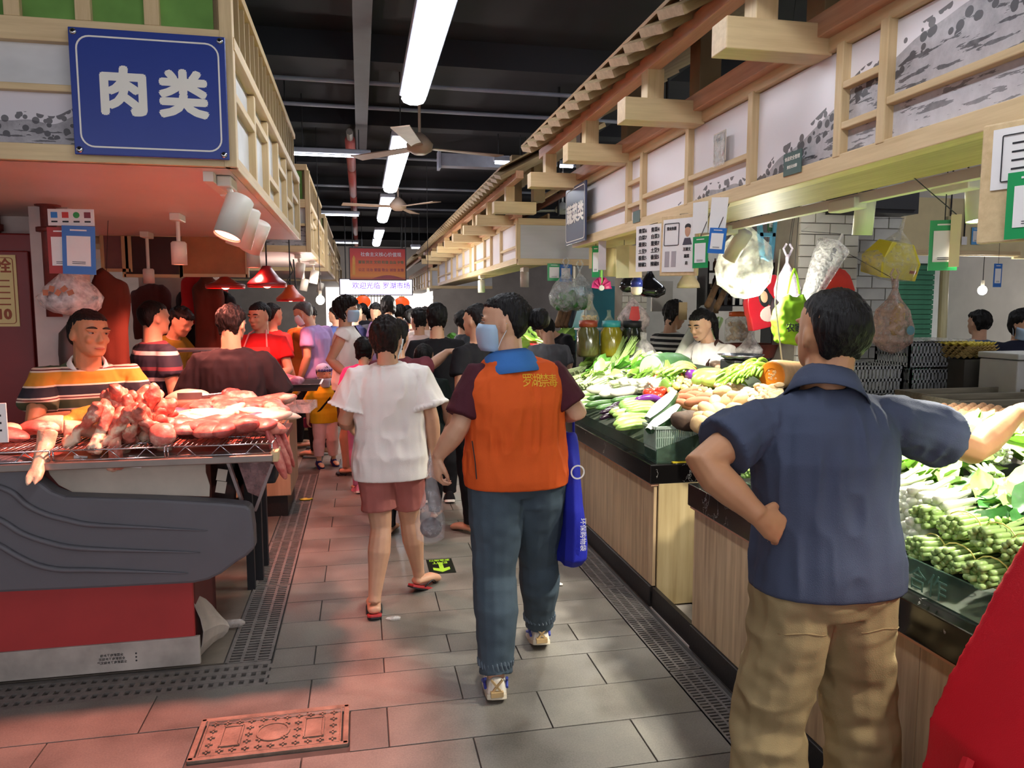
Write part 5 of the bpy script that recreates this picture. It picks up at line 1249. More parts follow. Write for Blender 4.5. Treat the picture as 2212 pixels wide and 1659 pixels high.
pile('aubergine', 'aubergine', AUBD, [(1322, 893), (1330, 884), (1318, 902), (1338, 878)], 'dark thin aubergine at the front edge by the glass', 'dark aubergines at the glass', a=AX+.3, sc=.75)
pile('gourd', 'bitter_gourd', GOURD, [(1380, 880), (1370, 873), (1392, 888)], 'knobbly pale green bitter gourd in front of the purple aubergine', 'bitter gourds', a=AX+.1, up=.04)
pile('loofah', 'loofah', LEAFL, [(1360, 897), (1372, 905), (1350, 890), (1372, 921), (1360, 914)], 'ridged green loofah at the front beside the grey basket', 'ridged loofahs', a=AX+.2, up=.025)
pile('corn', 'corn_cob', CORN, [(1462, 834), (1478, 838), (1450, 846), (1470, 822)], 'pale yellow corn cob slanting above the tomatoes', 'corn cobs', a=AX+.9, up=.04, aj=.15)
pile('sweet', 'sweet_potato', SWP, [(1488, 866), (1505, 858), (1478, 876), (1515, 872), (1530, 862), (1495, 850), (1470, 868), (1520, 850)], 'pinkish-brown sweet potato behind the potatoes', 'sweet potatoes', a=.8, aj=.6, up=.03)
pile('potato', 'potato', POT, [(1545, 868, .03), (1530, 885, .03), (1508, 892), (1517, 907), (1540, 905), (1555, 890), (1560, 850, .03), (1575, 870), (1588, 858, .02), (1498, 905), (1535, 920), (1515, 918), (1570, 905), (1590, 885), (1600, 870), (1560, 920), (1588, 905)], 'brown potato in the heap in front of the man in navy', 'potatoes', lay_=False, sc=1.3)
pile('ginger', 'ginger_root', GING, [(1505+q5.uniform(-20, 95), 838+q5.uniform(-14, 16)) for k in range(26)]+[(1598+q5.uniform(0, 85), 850+q5.uniform(-16, 18)) for k in range(26)], 'knobbly pale ginger root behind the sweet potatoes', 'ginger roots', lay_=False)
pile('carrot', 'carrot', CARR, [(1482, 806), (1492, 803), (1470, 856), (1475, 808)], 'orange carrot between the beans and the purple aubergine', 'carrots', a=AX+.2)
pile('chilli', 'red_chilli', CHILR, [(1465, 800), (1478, 799), (1488, 798), (1470, 804)], 'red chilli beside the bundle of long beans', 'red chillies', a=AX+.2, up=.06)
pile('chilli', 'green_pepper', CHIL, [(1560+q5.uniform(0, 90), 0) for k in range(0)], '', '')
gp = []
for k in range(54):
    u = q5.random(); v = q5.uniform(-1, 1); gp.append((1568+u*78, 826-u*30+v*15, .03+.035*(1-abs(v))))
pile('chilli', 'green_pepper', CHIL, gp, 'long light green pepper in the pile beside the cut pumpkin', 'long green peppers', a=AX+.35, aj=.4, sc=1.25)
pile('chilli', 'green_bean', LEAFL, [(1455+q5.uniform(-20, 30), 800+q5.uniform(-9, 9), .05) for k in range(26)], 'long pale bean in the bundle right of the cut wax gourd', 'long beans', a=AX+.05, aj=.12, sc=1.2)
q = heap(1495, 811, .05); o = link('round_aubergine', sm(MB().ell((0, 0, 0), (.045, .06, .04), 16, 10)), AUB); o.location = q; tag(o, 'round shiny purple aubergine beside the papaya', 'vegetable')
for k, (px, py) in enumerate([(1532, 809), (1548, 822), (1520, 820)]):
    o = link('papaya', sm(MB().ell((0, 0, 0), (.12, .055, .05), 16, 10), (.008, 10, k)), vmat('papaya_green', '#93b554', .2, 9, .35)); o.location = heap(px, py, .05); o.rotation_euler = (0, 0, .3*k); tag(o, 'green papaya behind the ginger, '+['largest', 'right', 'left'][k]+' of three', 'fruit')
wg = thing('wax_gourd', 'big cut wax gourd with a white face, lying behind the greens', 'vegetable', heap(1440, 797, .07), rot=(0, 0, .5))
MB().tube([(x, 0, 0) for x in (-.16, -.1, 0, .12, .2, .25)], [.108, .112, .115, .105, .08, .02], 24).obj('rind', WAX, wg, True); MB().lathe([(0, 0), (.1, 0), (.1, .006), (.04, .008), (0, .002)], 24, (-.161, 0, 0), Matrix.Rotation(-pi/2, 3, 'Y')).obj('cut_face', WAXW, wg)
pk = thing('pumpkin', 'half pumpkin with an orange cut face at the back right of the heap', 'vegetable', heap(1690, 808, .02), rot=(0, 0, .55))
MB().tube([(x, 0, 0) for x in (-.12, -.08, 0, .1, .2, .27)], [.078, .085, .08, .07, .06, .035], 22).obj('rind', PUM, pk, True); fc_ = MB().lathe([(.078, 0), (.072, .004), (.04, .004), (.03, -.02), (0, -.03)], 22, (-.121, 0, 0), Matrix.Rotation(-pi/2, 3, 'Y')).obj('cut_face', PUMF, pk)
fr = MB()
for k in range(14): fr.ell((-.118, q5.uniform(-.025, .025), q5.uniform(-.025, .025)), (.006, .009, .009), 6, 4)
fr.obj('seeds', PUM, fc_)['kind'] = 'stuff'
# grey basket with melon slices and taro
gb = thing('basket', 'grey plastic basket at the front corner holding white melon slices and a taro', 'basket', (1.64, 3.64, .76))
BASK = mat('grey_green_plastic', '#a9b6a8', .4)
g = MB(); A_ = [(-.15, -.08), (.15, -.08), (.15, .08), (-.15, .08)]
for (a, b), (c, d) in zip(A_, A_[1:]+A_[:1]):
    n = 26 if abs(a-c) > .2 else 14
    for k in range(n): x = a+(c-a)*k/n; y = b+(d-b)*k/n; g.box((x*1.02, y*1.02, .115), (.006, .006, .1))
    g.bar((a*1.06, b*1.06, .172), (c*1.06, d*1.06, .172), .014, .014); g.bar((a, b, .06), (c, d, .06), .006, .02); g.bar((a, b, .12), (c, d, .12), .006, .006)
g.obj('lattice', BASK, gb); MB().box((0, 0, .03), (.3, .16, .06)).obj('base', BASK, gb)
for k, (dx, dy, dz, ry) in enumerate([(-.085, -.01, .215, -.5), (-.06, .08, .27, -.6)]):
    t = thing('melon_slice', 'white wedge of wax melon in the grey basket, '+['front', 'rear'][k]+' one', 'vegetable', (1.64+dx, 3.64+dy, .76+dz), rot=(0, ry, .35))
    MB().grid(lambda u, v: V(((u-.5)*.24, .045*math.cos(pi*v), -.05*math.sin(pi*v))*1) if 0 else V(((u-.5)*.24, .05*math.cos(pi*v)*math.sin(pi*(.15+.7*u)), -.06*math.sin(pi*v)*math.sin(pi*(.15+.7*u)))), 12, 9).obj('rind', WAX, t, True)
    MB().grid(lambda u, v: V(((u-.5)*.235, .048*(2*v-1)*math.sin(pi*(.15+.7*u)), .004+.008*math.cos(pi*(v-.5)))), 12, 6).obj('flesh', WAXW, t, True)
tr_ = thing('taro', 'dark hairy taro with a pale scar lying in the grey basket', 'vegetable', at(1480, 908, y=3.55), rot=(0, .1, .2))
link('body', sm(MB().ell((0, 0, 0), (.09, .058, .055), 18, 12), (.012, 14, 1), (.004, 70, 2)), TARO, tr_); MB().ell((.035, -.05, .01), (.014, .008, .014), 8, 6).obj('scar', DAI, tr_)

# ---- leaves and bunches
def leafmesh(L_, w_, curl, seed, n=7, m_=5):
    rr_ = random.Random(seed); g = MB()
    def fn(u, v):
        s = (v-.5)*2; wd = w_*(math.sin(pi*min(1, u*.92+.05))**.7); x = L_*u
        return V((x, s*wd, curl*u*u*L_*1.2+abs(s)*wd*.35+.008*math.sin(9*u+seed)*s))
    g.grid(fn, n, m_); me = g.mesh('leaf'); me.polygons.foreach_set('use_smooth', [True]*len(me.polygons)); return me
LEAVES = [leafmesh(.14, .032, .25, 1), leafmesh(.12, .04, -.3, 2), leafmesh(.16, .028, .1, 3), leafmesh(.1, .036, .5, 4)]
def stalks(n, r, L_, rb, seed, bulb=0, taper=.7):
    rr_ = random.Random(seed); g = MB(); c = 0; ring_ = 0
    pos = []
    while len(pos) < n:
        k = max(1, 6*ring_); 
        for i in range(k):
            if len(pos) < n: a = 2*pi*i/k+ring_; pos.append((rb*2.05*ring_*math.cos(a), rb*2.05*ring_*math.sin(a)*.8))
        ring_ += 1
    for y, z in pos:
        l = L_*rr_.uniform(.85, 1.1); x0 = rr_.uniform(-.012, .012)
        pts = [(x0, y, z), (x0+.02, y, z), (l*.5, y*.9, z*.9), (l, y*1.35+rr_.uniform(-.01, .01), z*1.3+rr_.uniform(-.005, .015))]
        g.tube(pts, [rb*(1+bulb*.4), rb*(1+bulb), rb*.85, rb*taper*.7], 7)
    return sm(g)
STK = {'choy': [stalks(19, .045, .2, .0085, k) for k in range(3)], 'onion': [stalks(13, .05, .2, .0125, k+5, .25) for k in range(2)], 'celery': [stalks(19, .045, .3, .0075, k+9) for k in range(2)], 'garlic': [stalks(16, .04, .16, .007, k+13, .55) for k in range(2)], 'chive': [stalks(37, .04, .3, .004, k+17) for k in range(1)]}
def bunch(kind, lab, loc, rz, group, mst, mlf, nleaf=9, sc=1, tilt=0, band=False):
    t = thing('vegetable_bunch', lab, 'vegetable', loc, 0, group, rot=(q5.uniform(-.2, .2), tilt, rz)); t.scale = (sc,)*3
    me = STK[kind][q5.randrange(len(STK[kind]))]
    o = bpy.data.objects.new('stalks', me); COL.objects.link(o); o.parent = t; o['kind'] = 'stuff'
    if not me.materials: me.materials.append(mst)
    o.material_slots[0].link = 'OBJECT'; o.material_slots[0].material = mst
    for k in range(nleaf):
        lm = LEAVES[q5.randrange(4)]
        if not lm.materials: lm.materials.append(LEAF)
        l = bpy.data.objects.new('leaf', lm); COL.objects.link(l); l.parent = t; l.material_slots[0].link = 'OBJECT'; l.material_slots[0].material = mlf if q5.random() < .75 else LEAFL
        l.location = (q5.uniform(.13, .2), q5.uniform(-.045, .045), q5.uniform(-.01, .05)); l.rotation_euler = (q5.uniform(-.7, .7), q5.uniform(-.25, .3), q5.uniform(-.6, .6)); l.scale = (q5.uniform(.8, 1.35),)*3
    if band: MB().tube([(.06, .05*math.cos(a), .04*math.sin(a)) for a in [2*pi*k/14 for k in range(15)]], .002, 5).obj('rubber_band', CORN, t)
    return t
def nz(x): return .82+(x-1.49)*.18
# near counter: front row of bunch ends, then rows behind
r6 = random.Random(3)
ORD = ['first', 'second', 'third', 'fourth', 'fifth', 'sixth', 'seventh', 'eighth', 'ninth', 'tenth', 'eleventh', 'twelfth']
kinds = [('choy', STALKG, LEAF, 'choy sum bunch with cut green stalk ends at the glass of the near counter', 'choy sum bunches at the near glass'), ('onion', BULB, LEAFL, 'thick white spring onion bunch near the back of the man in navy', 'white spring onion bunches'), ('garlic', STALK, LEAFL, 'small white-rooted garlic shoot bunch at the right edge', 'garlic shoot bunches')]
ybs = [2.92, 2.8, 2.68, 2.56, 2.44, 2.32, 2.2, 2.08]
for k, y in enumerate(ybs[:4]): bunch('celery', 'celery bunch in the bottom row by the navy sleeve, '+ORD[k]+' from the far end', (1.56+r6.uniform(0, .03), y, nz(1.6)+.03), r6.uniform(-.15, .25), 'celery bunches', LEAFL, LEAFL, 6, band=True)
for k, y in enumerate(ybs[:4]): bunch('celery', 'celery bunch lying on the lower celery row, '+ORD[k]+' from the far end', (1.63+r6.uniform(0, .03), y-.03, nz(1.65)+.1), r6.uniform(-.15, .25), 'celery bunches on top', LEAFL, LEAFL, 6)
for lay2 in (0, 1):
    for k, y in enumerate([2.36, 2.24, 2.12, 2.0, 1.9]): bunch('onion', ('white spring onion bunch at the near glass, ' if lay2 == 0 else 'white spring onion bunch on top of the others, ')+ORD[k]+' from the far end', (1.6+.04*lay2, y-.04*lay2, nz(1.6)+.035+.085*lay2), r6.uniform(-.1, .3), kinds[1][4]+(' on top' if lay2 else ''), BULB, LEAFL, 7)
    for k, y in enumerate([1.8, 1.69, 1.58, 1.47, 1.36, 1.26]): bunch('choy', ('choy sum bunch at the near glass, ' if lay2 == 0 else 'choy sum bunch stacked on the front row, ')+ORD[k]+' from the man in navy', (1.55+.06*lay2, y+.05*lay2, nz(1.55)+.03+.075*lay2), r6.uniform(-.1, .35), kinds[0][4]+(' on top' if lay2 else ''), STALKG, LEAFD, 9, band=True)
for k, y in enumerate([1.16, 1.07, .98, .9, .82]): bunch('garlic', 'white-rooted garlic shoot bunch at the right edge, '+ORD[k]+' from the choy sum', (1.54, y, nz(1.54)+.03), r6.uniform(0, .5), kinds[2][4], BULB, LEAFL, 5)
for j, (x, lab, st, lf) in enumerate([(1.88, 'leafy lettuce bunch in the middle row of the near counter', LEAFL, LEAFL), (2.1, 'dark leafy mustard bunch, third row of the near counter', STALK, LEAF), (2.3, 'pale cabbage-leaf bunch at the near counter back', BULB, LEAFL)]):
    for k in range(12):
        y = 2.9-k*.17+r6.uniform(-.04, .04); bunch('choy', lab+', '+ORD[k]+' from the far end', (x-.1+r6.uniform(-.04, .04), y, nz(x)+.045+.01*j), r6.uniform(-.7, 1.2), lab.replace('bunch', 'bunches'), st, lf, 12, .95, .0)
# far counter leafy greens at the left/back
for k in range(15):
    px, py = 1228+(k % 5)*26+r6.uniform(-6, 6), 838-(k//5)*17+r6.uniform(-4, 4)
    bunch('choy', ['leafy lettuce bunch at the left end of the far counter, front row', 'leafy lettuce bunch at the left end of the far counter, middle row', 'leafy lettuce bunch at the left end of the far counter, rear row'][k//5], heap(px, py, .05), r6.uniform(-1, 1), 'lettuce bunches on the far counter row '+'abc'[k//5], STALK, [LEAFL, LEAF, LEAFL][k//5], 10, 1.0, -.3)
for k in range(10):
    px, py = 1320+(k % 5)*20, 835-(k//5)*22
    bunch('onion', 'pale bok choy bunch under the brightest lamp of the far counter', heap(px, py, .06), r6.uniform(-.6, .6), 'pale bok choy bunches', BULB, LEAFL, 8, .9, -.2)
for k in range(4): bunch('chive', 'upright bunch of garlic chives at the back of the far counter', heap(1285+14*k, 800, .03), r6.uniform(-.5, .5), 'garlic chive bunches', STALKG, LEAF, 0, 1, -.95)
# further counters on the right
for k, (y0, y1, lab) in enumerate([(7.75, 9.9, 'third vegetable counter beyond the gap, behind the shoppers in black'), (10.5, 13, 'fourth vegetable counter far along the right side')]):
    t = vcounter(lab, y0, y1, .76, 0, [.9, 1.8], .1); bed(t, 1.49, 2.44, y0+.05, y1-.05, .85, 1.1, .761, 0)
    for i in range(16): bunch('choy', 'leafy bunch heaped on the '+['third', 'fourth'][k]+' vegetable counter', (1.58+.2*(i % 4), y0+.25+.5*(i//4)+r6.uniform(-.1, .1), .92+.06*(i % 4)), r6.uniform(0, 3), 'leafy bunches on the %s counter' % ['third', 'fourth'][k], STALK, [LEAF, LEAFL][i % 2], 9, 1.5, -.2)
MBc = mat('white_card_bits', '#e8e6de', .6)
tag(MB().box((0, 0, 0), (.2, .02, .22), (0, .4, .2)).obj('white_board', MBc), 'white card propped among the greens of the third counter', 'card').location = (1.6, 8.3, 1.12)
tag(MB().lathe([(.09, 0), (.11, .1), (.115, .1), (.1, .0), (0, 0)], 16).obj('red_basin', RED, None, True), 'red plastic basin on the third vegetable counter', 'basin').location = (1.95, 8.0, 1.06)
# marble notice strip on the near glass
for k in range(9): pass
lettering('请勿挤压 谢谢合作', .07, mat('glass_print_green', '#40695a', .5, var=0), NC, (.012, 1.42, .815), (pi/2, 0, -pi/2), .0004, 0)
# ------------------------------------------------------------------ lamps
LAMPW = mat('white_lamp_body', '#e3ddd0', .45, var=.03)
GLOWR = mat('lit_red_bulb', '#ff8a78', emit=22, emit_col='#ff6a55', var=0); GLOWW = mat('lit_white_bulb', '#ffffff', emit=28, emit_col='#fff6dd', var=0)
RCOL = (1.0, .27, .19); WCOL = (1.0, .955, .83)
def cyl_lamp(lab, tip, axis, r, l, glow, group, power=0, col=WCOL, angle=110, track=None, blend=.5):
    """cylinder spotlight: tip = centre of the mouth, axis = direction the light leaves"""
    t = thing('spot_lamp', lab, 'lamp', tip, 0, group); a = V(axis).normalized(); m_ = a.to_track_quat('-Z', 'Y').to_matrix()
    MB().lathe([(r*.95, .004), (r, 0), (r, l), (r*.8, l+.01), (.001, l+.012)], 24, (0, 0, 0), m_, cap=False).obj('body', LAMPW, t, True)
    MB().lathe([(r*.94, .012), (.0, .008)], 24, (0, 0, 0), m_, cap=False).obj('bulb', glow, t)
    if track == 'canopy': track = (tip[0], tip[1], 2.095 if tip[0] < 0 else 1.945)
    if track == 'ceiling': track = (tip[0], tip[1], 3.68)
    top = -a*(l*.75); tk = V(track)-V(tip) if track is not None else V((0, 0, l+.12))
    MB().tube([top, (top+tk)/2+V((0, 0, .01)), tk], .012, 8).obj('arm', LAMPW, t); MB().box(tk, (.06, .16, .045)).obj('track_head', LAMPW, t, bevel=.006)
    if power: lamp('SPOT', 'lamp_light', V(tip)+a*.02, power, col, V(tip)+a, r*.8, angle, blend)
    return t
G1 = 'white cylinder lamps in the meat stall'; G2 = 'white cylinder lamps in the vegetable stalls'
a = at(490, 512, y=3.38); cyl_lamp('big white cylinder lamp glowing red under the left canopy corner, nearest of its row', a, (-.32, -.3, -1), .058, .18, GLOWR, G1, 240, RCOL, 88, (-.56, 3.5, 2.09), .35)
a = at(515, 532, y=3.75); cyl_lamp('white cylinder lamp just behind the nearest one under the left canopy', a, (-.3, .1, -1), .06, .18, GLOWR, G1, 150, RCOL, 82, (-.6, 3.8, 2.09))
a = at(540, 542, y=4.4); cyl_lamp('third white cylinder lamp tilted under the left canopy', a, (-.45, .3, -1), .058, .17, GLOWR, G1, 90, RCOL, 90, (-.66, 4.35, 2.09), .4)
a = at(388, 572, y=4.9); cyl_lamp('white cylinder lamp hanging in front of the dark board', a, (0, 0, -1), .045, .13, GLOWR, G1, 80, RCOL, 120, 'canopy')
a = at(548, 578, y=6.0); cyl_lamp('white cylinder lamp right of the tan board', a, (0, 0, -1), .05, .14, GLOWR, G1, 60, RCOL, 100, 'canopy')
a = at(322, 612, y=6.1); cyl_lamp('small lit lamp low between the boards and the coats', a, (0, 0, -1), .04, .1, GLOWR, G1, 30, RCOL, 140, 'canopy')
for k, (px, py, Y, lab) in enumerate([(645, 600, 8.3, 'lamp under the second left canopy'), (676, 612, 9.4, 'lamp farther under the second left canopy'), (690, 632, 12.4, 'lamp under the third left canopy'), (655, 628, 10.3, 'lamp behind the orange shade')]):
    cyl_lamp('white cylinder '+lab, at(px, py, y=Y), (-.2, 0, -1), .05, .15, GLOWR, G1, [70, 0, 100, 0][k], RCOL, 95, 'canopy')
tkl = MB().box((0, 0, 0), (.04, 1.3, .04)).obj('lamp_track', LAMPW); tkl.location = (-.61, 4.0, 2.095); tag(tkl, 'white lamp track under the left canopy soffit', 'lamp track')
# red shades
def shade(lab, loc, r, h_, m, power=0):
    t = thing('heat_lamp', lab, 'lamp', loc, 0, 'red shaded lamps over the meat')
    MB().lathe([(r, 0), (r*1.02, .01), (r, .02), (r*.62, h_*.45), (r*.3, h_*.85), (r*.22, h_), (0, h_)], 26, cap=False).obj('shade', m, t, True, solid=.004)
    MB().lathe([(r*1.0, -.012), (r*1.03, 0), (r*1.0, .012)], 26, cap=False).obj('rim', RED, t, True)
    MB().ell((0, 0, .02), r*.28, 12, 8).obj('bulb', GLOWR, t, True); MB().cyl((0, 0, h_), (0, 0, (2.118 if loc[1] < 6.5 else 3.7)-loc[2]), .006, n=6).obj('cord', ROPE, t)
    if power: lamp('SPOT', 'lamp_light', V(loc)-V((0, 0, .08)), power, RCOL, V(loc)-V((0, 0, 1)), .05, 120)
shade('large dark red conical lamp shade above the red T-shirt seller', at(577, 617, y=6.1), .145, .15, mat('dark_red_shade', '#7d1218', .3), 40)
shade('orange conical lamp shade right of the large red shade', at(628, 648, y=7.4), .13, .14, mat('orange_shade', '#c8481f', .35, emit=.0), 40)
shade('flat red lamp shade behind the tan board', at(487, 620, y=6.4), .15, .08, mat('dark_red_shade2', '#8d2620', .35), 0)
tag(MB().tube([(0, 0, 0), (.03, 0, -.12), (-.03, 0, -.22), (.05, .0, -.3), (.02, 0, -.36), (-.05, 0, -.3), (0, 0, -.2)], .006, 6).tube([(.04, 0, 0), (.05, 0, -.2), (.07, 0, -.42)], .007, 6).obj('dangling_cable', ROPE), 'tangled black cable dangling under the second left canopy', 'cable').location = at(625, 560, y=7.95)
# bright bare bulbs
def bulb(lab, loc, r, power, col):
    t = thing('bare_bulb', lab, 'lamp', loc, 0, 'bright bare bulbs'); MB().ell((0, 0, 0), (r, r, r*1.1), 16, 10).obj('glass', GLOWW, t, True); MB().cyl((0, 0, r), (0, 0, r+.06), .018).obj('socket', LAMPW, t); MB().cyl((0, 0, r+.06), (0, 0, 3.7-loc[2]), .004, n=6).obj('cord', ROPE, t)
    lamp('POINT', 'lamp_light', V(loc)-V((0, 0, r+.03)), power, col, size=.05)
bulb('glaring bare bulb among the hanging bags above the vegetable seller', at(1640, 612, y=4.0), .045, 34, WCOL)
bulb('glaring bare bulb far along the left stalls', at(692, 648, y=9.2), .05, 60, (1, .85, .8))
bulb('glaring bare bulb far along the right stalls', at(925, 642, y=9.6), .06, 60, (1, .97, .88))
bulb('small lit bulb in front of the green shutters at the far right', at(2122, 627, y=6.9), .045, 70, WCOL)
# lamps over the vegetables
a = at(1862, 508, x=1.92); cyl_lamp('lit white cylinder lamp hanging above the man in navy', a, (0, .1, -1), .037, .15, GLOWW, G2, 90, WCOL, 115, (1.85, a.y, 1.945))
a = at(2118, 478, x=2.0); cyl_lamp('lit white cylinder lamp at the upper right, above the greens', a, (.0, -.1, -1), .043, .16, GLOWW, G2, 190, WCOL, 125, (1.9, a.y, 1.945))
a = at(1575, 560, x=1.9); cyl_lamp('tilted white cylinder lamp beside the milky hanging bag', a, (-.35, .55, -1), .04, .16, GLOWW, G2, 90, WCOL, 110, (1.85, a.y-.05, 1.945))
a = at(1320, 600, x=1.85); cyl_lamp('white cylinder lamp between the hanging cards and the paper roll', V((1.85, 5.0, 1.8)), (0, -.1, -1), .04, .14, GLOWW, G2, 80, WCOL, 120, (1.8, 5.0, 1.945))
for k, (px, py, Y) in enumerate([(1133, 620, 7.6), (1040, 632, 9.5)]): cyl_lamp('white cylinder lamp under the second right canopy, '+['beside the hair bun', 'left of the hair bun'][k], at(px, py, y=Y), (0, 0, -1), .045, .15, GLOWW, G2, 70, WCOL, 120, 'canopy')
tk = MB().box((0, 0, 0), (.035, 3.2, .035)).obj('lamp_track', LAMPW); tk.location = (1.86, 2.9, 1.96); tag(tk, 'white lamp track under the right canopy soffit', 'lamp track')
lamp('SPOT', 'lamp_light', (1.9, .9, 1.85), 90, WCOL, (2.0, .9, 0), .05, 120)
# general strip-light glow is given by the tubes themselves
bl = thing('bulb_lamp', 'blue-capped cream bulb lamp hanging in front of the fridge', 'lamp', at(1375, 637, x=1.75))
MB().lathe([(0, 0), (.025, .002), (.036, .02), (.037, .05)], 20, cap=False).obj('diffuser', mat('cream_diffuser', '#eee6cc', .4), bl, True); MB().lathe([(.038, .05), (.038, .09), (.028, .1), (.018, .12), (.01, .16), (0, .17)], 20).obj('cap', mat('blue_metal', '#3a49a8', .3, .4), bl, True); MB().cyl((0, 0, .165), (0, 0, 1.965-bl.location.z), .003, n=5).obj('cord', ROPE, bl)
gl = thing('bell_lamp', 'beige bell-shaped lamp hanging left of the milky bag', 'lamp', at(1487, 622, y=5.3))
MB().lathe([(.085, 0), (.08, .03), (.05, .08), (.03, .12), (.025, .2), (0, .2)], 20, cap=False).obj('shade', mat('beige_shade', '#cbb992', .5), gl, True, solid=.004); MB().cyl((0, 0, .19), (0, 0, 3.7-gl.location.z), .004, n=5).obj('cord', ROPE, gl)

# ------------------------------------------------------------------ cards, boards and bags hanging at the right canopy
Fx = 1.405
def hang_card(name, lab, px, py, w_, h_, frame, x=Fx, cat='card', rz=-pi/2+.25, string=.06, **k):
    q = at(px, py, x=x); return card(name, lab, q, w_, h_, frame, rz, string=string, cat=cat, **k)
def sheet(name, lab, px, py, w_, h_, m, x=Fx, cat='paper', rz=-pi/2+.25, tilt=0):
    q = at(px, py, x=x); t = thing(name, lab, cat, q, 0, None, rot=(0, tilt, rz)); MB().box((0, 0, 0), (w_, .003, h_)).obj('sheet', m, t); q.x < 1.43 and hang(t, (1.45, q.y, 1.968), h_/2); 1.46 < q.x < 3 and hang(t, (min(1.75, q.x), q.y, 1.968), h_/2); return t
pr = sheet('price_list', 'white hand-written list with two columns in a clear sleeve under the right canopy', 1402, 536, .19, .225, PAPER, 1.40, 'list', -pi/2+.35)
r7 = random.Random(5)
for c in (-.045, .045):
    for k in range(6):
        lettering(['青菜', '白菜', '葱姜', '土豆', '番茄', '辣椒'][k]+str(r7.randint(2, 9)), .024, DARKTXT, pr, (c, -.003, .085-.033*k), (pi/2, 0, 0), .0003, .0006)
lb = thing('licence_board', 'pine-framed board with a licence, a portrait photo and two small prints', 'board', at(1466, 530, x=1.40), 0, rot=(0, .03, -pi/2+.3))
MB().box((0, .005, 0), (.25, .01, .27)).obj('backboard', PINE, lb, bevel=.003); MB().box((0, -.002, .0), (.21, .004, .235)).obj('sheet', PAPER, lb)
hang(lb, (1.45, lb.location.y, 1.968), .135); outline(.1, .1, .006, .003, lambda u, v, w_: V((u-.045, -.0045-w_, v+.05)), DARKTXT, lb); lettering('营业执照', .016, DARKTXT, lb, (-.045, -.0055, .075), (pi/2, 0, 0), .0003, .0006)
ph = MB().ell((.06, -.0045, .06), (.018, .0015, .026), 14, 8).obj('portrait', SKIN, lb); MB().ell((.06, -.0042, .078), (.02, .0015, .014), 12, 6).obj('hair_print', DARKTXT, lb); MB().prism([(.03, 0), (.09, 0), (.078, .03), (.042, .03)], lambda u, v, w_: V((u, -.005+w_, v)), .001).obj('jacket_print', mat('print_grey', '#444450', .6), lb)
for k, tx in enumerate(['王建文', '蔬菜', '店']): lettering(tx, .017, DARKTXT, lb, (.06, -.005, -.02-.03*k), (pi/2, 0, 0), .0003, .0006)
for x in (-.07, -.025): MB().box((x, -.005, -.06), (.03, .001, .07)).obj('print_block', mat('print_soft', '#a8a2a4', .6), lb)
hang_card('payment_card', 'green-edged payment card in a long clear sleeve right of the licence board', 1513, 545, .075, .13, GREEN, 1.40, rz=-pi/2+.5); sheet('clear_sleeve', 'white upper sleeve above the green-edged payment card', 1513, 470, .075, .13, PAPER, 1.41, 'sleeve', -pi/2+.5)
hang_card('payment_card', 'blue payment card in a tilted sleeve left of the milky bag', 1549, 520, .07, .1, CARDB, 1.40, rz=-pi/2+.7, tilt=.1); sheet('clear_sleeve', 'white upper sleeve above the tilted blue card', 1552, 465, .07, .14, PAPER, 1.41, 'sleeve', -pi/2+.7, .08)
hang_card('payment_card', 'big green payment card hanging right of the yellow bag', 2038, 530, .085, .165, GREEN, 1.9, rz=-pi/2+1.0, string=.22)
sheet('cream_card', 'narrow cream card behind the big green payment card', 2063, 520, .03, .17, CREAM, 1.92, 'card', -pi/2+1.0)
wb_ = thing('notice_board', 'pine-framed notice board with a green payment card at the right edge', 'board', at(2232, 385, x=1.40), 0, rot=(0, 0, -pi/2+.35))
MB().box((0, .01, 0), (.22, .012, .26)).obj('backboard', PINE, wb_, bevel=.004); MB().box((.01, .002, .05), (.19, .003, .13)).obj('sheet', PAPER, wb_); hang(wb_, (1.45, wb_.location.y, 1.968), .13); outline(.15, .1, .004, .002, lambda u, v, w_: V((u+.01, -.0005-w_, v+.05)), DARKTXT, wb_)
card_ = card('payment_card', 'green payment card stuck on the notice board at the right edge', at(2236, 440, x=1.385), .11, .14, GREEN, -pi/2+.35)
for k in range(4): MB().box((.01, .0, .08-.018*k), (.11, .001, .004)).obj('print_line', DARKTXT, wb_)
ctf = sheet('certificate', 'framed certificate in shiny clear film taped on the ink painting', 1555, 318, .1, .12, mat('cert_cream', '#d5c9b8', .3, coat=.5), 1.44, 'certificate', -pi/2)
outline(.086, .105, .004, .002, lambda u, v, w_: V((u, -.002-w_, v)), mat('cert_gold', '#8c7f74', .5), ctf); lettering('营业执照', .014, DARKTXT, ctf, (0, -.0025, .03), (pi/2, 0, 0), .0003, .0005); MB().lathe([(.009, 0), (0, .001)], 14, (.028, -.002, -.03), Matrix.Rotation(pi/2, 3, 'X')).obj('seal', RED, ctf); MB().box((0, -.004, -.01), (.095, .002, .13)).obj('film', FILM, ctf)
gn = sheet('small_plate', 'small dark green plate with white lettering on the ink painting', 1712, 352, .105, .075, mat('dark_green_plate', '#44605a', .4), 1.44, 'plate', -pi/2); lettering('食品安全管理', .015, SIGNW, gn, (0, -.002, .016), (pi/2, 0, 0), .0003, .0004); lettering('责任公示牌', .012, SIGNW, gn, (0, -.002, -.012), (pi/2, 0, 0), .0003, .0004)
gn = sheet('small_plate', 'tiny dark green plate in the narrow lattice bay beside the vegetable sign', 1375, 468, .1, .06, mat('dark_green_plate', '#44605a', .4), 1.44, 'plate', -pi/2)
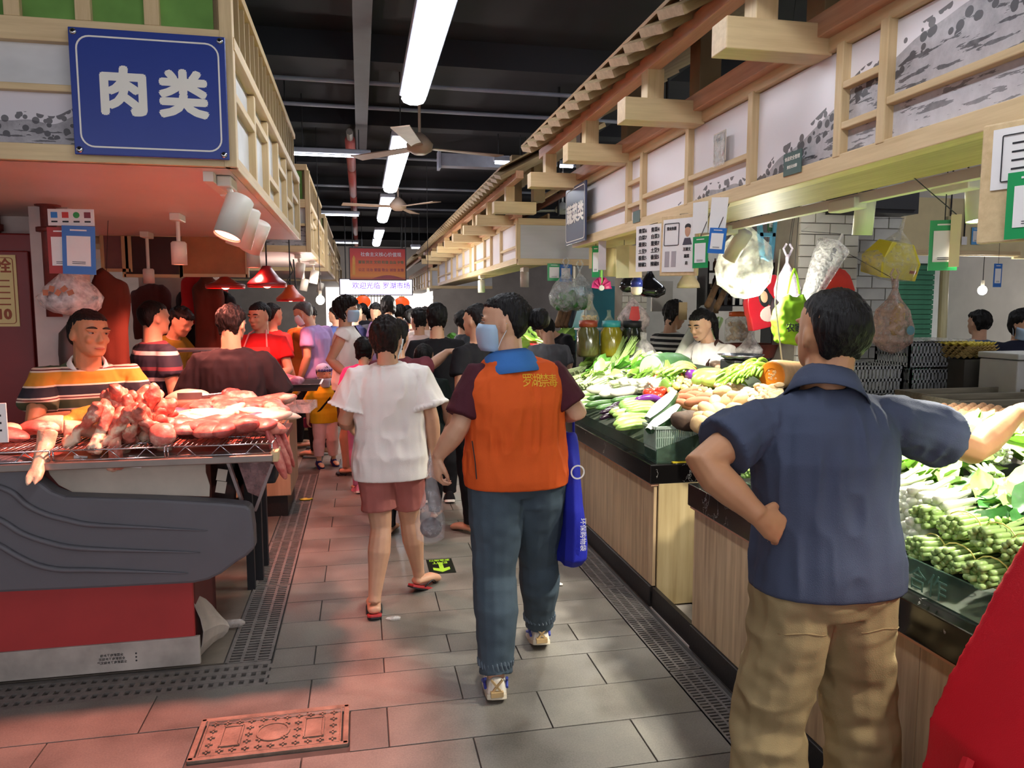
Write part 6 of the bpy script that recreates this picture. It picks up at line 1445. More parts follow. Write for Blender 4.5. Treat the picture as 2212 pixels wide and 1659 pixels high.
# left end under the vegetable sign
hang_card('green_strip', 'narrow green payment strip hanging below the vegetable sign', 1287, 565, .05, .2, GREEN, 1.5, rz=-pi/2+.9); sheet('clear_sleeve', 'long clear sleeve with a grey card hanging below the vegetable sign', 1301, 548, .05, .2, mat('sleeve_grey', '#b8b0b4', .3), 1.48, 'sleeve', -pi/2+.9)
sheet('cream_card', 'cream hanging card left of the paper roll', 1281, 555, .06, .16, CREAM, 1.6, 'card', -pi/2+.8); tag(MB().cyl((0, 0, -.09), (.008, 0, .09), .042, n=18).obj('paper_roll', CREAM, None, True), 'cream paper roll hanging right of the narrow sleeves', 'paper roll').location = at(1318, 567, x=1.62)
sheet('pale_green_card', 'pale yellow-green card with an orange lower edge', 1348, 565, .1, .2, mat('pale_green_card', '#d3cf9b', .6), 1.6, 'card', -pi/2+.9); sheet('cream_card', 'cream card right of the pale yellow-green card', 1373, 565, .08, .19, CREAM, 1.62, 'card', -pi/2+.9)
card('payment_card', 'green payment card on the second right canopy end, left of a blue one', at(1197, 588, y=6.8), .13, .16, GREEN, 0); card('payment_card', 'blue payment card right of the green one on the second right canopy end', at(1222, 590, y=6.8), .12, .16, CARDB, 0)
card('payment_card', 'dark green payment card hanging above the blue plastic frame', at(1668, 475, y=3.9), .07, .13, mat('dark_green_card', '#3f6a48', .5), .3)
card('payment_card', 'small blue payment card on the cream fascia at the right', at(2108, 510, y=6.46), .1, .17, mat('sky_blue_card', '#5aa0d8', .5), 0); sheet('clear_sleeve', 'small white tag left of the sky-blue card', 2083, 520, .06, .08, PAPER, 5.9, 'tag', 0)
card('payment_card', 'blue payment card hanging in front of the green shutters', at(2155, 595, y=6.0), .09, .22, CARDB, 0, string=1)
# blue plastic frame and milky bags
bf = thing('blue_hanger', 'light blue plastic frame hanging behind the milky bag', 'frame', at(1655, 515, y=3.9)); BLP = mat('light_blue_plastic', '#5aa7d0', .4)
for x0, z0, x1, z1 in ((-.05, .12, -.02, -.1), (.05, .12, .03, -.12), (-.05, .02, .05, .02), (-.02, -.1, .03, -.12)): MB().bar((x0, 0, z0), (x1, 0, z1), .02, .03, (0, 1, 0)).obj('bar', BLP, bf)
bag('plastic_bag', 'big milky plastic bag hanging from the right canopy track', at(1612, 505, y=3.95), .17, clear('milky_bag_film2', '#eef0e6', .62, .35, .5, 18), 12, hang=.1, squash=1.05, to=(1.86, 3.95, 1.95))
bag('plastic_bag', 'clear plastic bag of greens hanging left of the pink pinwheel', at(1222, 600, y=6.7), .15, clear('clear_bag', '#e8ecea', .3, .15, .7, 26), 13, fill=(LEAFD, 50, .9, .22), to=(1.75, 6.88, 1.97)); bag('plastic_bag', 'second clear bag of greens touching the first', at(1252, 605, y=6.75), .14, clear('clear_bag', '#e8ecea', .3, .15, .7, 26), 14, fill=(LEAFD, 40, .7, .22), to=(1.9, 6.88, 1.97))
bag('plastic_bag', 'black shiny rubbish bag bunched above the white tiled pillar', at(1405, 605, y=5.6), .12, mat('shiny_black_bag', '#18171b', .15, var=.3), 15, squash=.55, to=(2.4, 6.34, 1.9)); bag('plastic_bag', 'small black shiny bag left of the bunched rubbish bag', at(1357, 600, y=5.6), .07, mat('shiny_black_bag', '#18171b', .15, var=.3), 16, squash=.8, to=(2.4, 6.34, 1.9))
bag('plastic_bag', 'white bag with a red band standing on the white shelf', at(1368, 655, y=5.9), .13, clear('red_white_bag', '#ecd9d6', .6, .3, .5), 17, squash=.85, hang=.08); tag(MB().prism([(-.03, 0), (.03, 0), (.045, -.1), (.01, -.13), (-.05, -.1)], lambda u, v, w_: V((u, w_, v)), .006).obj('red_flap', RED), 'red band on the white bag on the shelf', 'band').location = at(1372, 662, y=5.72)
bag('plastic_bag', 'white crumpled bag lying on the counter below the white shelf', at(1390, 752, y=5.6), .16, BAGW, 18, squash=.45, neck=False); bag('plastic_bag', 'small white knotted bag beside the vegetable seller', at(1620, 735, y=5.0), .1, BAGW, 19, squash=.6)
bag('plastic_bag', 'pale mauve plastic bag hanging on the red hooks', at(1700, 590, y=4.2), .08, clear('mauve_bag', '#d9cfe0', .6, .3, .4), 20, squash=1.1, to=(2.8, 4.2, 3.69)); bag('plastic_bag', 'dark bag hanging under the mauve bag', at(1698, 635, y=4.3), .09, mat('dark_bag2', '#262028', .4), 21, squash=.9, neck=False, to=(2.8, 4.2, 3.69))
# shelf with bags
sh = thing('white_shelf', 'narrow white shelf carrying bags of beans above the dark jars', 'shelf', at(1312, 711, y=5.95)); MB().box((0, .1, 0), (.46, .22, .014)).obj('board', WHITE, sh)
for s in (-1, 1): MB().box((s*.2, .1, -.17), (.02, .2, .33)).obj('side', mat('dark_shelf_side', '#3a3a36', .6), sh)
bz = at(1312, 711, y=5.95)
BEAN = mat('soya_bean', '#d6bd83', .5)
bag('bean_bag', 'tied clear bag of pale soya beans on the left of the white shelf', bz+V((-.14, .05, .17)), .085, clear('bean_film', '#f0e6cc', .22, .15, .5), 22, squash=.9, neck=False, fill=(BEAN, 160, 1.0, .1), cat='bag of beans'); bag('bean_bag', 'small bag of dried green peas in the middle of the shelf', bz+V((.03, .05, .1)), .06, clear('pea_film', '#cfd8b4', .25, .15, .5), 23, squash=.8, neck=False, fill=(LEAFD, 90, .9, .12), cat='bag of beans', hang=.06); bag('bean_bag', 'bag of grey-green beans at the right of the shelf', bz+V((.16, .05, .14)), .085, clear('pea_film', '#cfd8b4', .25, .15, .5), 24, squash=.8, neck=False, fill=(mat('grey_green_bean', '#6f7a52', .5), 130, 1.0, .11), cat='bag of beans', hang=.08)
for k, (px, c, lab) in enumerate([(1270, '#4d4b26', 'big jar of brown pickles with a red lid'), (1320, '#8b7f1e', 'big jar of yellow pickles with a blue lid'), (1365, '#20261c', 'black covered tub of pickles')]):
    t = thing('pickle_jar', lab+' below the white shelf', 'jar', at(px, 770, y=5.75)); MB().lathe([(0, 0), (.085, 0), (.09, .02), (.09, .2), (.07, .23), (.07, .25)], 24).obj('jar_body', mat('pickle_'+c[1:], c, .15, var=.3, coat=.6), t, True); MB().lathe([(.075, .24), (.075, .29), (0, .295)], 24).obj('lid', [mat('rust_lid', '#8d3b26', .4), mat('teal_lid', '#3a98a0', .4), BLACK][k], t, True)
# pinwheel
pw = thing('pinwheel_brush', 'green-handled hanger with pink petals below the vegetable sign', 'pinwheel', at(1299, 622, x=1.72)); PKP = mat('pink_petal', '#d6337f', .4); MB().box((0, 0, .07), (.02, .01, .12)).obj('handle', mat('lime_plastic', '#79c943', .4), pw, bevel=.004); MB().lathe([(.02, -.01), (.02, .01), (0, .012)], 16, (0, 0, 0), Matrix.Rotation(pi/2, 3, 'X')).obj('hub', WHITE, pw)
for k in range(5): a = -.3-.62*k; MB().grid(lambda u, v: Matrix.Rotation(a, 3, 'Y') @ V((.02+.055*u, -.004+.01*math.sin(5*v), (v-.5)*(.03+.025*u))), 4, 4).obj('petal', PKP, pw, True, solid=.003)
hang(pw, (1.55, 4.9, 1.97), .13)
# fridge, pillars, walls behind
TEAL = mat('teal_fridge', '#3f8fa0', .3, var=.06); frg = thing('fridge', 'teal fridge with shiny doors behind the bags of beans', 'fridge', (2.82, 8.2, 0)); MB().box((0, .3, .9), (.62, .6, 1.8)).obj('body', TEAL, frg, bevel=.015); MB().box((-.0, -.012, .9), (.58, .025, 1.7)).obj('door', TEAL, frg, bevel=.012); MB().box((.18, -.035, .95), (.02, .02, .4)).obj('handle', CHROME, frg); MB().box((.2, -.03, 1.2), (.12, .004, .18)).obj('label_sheet', GREY, frg)
def bricks(name, m, x0, x1, y, z0, z1, bw=.24, bh=.08, depth=.02, thick=.3):
    o = struct(MB().box(((x0+x1)/2, y+thick/2+depth, (z0+z1)/2), (x1-x0, thick, z1-z0)).obj(name, mat('mortar', '#9a9488', .8)))
    me = MB().box((0, 0, 0), (bw-.008, depth*2, bh-.008)).mesh('brick'); me.materials.append(m); mh2 = MB().box((0, 0, 0), (bw/2-.008, depth*2, bh-.008)).mesh('brick'); mh2.materials.append(m)
    nz_ = int((z1-z0)/bh); nx = int(round((x1-x0)/bw))
    for j in range(nz_):
        for i in range(nx+1 if j % 2 else nx):
            half = j % 2 and i in (0, nx); x = x0+bw*(i+.5) if j % 2 == 0 else (x0+bw*i if 0 < i < nx else (x0+bw/4 if i == 0 else x1-bw/4))
            b = bpy.data.objects.new('brick', mh2 if half else me); COL.objects.link(b); b.parent = o; b.location = (x, y+depth, z0+bh*(j+.5))
    return o
WBR = mat('white_glazed_brick', '#ddd9cc', .3, var=.06, vs=5, rand=.05); GBR = mat('grimy_white_brick', '#a8a69e', .5, var=.25, vs=3, rand=.06)
bricks('wall_pillar_right', WBR, 3.12, 3.6, 4.9, .8, 2.96); bricks('wall_pier_right', GBR, 3.6, 4.08, 5.05, .8, 2.96, .24, .09)
bricks('wall_pillar_middle', WBR, 2.36, 2.6, 6.5, .7, 1.98, .12, .06, .012, .2)
struct(MB().box((3.9, 8.9, 1.2), (2.6, .1, 2.4)).obj('wall_rear_right', mat('pale_rear_wall', '#c2bdb4', .7, var=.2, vs=2)))  # pale wall colour with random mottling
tag(MB().box((0, 0, 0), (.62, .18, .16)).box((0, -.1, -.03), (.56, .03, .05)).obj('dark_unit', BLACK), 'black wall unit high on the white tiled pillar', 'wall unit').location = (3.62, 4.8, 2.3)
blk = struct(MB().box((3.6, 7.0, 2.7), (.06, .06, 1.4)).obj('trim_20', HOUS))
cf = thing('stall_canopy', 'cream boarded fascia of the neighbouring row at the upper right', 'canopy', (5.2, 6.5, 2.1)); MB().box((.7, 0, .25), (1.4, .05, .56)).obj('board', CREAM, cf); MB().box((2.4, -.4, .2), (2.2, .05, .5), (0, 0, -.4)).obj('board', CREAM, cf); MB().box((.7, -.02, .0), (1.4, .06, .04)).obj('rail', PINEX, cf)
for s in (.55, .72): MB().cyl((s, -.05, .1), (s, -.05, 1.5), .008, n=6).obj('hanging_rod', ROPE, cf)
SHUT = mat('green_shutter', '#3d7a62', .4, .3)
for nm, x0, x1 in (('door_1', 8.3-1.5, 8.3), ('door_2', 6.0, 6.7)):
    t = struct(MB().box(((x0+x1)/2, 9.6, 1.1), (x1-x0, .05, 2.2)).obj(nm, mat('shutter_dark', '#24453a', .5)))
    me = MB().box((0, 0, 0), (x1-x0, .03, .062)).mesh('slat'); me.materials.append(SHUT)
    for k in range(30): b = bpy.data.objects.new('slat', me); COL.objects.link(b); b.parent = t; b.location = ((x0+x1)/2, 9.56, .05+k*.072)
dw = struct(MB().box((8.2, 10.4, 1.1), (.5, .02, 2.0)).obj('window_1', mat('daylight_opening', '#ffffff', emit=5, emit_col='#f4ffff', var=0)))
tag(MB().tube([(0, 0, -1.52), (0, 0, -.7), (.01, 0, -.2), (.0, 0, .3), (.02, 0, .75)], [.035, .035, .034, .033, .03], 12).obj('bamboo_pole', mat('pale_bamboo', '#a9a07a', .5, var=.2, vs=10, stretch=(1, 1, .2))), 'upright pale bamboo pole at the right, behind the crates', 'pole').location = at(2035, 680, y=5.0)
def flatbag(w_, h_, d, seed, amp=.018):
    g = MB(); rg = []
    for z, a, b in ((-.5, .8, .5), (-.46, .95, .9), (-.2, 1, 1), (.1, .97, .85), (.32, .88, .55), (.45, .62, .35), (.5, .3, .25)):
        rg.append([V((math.copysign(abs(math.cos(t_))**.45, math.cos(t_))*w_/2*a, math.copysign(abs(math.sin(t_))**.6, math.sin(t_))*d/2*b, z*h_)) for t_ in [2*pi*k/24 for k in range(24)]])
    g.loft(rg); me = remesh(g, .008, 2); displace(me, amp, 14, seed, (1, 1, .6), True); displace(me, amp*.4, 40, seed+1); return me
# yellow box in a bag, umbrella, portrait bag, green bag, brown bag
yb = thing('yellow_box_bag', 'yellow box in a torn clear bag hanging on the tiled pillar', 'bag', at(1925, 560, y=4.55), rot=(.25, .08, .15)); YB = mat('yellow_box', '#d9c93a', .4, var=.06)
MB().loft([[V((x*.17, y*.1, -.12)) for x, y in ((-.8, -1), (1, -1), (1, 1), (-.8, 1))], [V((x*.17, y*.1, .0)) for x, y in ((-1, -1), (1, -1), (1, 1), (-1, 1))], [V((x*.1, y*.06, .12)) for x, y in ((-1, -1), (1, -1), (1, 1), (-1, 1))]]).obj('box', YB, yb, bevel=.006); hang(yb, (3.6, 4.9, 2.2), .28); MB().box((.12, -.102, -.06), (.06, .004, .02)).obj('brown_label', BRN, yb)
g = MB().lathe([(.01, .3), (.03, .2), (.1, .12), (.19, .0), (.18, -.12), (.05, -.15)], 18); me = g.mesh('f'); displace(me, .03, 8, 3); link('bag_film', me, clear('torn_film', '#d8d4c6', .28, .15, .6), yb, True)
um = thing('wrapped_umbrella', 'grey folded umbrella in clear crinkled film hanging beside the pillar', 'umbrella', at(1772, 600, y=4.1), rot=(0, .48, 0)); MB().tube([(0, 0, -.26), (0, 0, -.2), (0, 0, 0), (0, 0, .2)], [.006, .012, .022, .012], 10).obj('canopy_cloth', GREY, um, True); MB().cyl((0, 0, -.36), (0, 0, -.26), .009).obj('handle', WHITE, um); MB().cyl((0, 0, .2), (0, 0, .3), .008).obj('tip', WHITE, um)
g = MB().lathe([(.015, -.28), (.05, -.1), (.09, .12), (.1, .2), (.03, .23)], 16); me = g.mesh('f'); displace(me, .025, 10, 4, (1, 1, .4)); hang(um, (3.13, 4.9, 2.1), .3); link('film', me, clear('crinkled_film', '#f0f0ee', .4, .08, .8, 40), um, True)
tag(sm(MB().ell((0, 0, 0), (.17, .08, .15), 16, 10), (.02, 8, 2)) and link('red_cloth_bag', sm(MB().ell((0, 0, 0), (.17, .08, .15), 16, 10), (.03, 8, 2)), cloth('red_nylon', '#c43a2c'), None, True), 'red nylon bundle hanging behind the wrapped umbrella', 'bag').location = at(1795, 625, y=4.5)
pb = thing('portrait_bag', 'red printed bag with a portrait of a woman with long dark hair', 'bag', at(1655, 655, y=4.6), rot=(0, -.2, .1)); link('bag_body', remesh(MB().loft([[V((x*w_, y, z)) for x, y in ((-1, -.03), (1, -.03), (1, .03), (-1, .03))] for z, w_ in ((-.16, .15), (.0, .165), (.14, .15), (.18, .08))]), .01, 1), mat('red_print_bag', '#b01d2a', .3), pb, True); hang(pb, (2.9, 4.7, 3.69), .17)
MB().ell((-.03, -.032, .05), (.045, .006, .07), 14, 8).obj('hair_print', BLACK, pb); MB().ell((-.035, -.038, .05), (.028, .006, .04), 14, 8).obj('face_print', SKINP, pb); MB().ell((-.0, -.034, -.07), (.085, .006, .055), 14, 8).obj('blouse_print', mat('blouse_print', '#cdb7b0', .5), pb); MB().ell((.02, -.033, .0), (.025, .006, .08), 10, 8, (0, -.3, 0)).obj('hair_print', BLACK, pb); lettering('新鲜蔬菜', .03, mat('pink_print', '#e08a8a', .5), pb, (.1, -.036, .03), (pi/2, pi/2, 0), .0005)
gbg = thing('green_bag', 'lime green cloth bag with dark brush lettering hanging left of the man in navy', 'bag', at(1712, 690, y=4.0)); link('bag_body', flatbag(.22, .27, .12, 6), cloth('lime_cloth', '#7fae2e'), gbg, True); lettering('农家乐', .055, DARKTXT, gbg, (-.01, -.085, -.05), (pi/2-.15, 0, 0), .001, .001)
for s in (-1, 1): MB().tube([(s*.04, 0, .15), (s*.02, 0, .25), (0, 0, .3)], .007, 5).obj('handle', cloth('lime_cloth', '#7fae2e'), gbg)
hang(gbg, (2.6, 4.0, 3.69), .28)
bb = bag('plastic_bag', 'printed brown and clear food bag hanging right of the man in navy', at(1930, 650, y=4.3), .13, clear('food_film', '#c2a08f', .55, .2, .6), 31, squash=1.3, hang=.14, to=(3.4, 4.9, 2.0)); MB().ell((.02, -.02, -.12), (.05, .03, .11), 12, 8, (0, .2, 0)).obj('yellow_packet', mat('yellow_packet', '#cba94a', .5), bb, True); MB().lathe([(.03, 0), (0, .002)], 16, (.03, -.135, -.19), Matrix.Rotation(pi/2, 3, 'X')).obj('round_print', mat('print_teal', '#5b8a90', .5), bb)
tag(MB().tube([(0, 0, .4), (-.02, 0, .1), (.03, 0, -.2), (.06, 0, -.36), (.2, 0, -.5)], .005, 6).obj('white_cable', mat('white_cable', '#d8d2c0', .5)), 'thin white cable hanging down to the cut pumpkin', 'cable').location = at(1680, 690, y=3.9)
ol = thing('snack_jar', 'big clear jar with an orange lid behind the vegetable seller', 'jar', at(1597, 738, y=5.4)); MB().lathe([(0, 0), (.11, 0), (.115, .03), (.115, .17), (.08, .2)], 24).obj('jar_body', clear('jar_clear', '#d8d4c8', .35, .1), ol, True); MB().lathe([(.085, .2), (.085, .235), (0, .24)], 24).obj('lid', mat('orange_lid', '#d9632c', .4), ol, True)
f_ = MB()
for k in range(40): f_.ell((q5.uniform(-.07, .07), q5.uniform(-.07, .07), q5.uniform(.02, .15)), .022, 7, 5)
f_.obj('contents', GING, ol)['kind'] = 'stuff'
tag(MB().lathe([(0, 0), (.16, 0), (.2, .1), (.21, .1), (.16, -.005)], 24).obj('olive_basin', mat('olive_red_basin', '#7a3a32', .4)), 'dark red basin behind the vegetable seller', 'basin').location = at(1625, 770, y=5.3)
st = thing('steel_pan', 'shiny steel scale pan right of the vegetable seller', 'scale pan', at(1600, 775, y=4.55)); MB().lathe([(0, 0), (.1, .0), (.15, .03), (.155, .03), (.1, -.004)], 24).obj('pan', CHROME, st, True); MB().box((0, 0, -.05), (.2, .2, .09)).obj('scale_base', BLACK, st, bevel=.01)
# long yams and sticks leaning at the back
YAM = mat('brown_yam_skin', '#6e5238', .8, var=.3, vs=14, stretch=(2, 2, .3))
for k, (a0, a1, m_, rr_, lab) in enumerate([((1452, 800), (1522, 668), WAXW, .045, 'white board-like stick leaning in front, leftmost'), ((1488, 800), (1540, 650), YAM, .03, 'brown yam leaning beside the white stick'), ((1505, 800), (1555, 690), LEAFL, .03, 'pale green leek leaning beside the yam'), ((1528, 660), (1560, 590), YAM, .025, 'brown yam leaning higher up, left'), ((1548, 665), (1580, 596), YAM, .025, 'brown yam leaning higher up, right')]):
    A, B_ = at(*a0, y=5.35), at(*a1, y=5.75); tag(MB().tube([A, (A+B_)/2+V((.005, 0, .01)), B_], rr_, 12).obj('long_vegetable', m_, None, True), lab+' behind the vegetable seller', 'vegetable', 'leaning yams and leeks')
for k in range(4):
    A, B_ = at(1203+9*k, 705, y=7.2), at(1222+9*k, 640, y=7.4); tag(MB().tube([A, (A+B_)/2, B_], .03, 10).obj('long_vegetable', YAM if k < 3 else mat('dark_blue_stick', '#3a4550', .6), None, True), ['leftmost', 'second', 'third', 'dark blue-grey'][k]+' of four long yams leaning behind the clear bags', 'vegetable', 'leaning yams behind the clear bags')
for k, (px, py) in enumerate([(1430, 640), (1530, 645), (1560, 640)]): tag(MB().box((0, 0, 0), (.22, .03, .3)).box((0, -.02, 0), (.2, .01, .28)).obj('wall_poster', [WHITE, mat('brown_board', '#8a6a45', .6), GREY][k]), ['white boat-print poster left of the striped man', 'brown cork board behind the seller', 'grey panel behind the seller'][k], 'poster').location = at(px, py, y=7.0)
sb = MB()
for x in (-.34, .34): sb.box((x, 0, -.7), (.03, .2, 1.8))
for z in (0, .16, .32): sb.box((0, 0, z), (.7, .22, .012))
for s in (-1, 1): sb.box((s*.35, 0, .16), (.015, .22, .5))
rk = thing('bottle_rack', 'dark shelf of bottles in the shade behind the seller', 'shelf', at(1590, 660, y=6.6)); sb.obj('frame', BLACK, rk)
for k in range(24): MB().lathe([(0, 0), (.022, 0), (.022, .08), (.008, .1), (.008, .12), (0, .12)], 8, (-.31+.08*(k % 8), 0, .006+.16*(k//8))).obj('bottle', mat('bottle_%d' % (k % 3), ['#3a2a26', '#2b2f3a', '#5a3a2a'][k % 3], .2), rk, True)
# back table with crates, egg trays, foam box, cardboard
bt = thing('back_table', 'grey table behind the near counter carrying crates and egg trays', 'table', (3.85, 3.8, 0)); MB().box((0, 0, .93), (1.4, 2.1, .04)).obj('table_top', mat('grey_board', '#7d7a74', .6, var=.2), bt)
for s in (-1, 1):
    for q in (-1, 1): MB().box((s*.63, q*.98, .455), (.06, .06, .91)).obj('leg', STEEL, bt)
CRT = mat('grey_crate', '#8d8f90', .5)
def crate(lab, loc, w_, d, h_, rz=0):
    t = thing('plastic_crate', lab, 'crate', loc, rz, 'grey plastic crates'); g = MB(); g.box((0, 0, .008), (w_, d, .016))
    for sx, sy, L_, ax in ((0, -1, w_, 0), (0, 1, w_, 0), (-1, 0, d, 1), (1, 0, d, 1)):
        cx_, cy_ = sx*w_/2, sy*d/2; dv = V((1, 0, 0)) if ax == 0 else V((0, 1, 0)); c = V((cx_, cy_, 0))
        for z in (.02, h_*.5, h_-.015): g.bar(c-dv*L_/2+V((0, 0, z)), c+dv*L_/2+V((0, 0, z)), .012, .02)
        n = int(L_/.028)
        for k in range(n+1): p = c+dv*(L_*(k/n-.5)); g.box((p.x, p.y, h_/2), (.012, .012, h_))
        n = int(L_/.05)
        for k in range(n): p = c+dv*(L_*((k+.5)/n-.5)); g.bar(p-dv*.02+V((0, 0, .03)), p+dv*.02+V((0, 0, h_-.03)), .006, .006)
    g.obj('crate_body', CRT, t); return t
crate('grey plastic crate, upper one of the stack behind the man in navy', (3.95, 4.64, 1.14), .46, .34, .17); crate('grey plastic crate under the upper one', (3.97, 4.64, .955), .46, .34, .17); crate('grey plastic crate left of the stack, mostly behind the man in navy', (3.46, 4.64, .955), .42, .34, .2); crate('grey wire crate left of the foam box', (4.3, 4.6, .955), .12, .3, .3)
tag(MB().box((0, 0, 0), (.95, .38, .01)).obj('film_sheet', clear('film_sheet', '#d5d5cf', .5, .2, .6)), 'crumpled clear film lying over the crates', 'film').location = (3.75, 4.64, 1.325)
fbx = thing('foam_box', 'white foam box with a lid on the back table', 'box', (4.25, 4.1, .955)); FOAM = mat('white_foam', '#d3d2cd', .7, var=.05); MB().box((0, 0, .13), (.34, .3, .26)).obj('box_body', FOAM, fbx, bevel=.008); MB().box((0, 0, .285), (.36, .32, .04)).obj('lid', FOAM, fbx, bevel=.008)
cbx = thing('cardboard_box', 'brown cardboard box stacked high at the right edge', 'box', (4.2, 3.5, 1.17)); CBX = mat('cardboard', '#9c7448', .8, var=.2, vs=5); MB().box((.05, 0, .11), (.26, .3, .2)).obj('box_body', CBX, cbx, bevel=.005); MB().box((.05, -.152, .11), (.16, .003, .15)).obj('white_label', PAPER, cbx)
cbx2 = thing('cardboard_box', 'grey-brown printed carton under the upper box at the right edge', 'box', (4.2, 3.5, .955)); MB().box((.05, 0, .1), (.26, .3, .2)).obj('box_body', mat('grey_carton', '#7a6a55', .8, var=.2), cbx2, bevel=.005); lettering('鲜蛋', .07, DARKTXT, cbx2, (.03, -.152, .1), (pi/2, 0, 0), .0004)
for k in range(3): 
    t = thing('shallow_tray', 'long shallow grey wooden tray on the back table, '+['front', 'middle', 'rear'][k]+' one', 'tray', (3.6+.06*k, 3.35+.3*k, .955)); GW = wood('grey_wood_%d' % k, '#9a927f', '#777060', 'x', .7)
    MB().box((0, 0, .008), (.8, .28, .016)).obj('base', GW, t)
    for s in (-1, 1): MB().box((0, s*.14, .04), (.8, .014, .08)).obj('side', GW, t); MB().box((s*.4, 0, .04), (.014, .28, .08)).obj('end', GW, t)
EGG = mat('egg_shell', '#d9a982', .45, var=.06, rand=.08); TRY = mat('yellow_pulp_tray', '#d8c24a', .8, var=.1); TRB = mat('brown_pulp_tray', '#b59a5c', .9, var=.15)
eggm = sm(MB().lathe([(0, -.024), (.012, -.022), (.02, -.012), (.0225, .0), (.019, .014), (.011, .025), (0, .029)], 14)); eggm.materials.append(EGG)
def egg_tray(lab, loc, nx, ny, eggs, m=TRY, rz=0, glab='', skip=()):
    t = thing('egg_tray', lab, 'egg tray', loc, rz, 'egg trays'); p = .05; g = MB()
    def fn(u, v): x, y = (u-.5)*nx*p, (v-.5)*ny*p; return V((x, y, .022+.02*math.cos(2*pi*(x/p+.5*(nx % 2 == 0)+0))*math.cos(2*pi*(y/p+.5*(ny % 2 == 0)))*-1 if 0 else .022-.018*(math.cos(2*pi*u*nx)*-.5+.5)*(math.cos(2*pi*v*ny)*-.5+.5)+.012*(math.cos(2*pi*u*nx)*.5+.5)*(math.cos(2*pi*v*ny)*.5+.5)))
    g.grid(fn, nx*6+1, ny*6+1); g.obj('tray_body', m, t, True, solid=.003)
    if eggs:
        for i in range(nx):
            for j in range(ny):
                if (i, j) in skip: continue
                x, y = (i+.5-nx/2)*p, (j+.5-ny/2)*p; c, s = math.cos(rz), math.sin(rz)
                o = bpy.data.objects.new('egg', eggm); COL.objects.link(o); o.location = (loc[0]+x*c-y*s, loc[1]+x*s+y*c, loc[2]+.03); o.rotation_euler = (q5.uniform(-.15, .15), q5.uniform(-.15, .15), 0); tag(o, 'brown egg standing in the '+glab, 'egg', 'eggs in the '+glab)
es = thing('egg_stand', 'box stand under the upper egg tray beside the near counter', 'stand', (2.78, 2.95, 0)); MB().box((0, 0, .52), (.5, .34, 1.04)).obj('box_body', mat('stand_grey', '#6f6a62', .6), es, bevel=.01)
es2 = thing('egg_stand', 'lower box stand under the front egg tray', 'stand', (2.84, 2.62, 0)); MB().box((0, 0, .5), (.42, .3, 1.0)).obj('box_body', mat('stand_grey', '#6f6a62', .6), es2, bevel=.01)
egg_tray('upper yellow egg tray full of brown eggs', (2.74, 2.93, 1.04), 8, 5, True, glab='upper yellow egg tray', skip=((7, 0), (7, 1)), rz=-.12); egg_tray('lower yellow egg tray full of brown eggs by the outstretched arm', (2.86, 2.65, 1.0), 7, 4, True, glab='lower yellow egg tray', rz=-.1, skip=((6, 0), (5, 0)))
for k in range(5): egg_tray('empty pulp egg tray in the stack behind the foam box, '+['lowest', 'second', 'third', 'fourth', 'topmost'][k], (4.15, 4.45, 1.2+.02*k), 7, 5, False, TRB if k < 4 else TRY, .1*k)
tag(MB().box((0, 0, 0), (.3, .3, .245)).obj('tray_riser', mat('dark_riser', '#4a463f', .7)), 'dark box under the stack of empty egg trays', 'box').location = (4.18, 4.47, 1.075)
for k in range(3): bunch('choy', 'leafy bunch lying against the upper egg tray', (2.5+.06*k, 2.68+.05*k, 1.0), 1.0+k, 'leafy bunches by the eggs', STALK, LEAF, 9, .8)
tag(MB().box((0, 0, 0), (.3, .28, .12)).obj('leaf_stand', mat('stand_grey', '#6f6a62', .6)), 'low box carrying the leafy bunches by the eggs', 'box').location = (2.58, 2.66, .92)

# ------------------------------------------------------------------ far end of the aisle
bn = thing('banner', 'red hanging banner with lines of Chinese slogans above the far end of the aisle', 'banner', (.335, 14, 2.35))
def bang():
    m, nt, N, L, b = new_mat('banner_print'); sep = N.new('ShaderNodeSeparateXYZ'); t = N.new('ShaderNodeTexCoord'); L.new(t.outputs['Object'], sep.inputs[0])
    mr = N.new('ShaderNodeMapRange'); mr.inputs[1].default_value = -.3; mr.inputs[2].default_value = .3; L.new(sep.outputs[2], mr.inputs[0])
    L.new(ramp(nt, mr.outputs[0], [(0, '#a32848'), (.14, '#e08a3c'), (.4, '#e0703a'), (.75, '#d23f3f'), (1, '#c22a38')]), b.inputs['Base Color']); b.inputs['Roughness'].default_value = .5; return m
MB().box((0, 0, 0), (1.02, .03, .58)).obj('sheet', bang(), bn); outline(1.04, .6, .01, .02, lambda u, v, w_: V((u, -.017-w_, v)), mat('dark_frame', '#2b2330', .5), bn)
BTX = mat('banner_white_print', '#e3e0ef', .5); BTG = mat('banner_green_print', '#4f6a4a', .5); BTB = mat('banner_maroon_print', '#9a3a4a', .5)
lettering('社会主义核心价值观', .082, BTX, bn, (.06, -.02, .17), (pi/2, 0, 0), .001, .001); lettering('富强 民主 文明 和谐 自由 平等', .062, BTG, bn, (.06, -.02, .03), (pi/2, 0, 0), .001, .001); lettering('公正 法治 爱国 敬业 诚信 友善', .062, BTB, bn, (.06, -.02, -.11), (pi/2, 0, 0), .001, .001)
MB().prism([(-.46, -.2), (-.41, -.2), (-.405, .1), (-.43, .16), (-.455, .1)], lambda u, v, w_: V((u, -.018-w_, v)), .001).obj('pillar_print', mat('gold_soft', '#e0a048', .5), bn); MB().grid(lambda u, v: V(((u-.5)*.6+.18, -.019, -.27+.07*v*math.sin(pi*u))), 10, 3).obj('hill_print', BTB, bn)
for s in (-.45, .45): MB().cyl((s, 0, .29), (s, 0, 1.35), .008, n=6).obj('hanger', ROPE, bn)
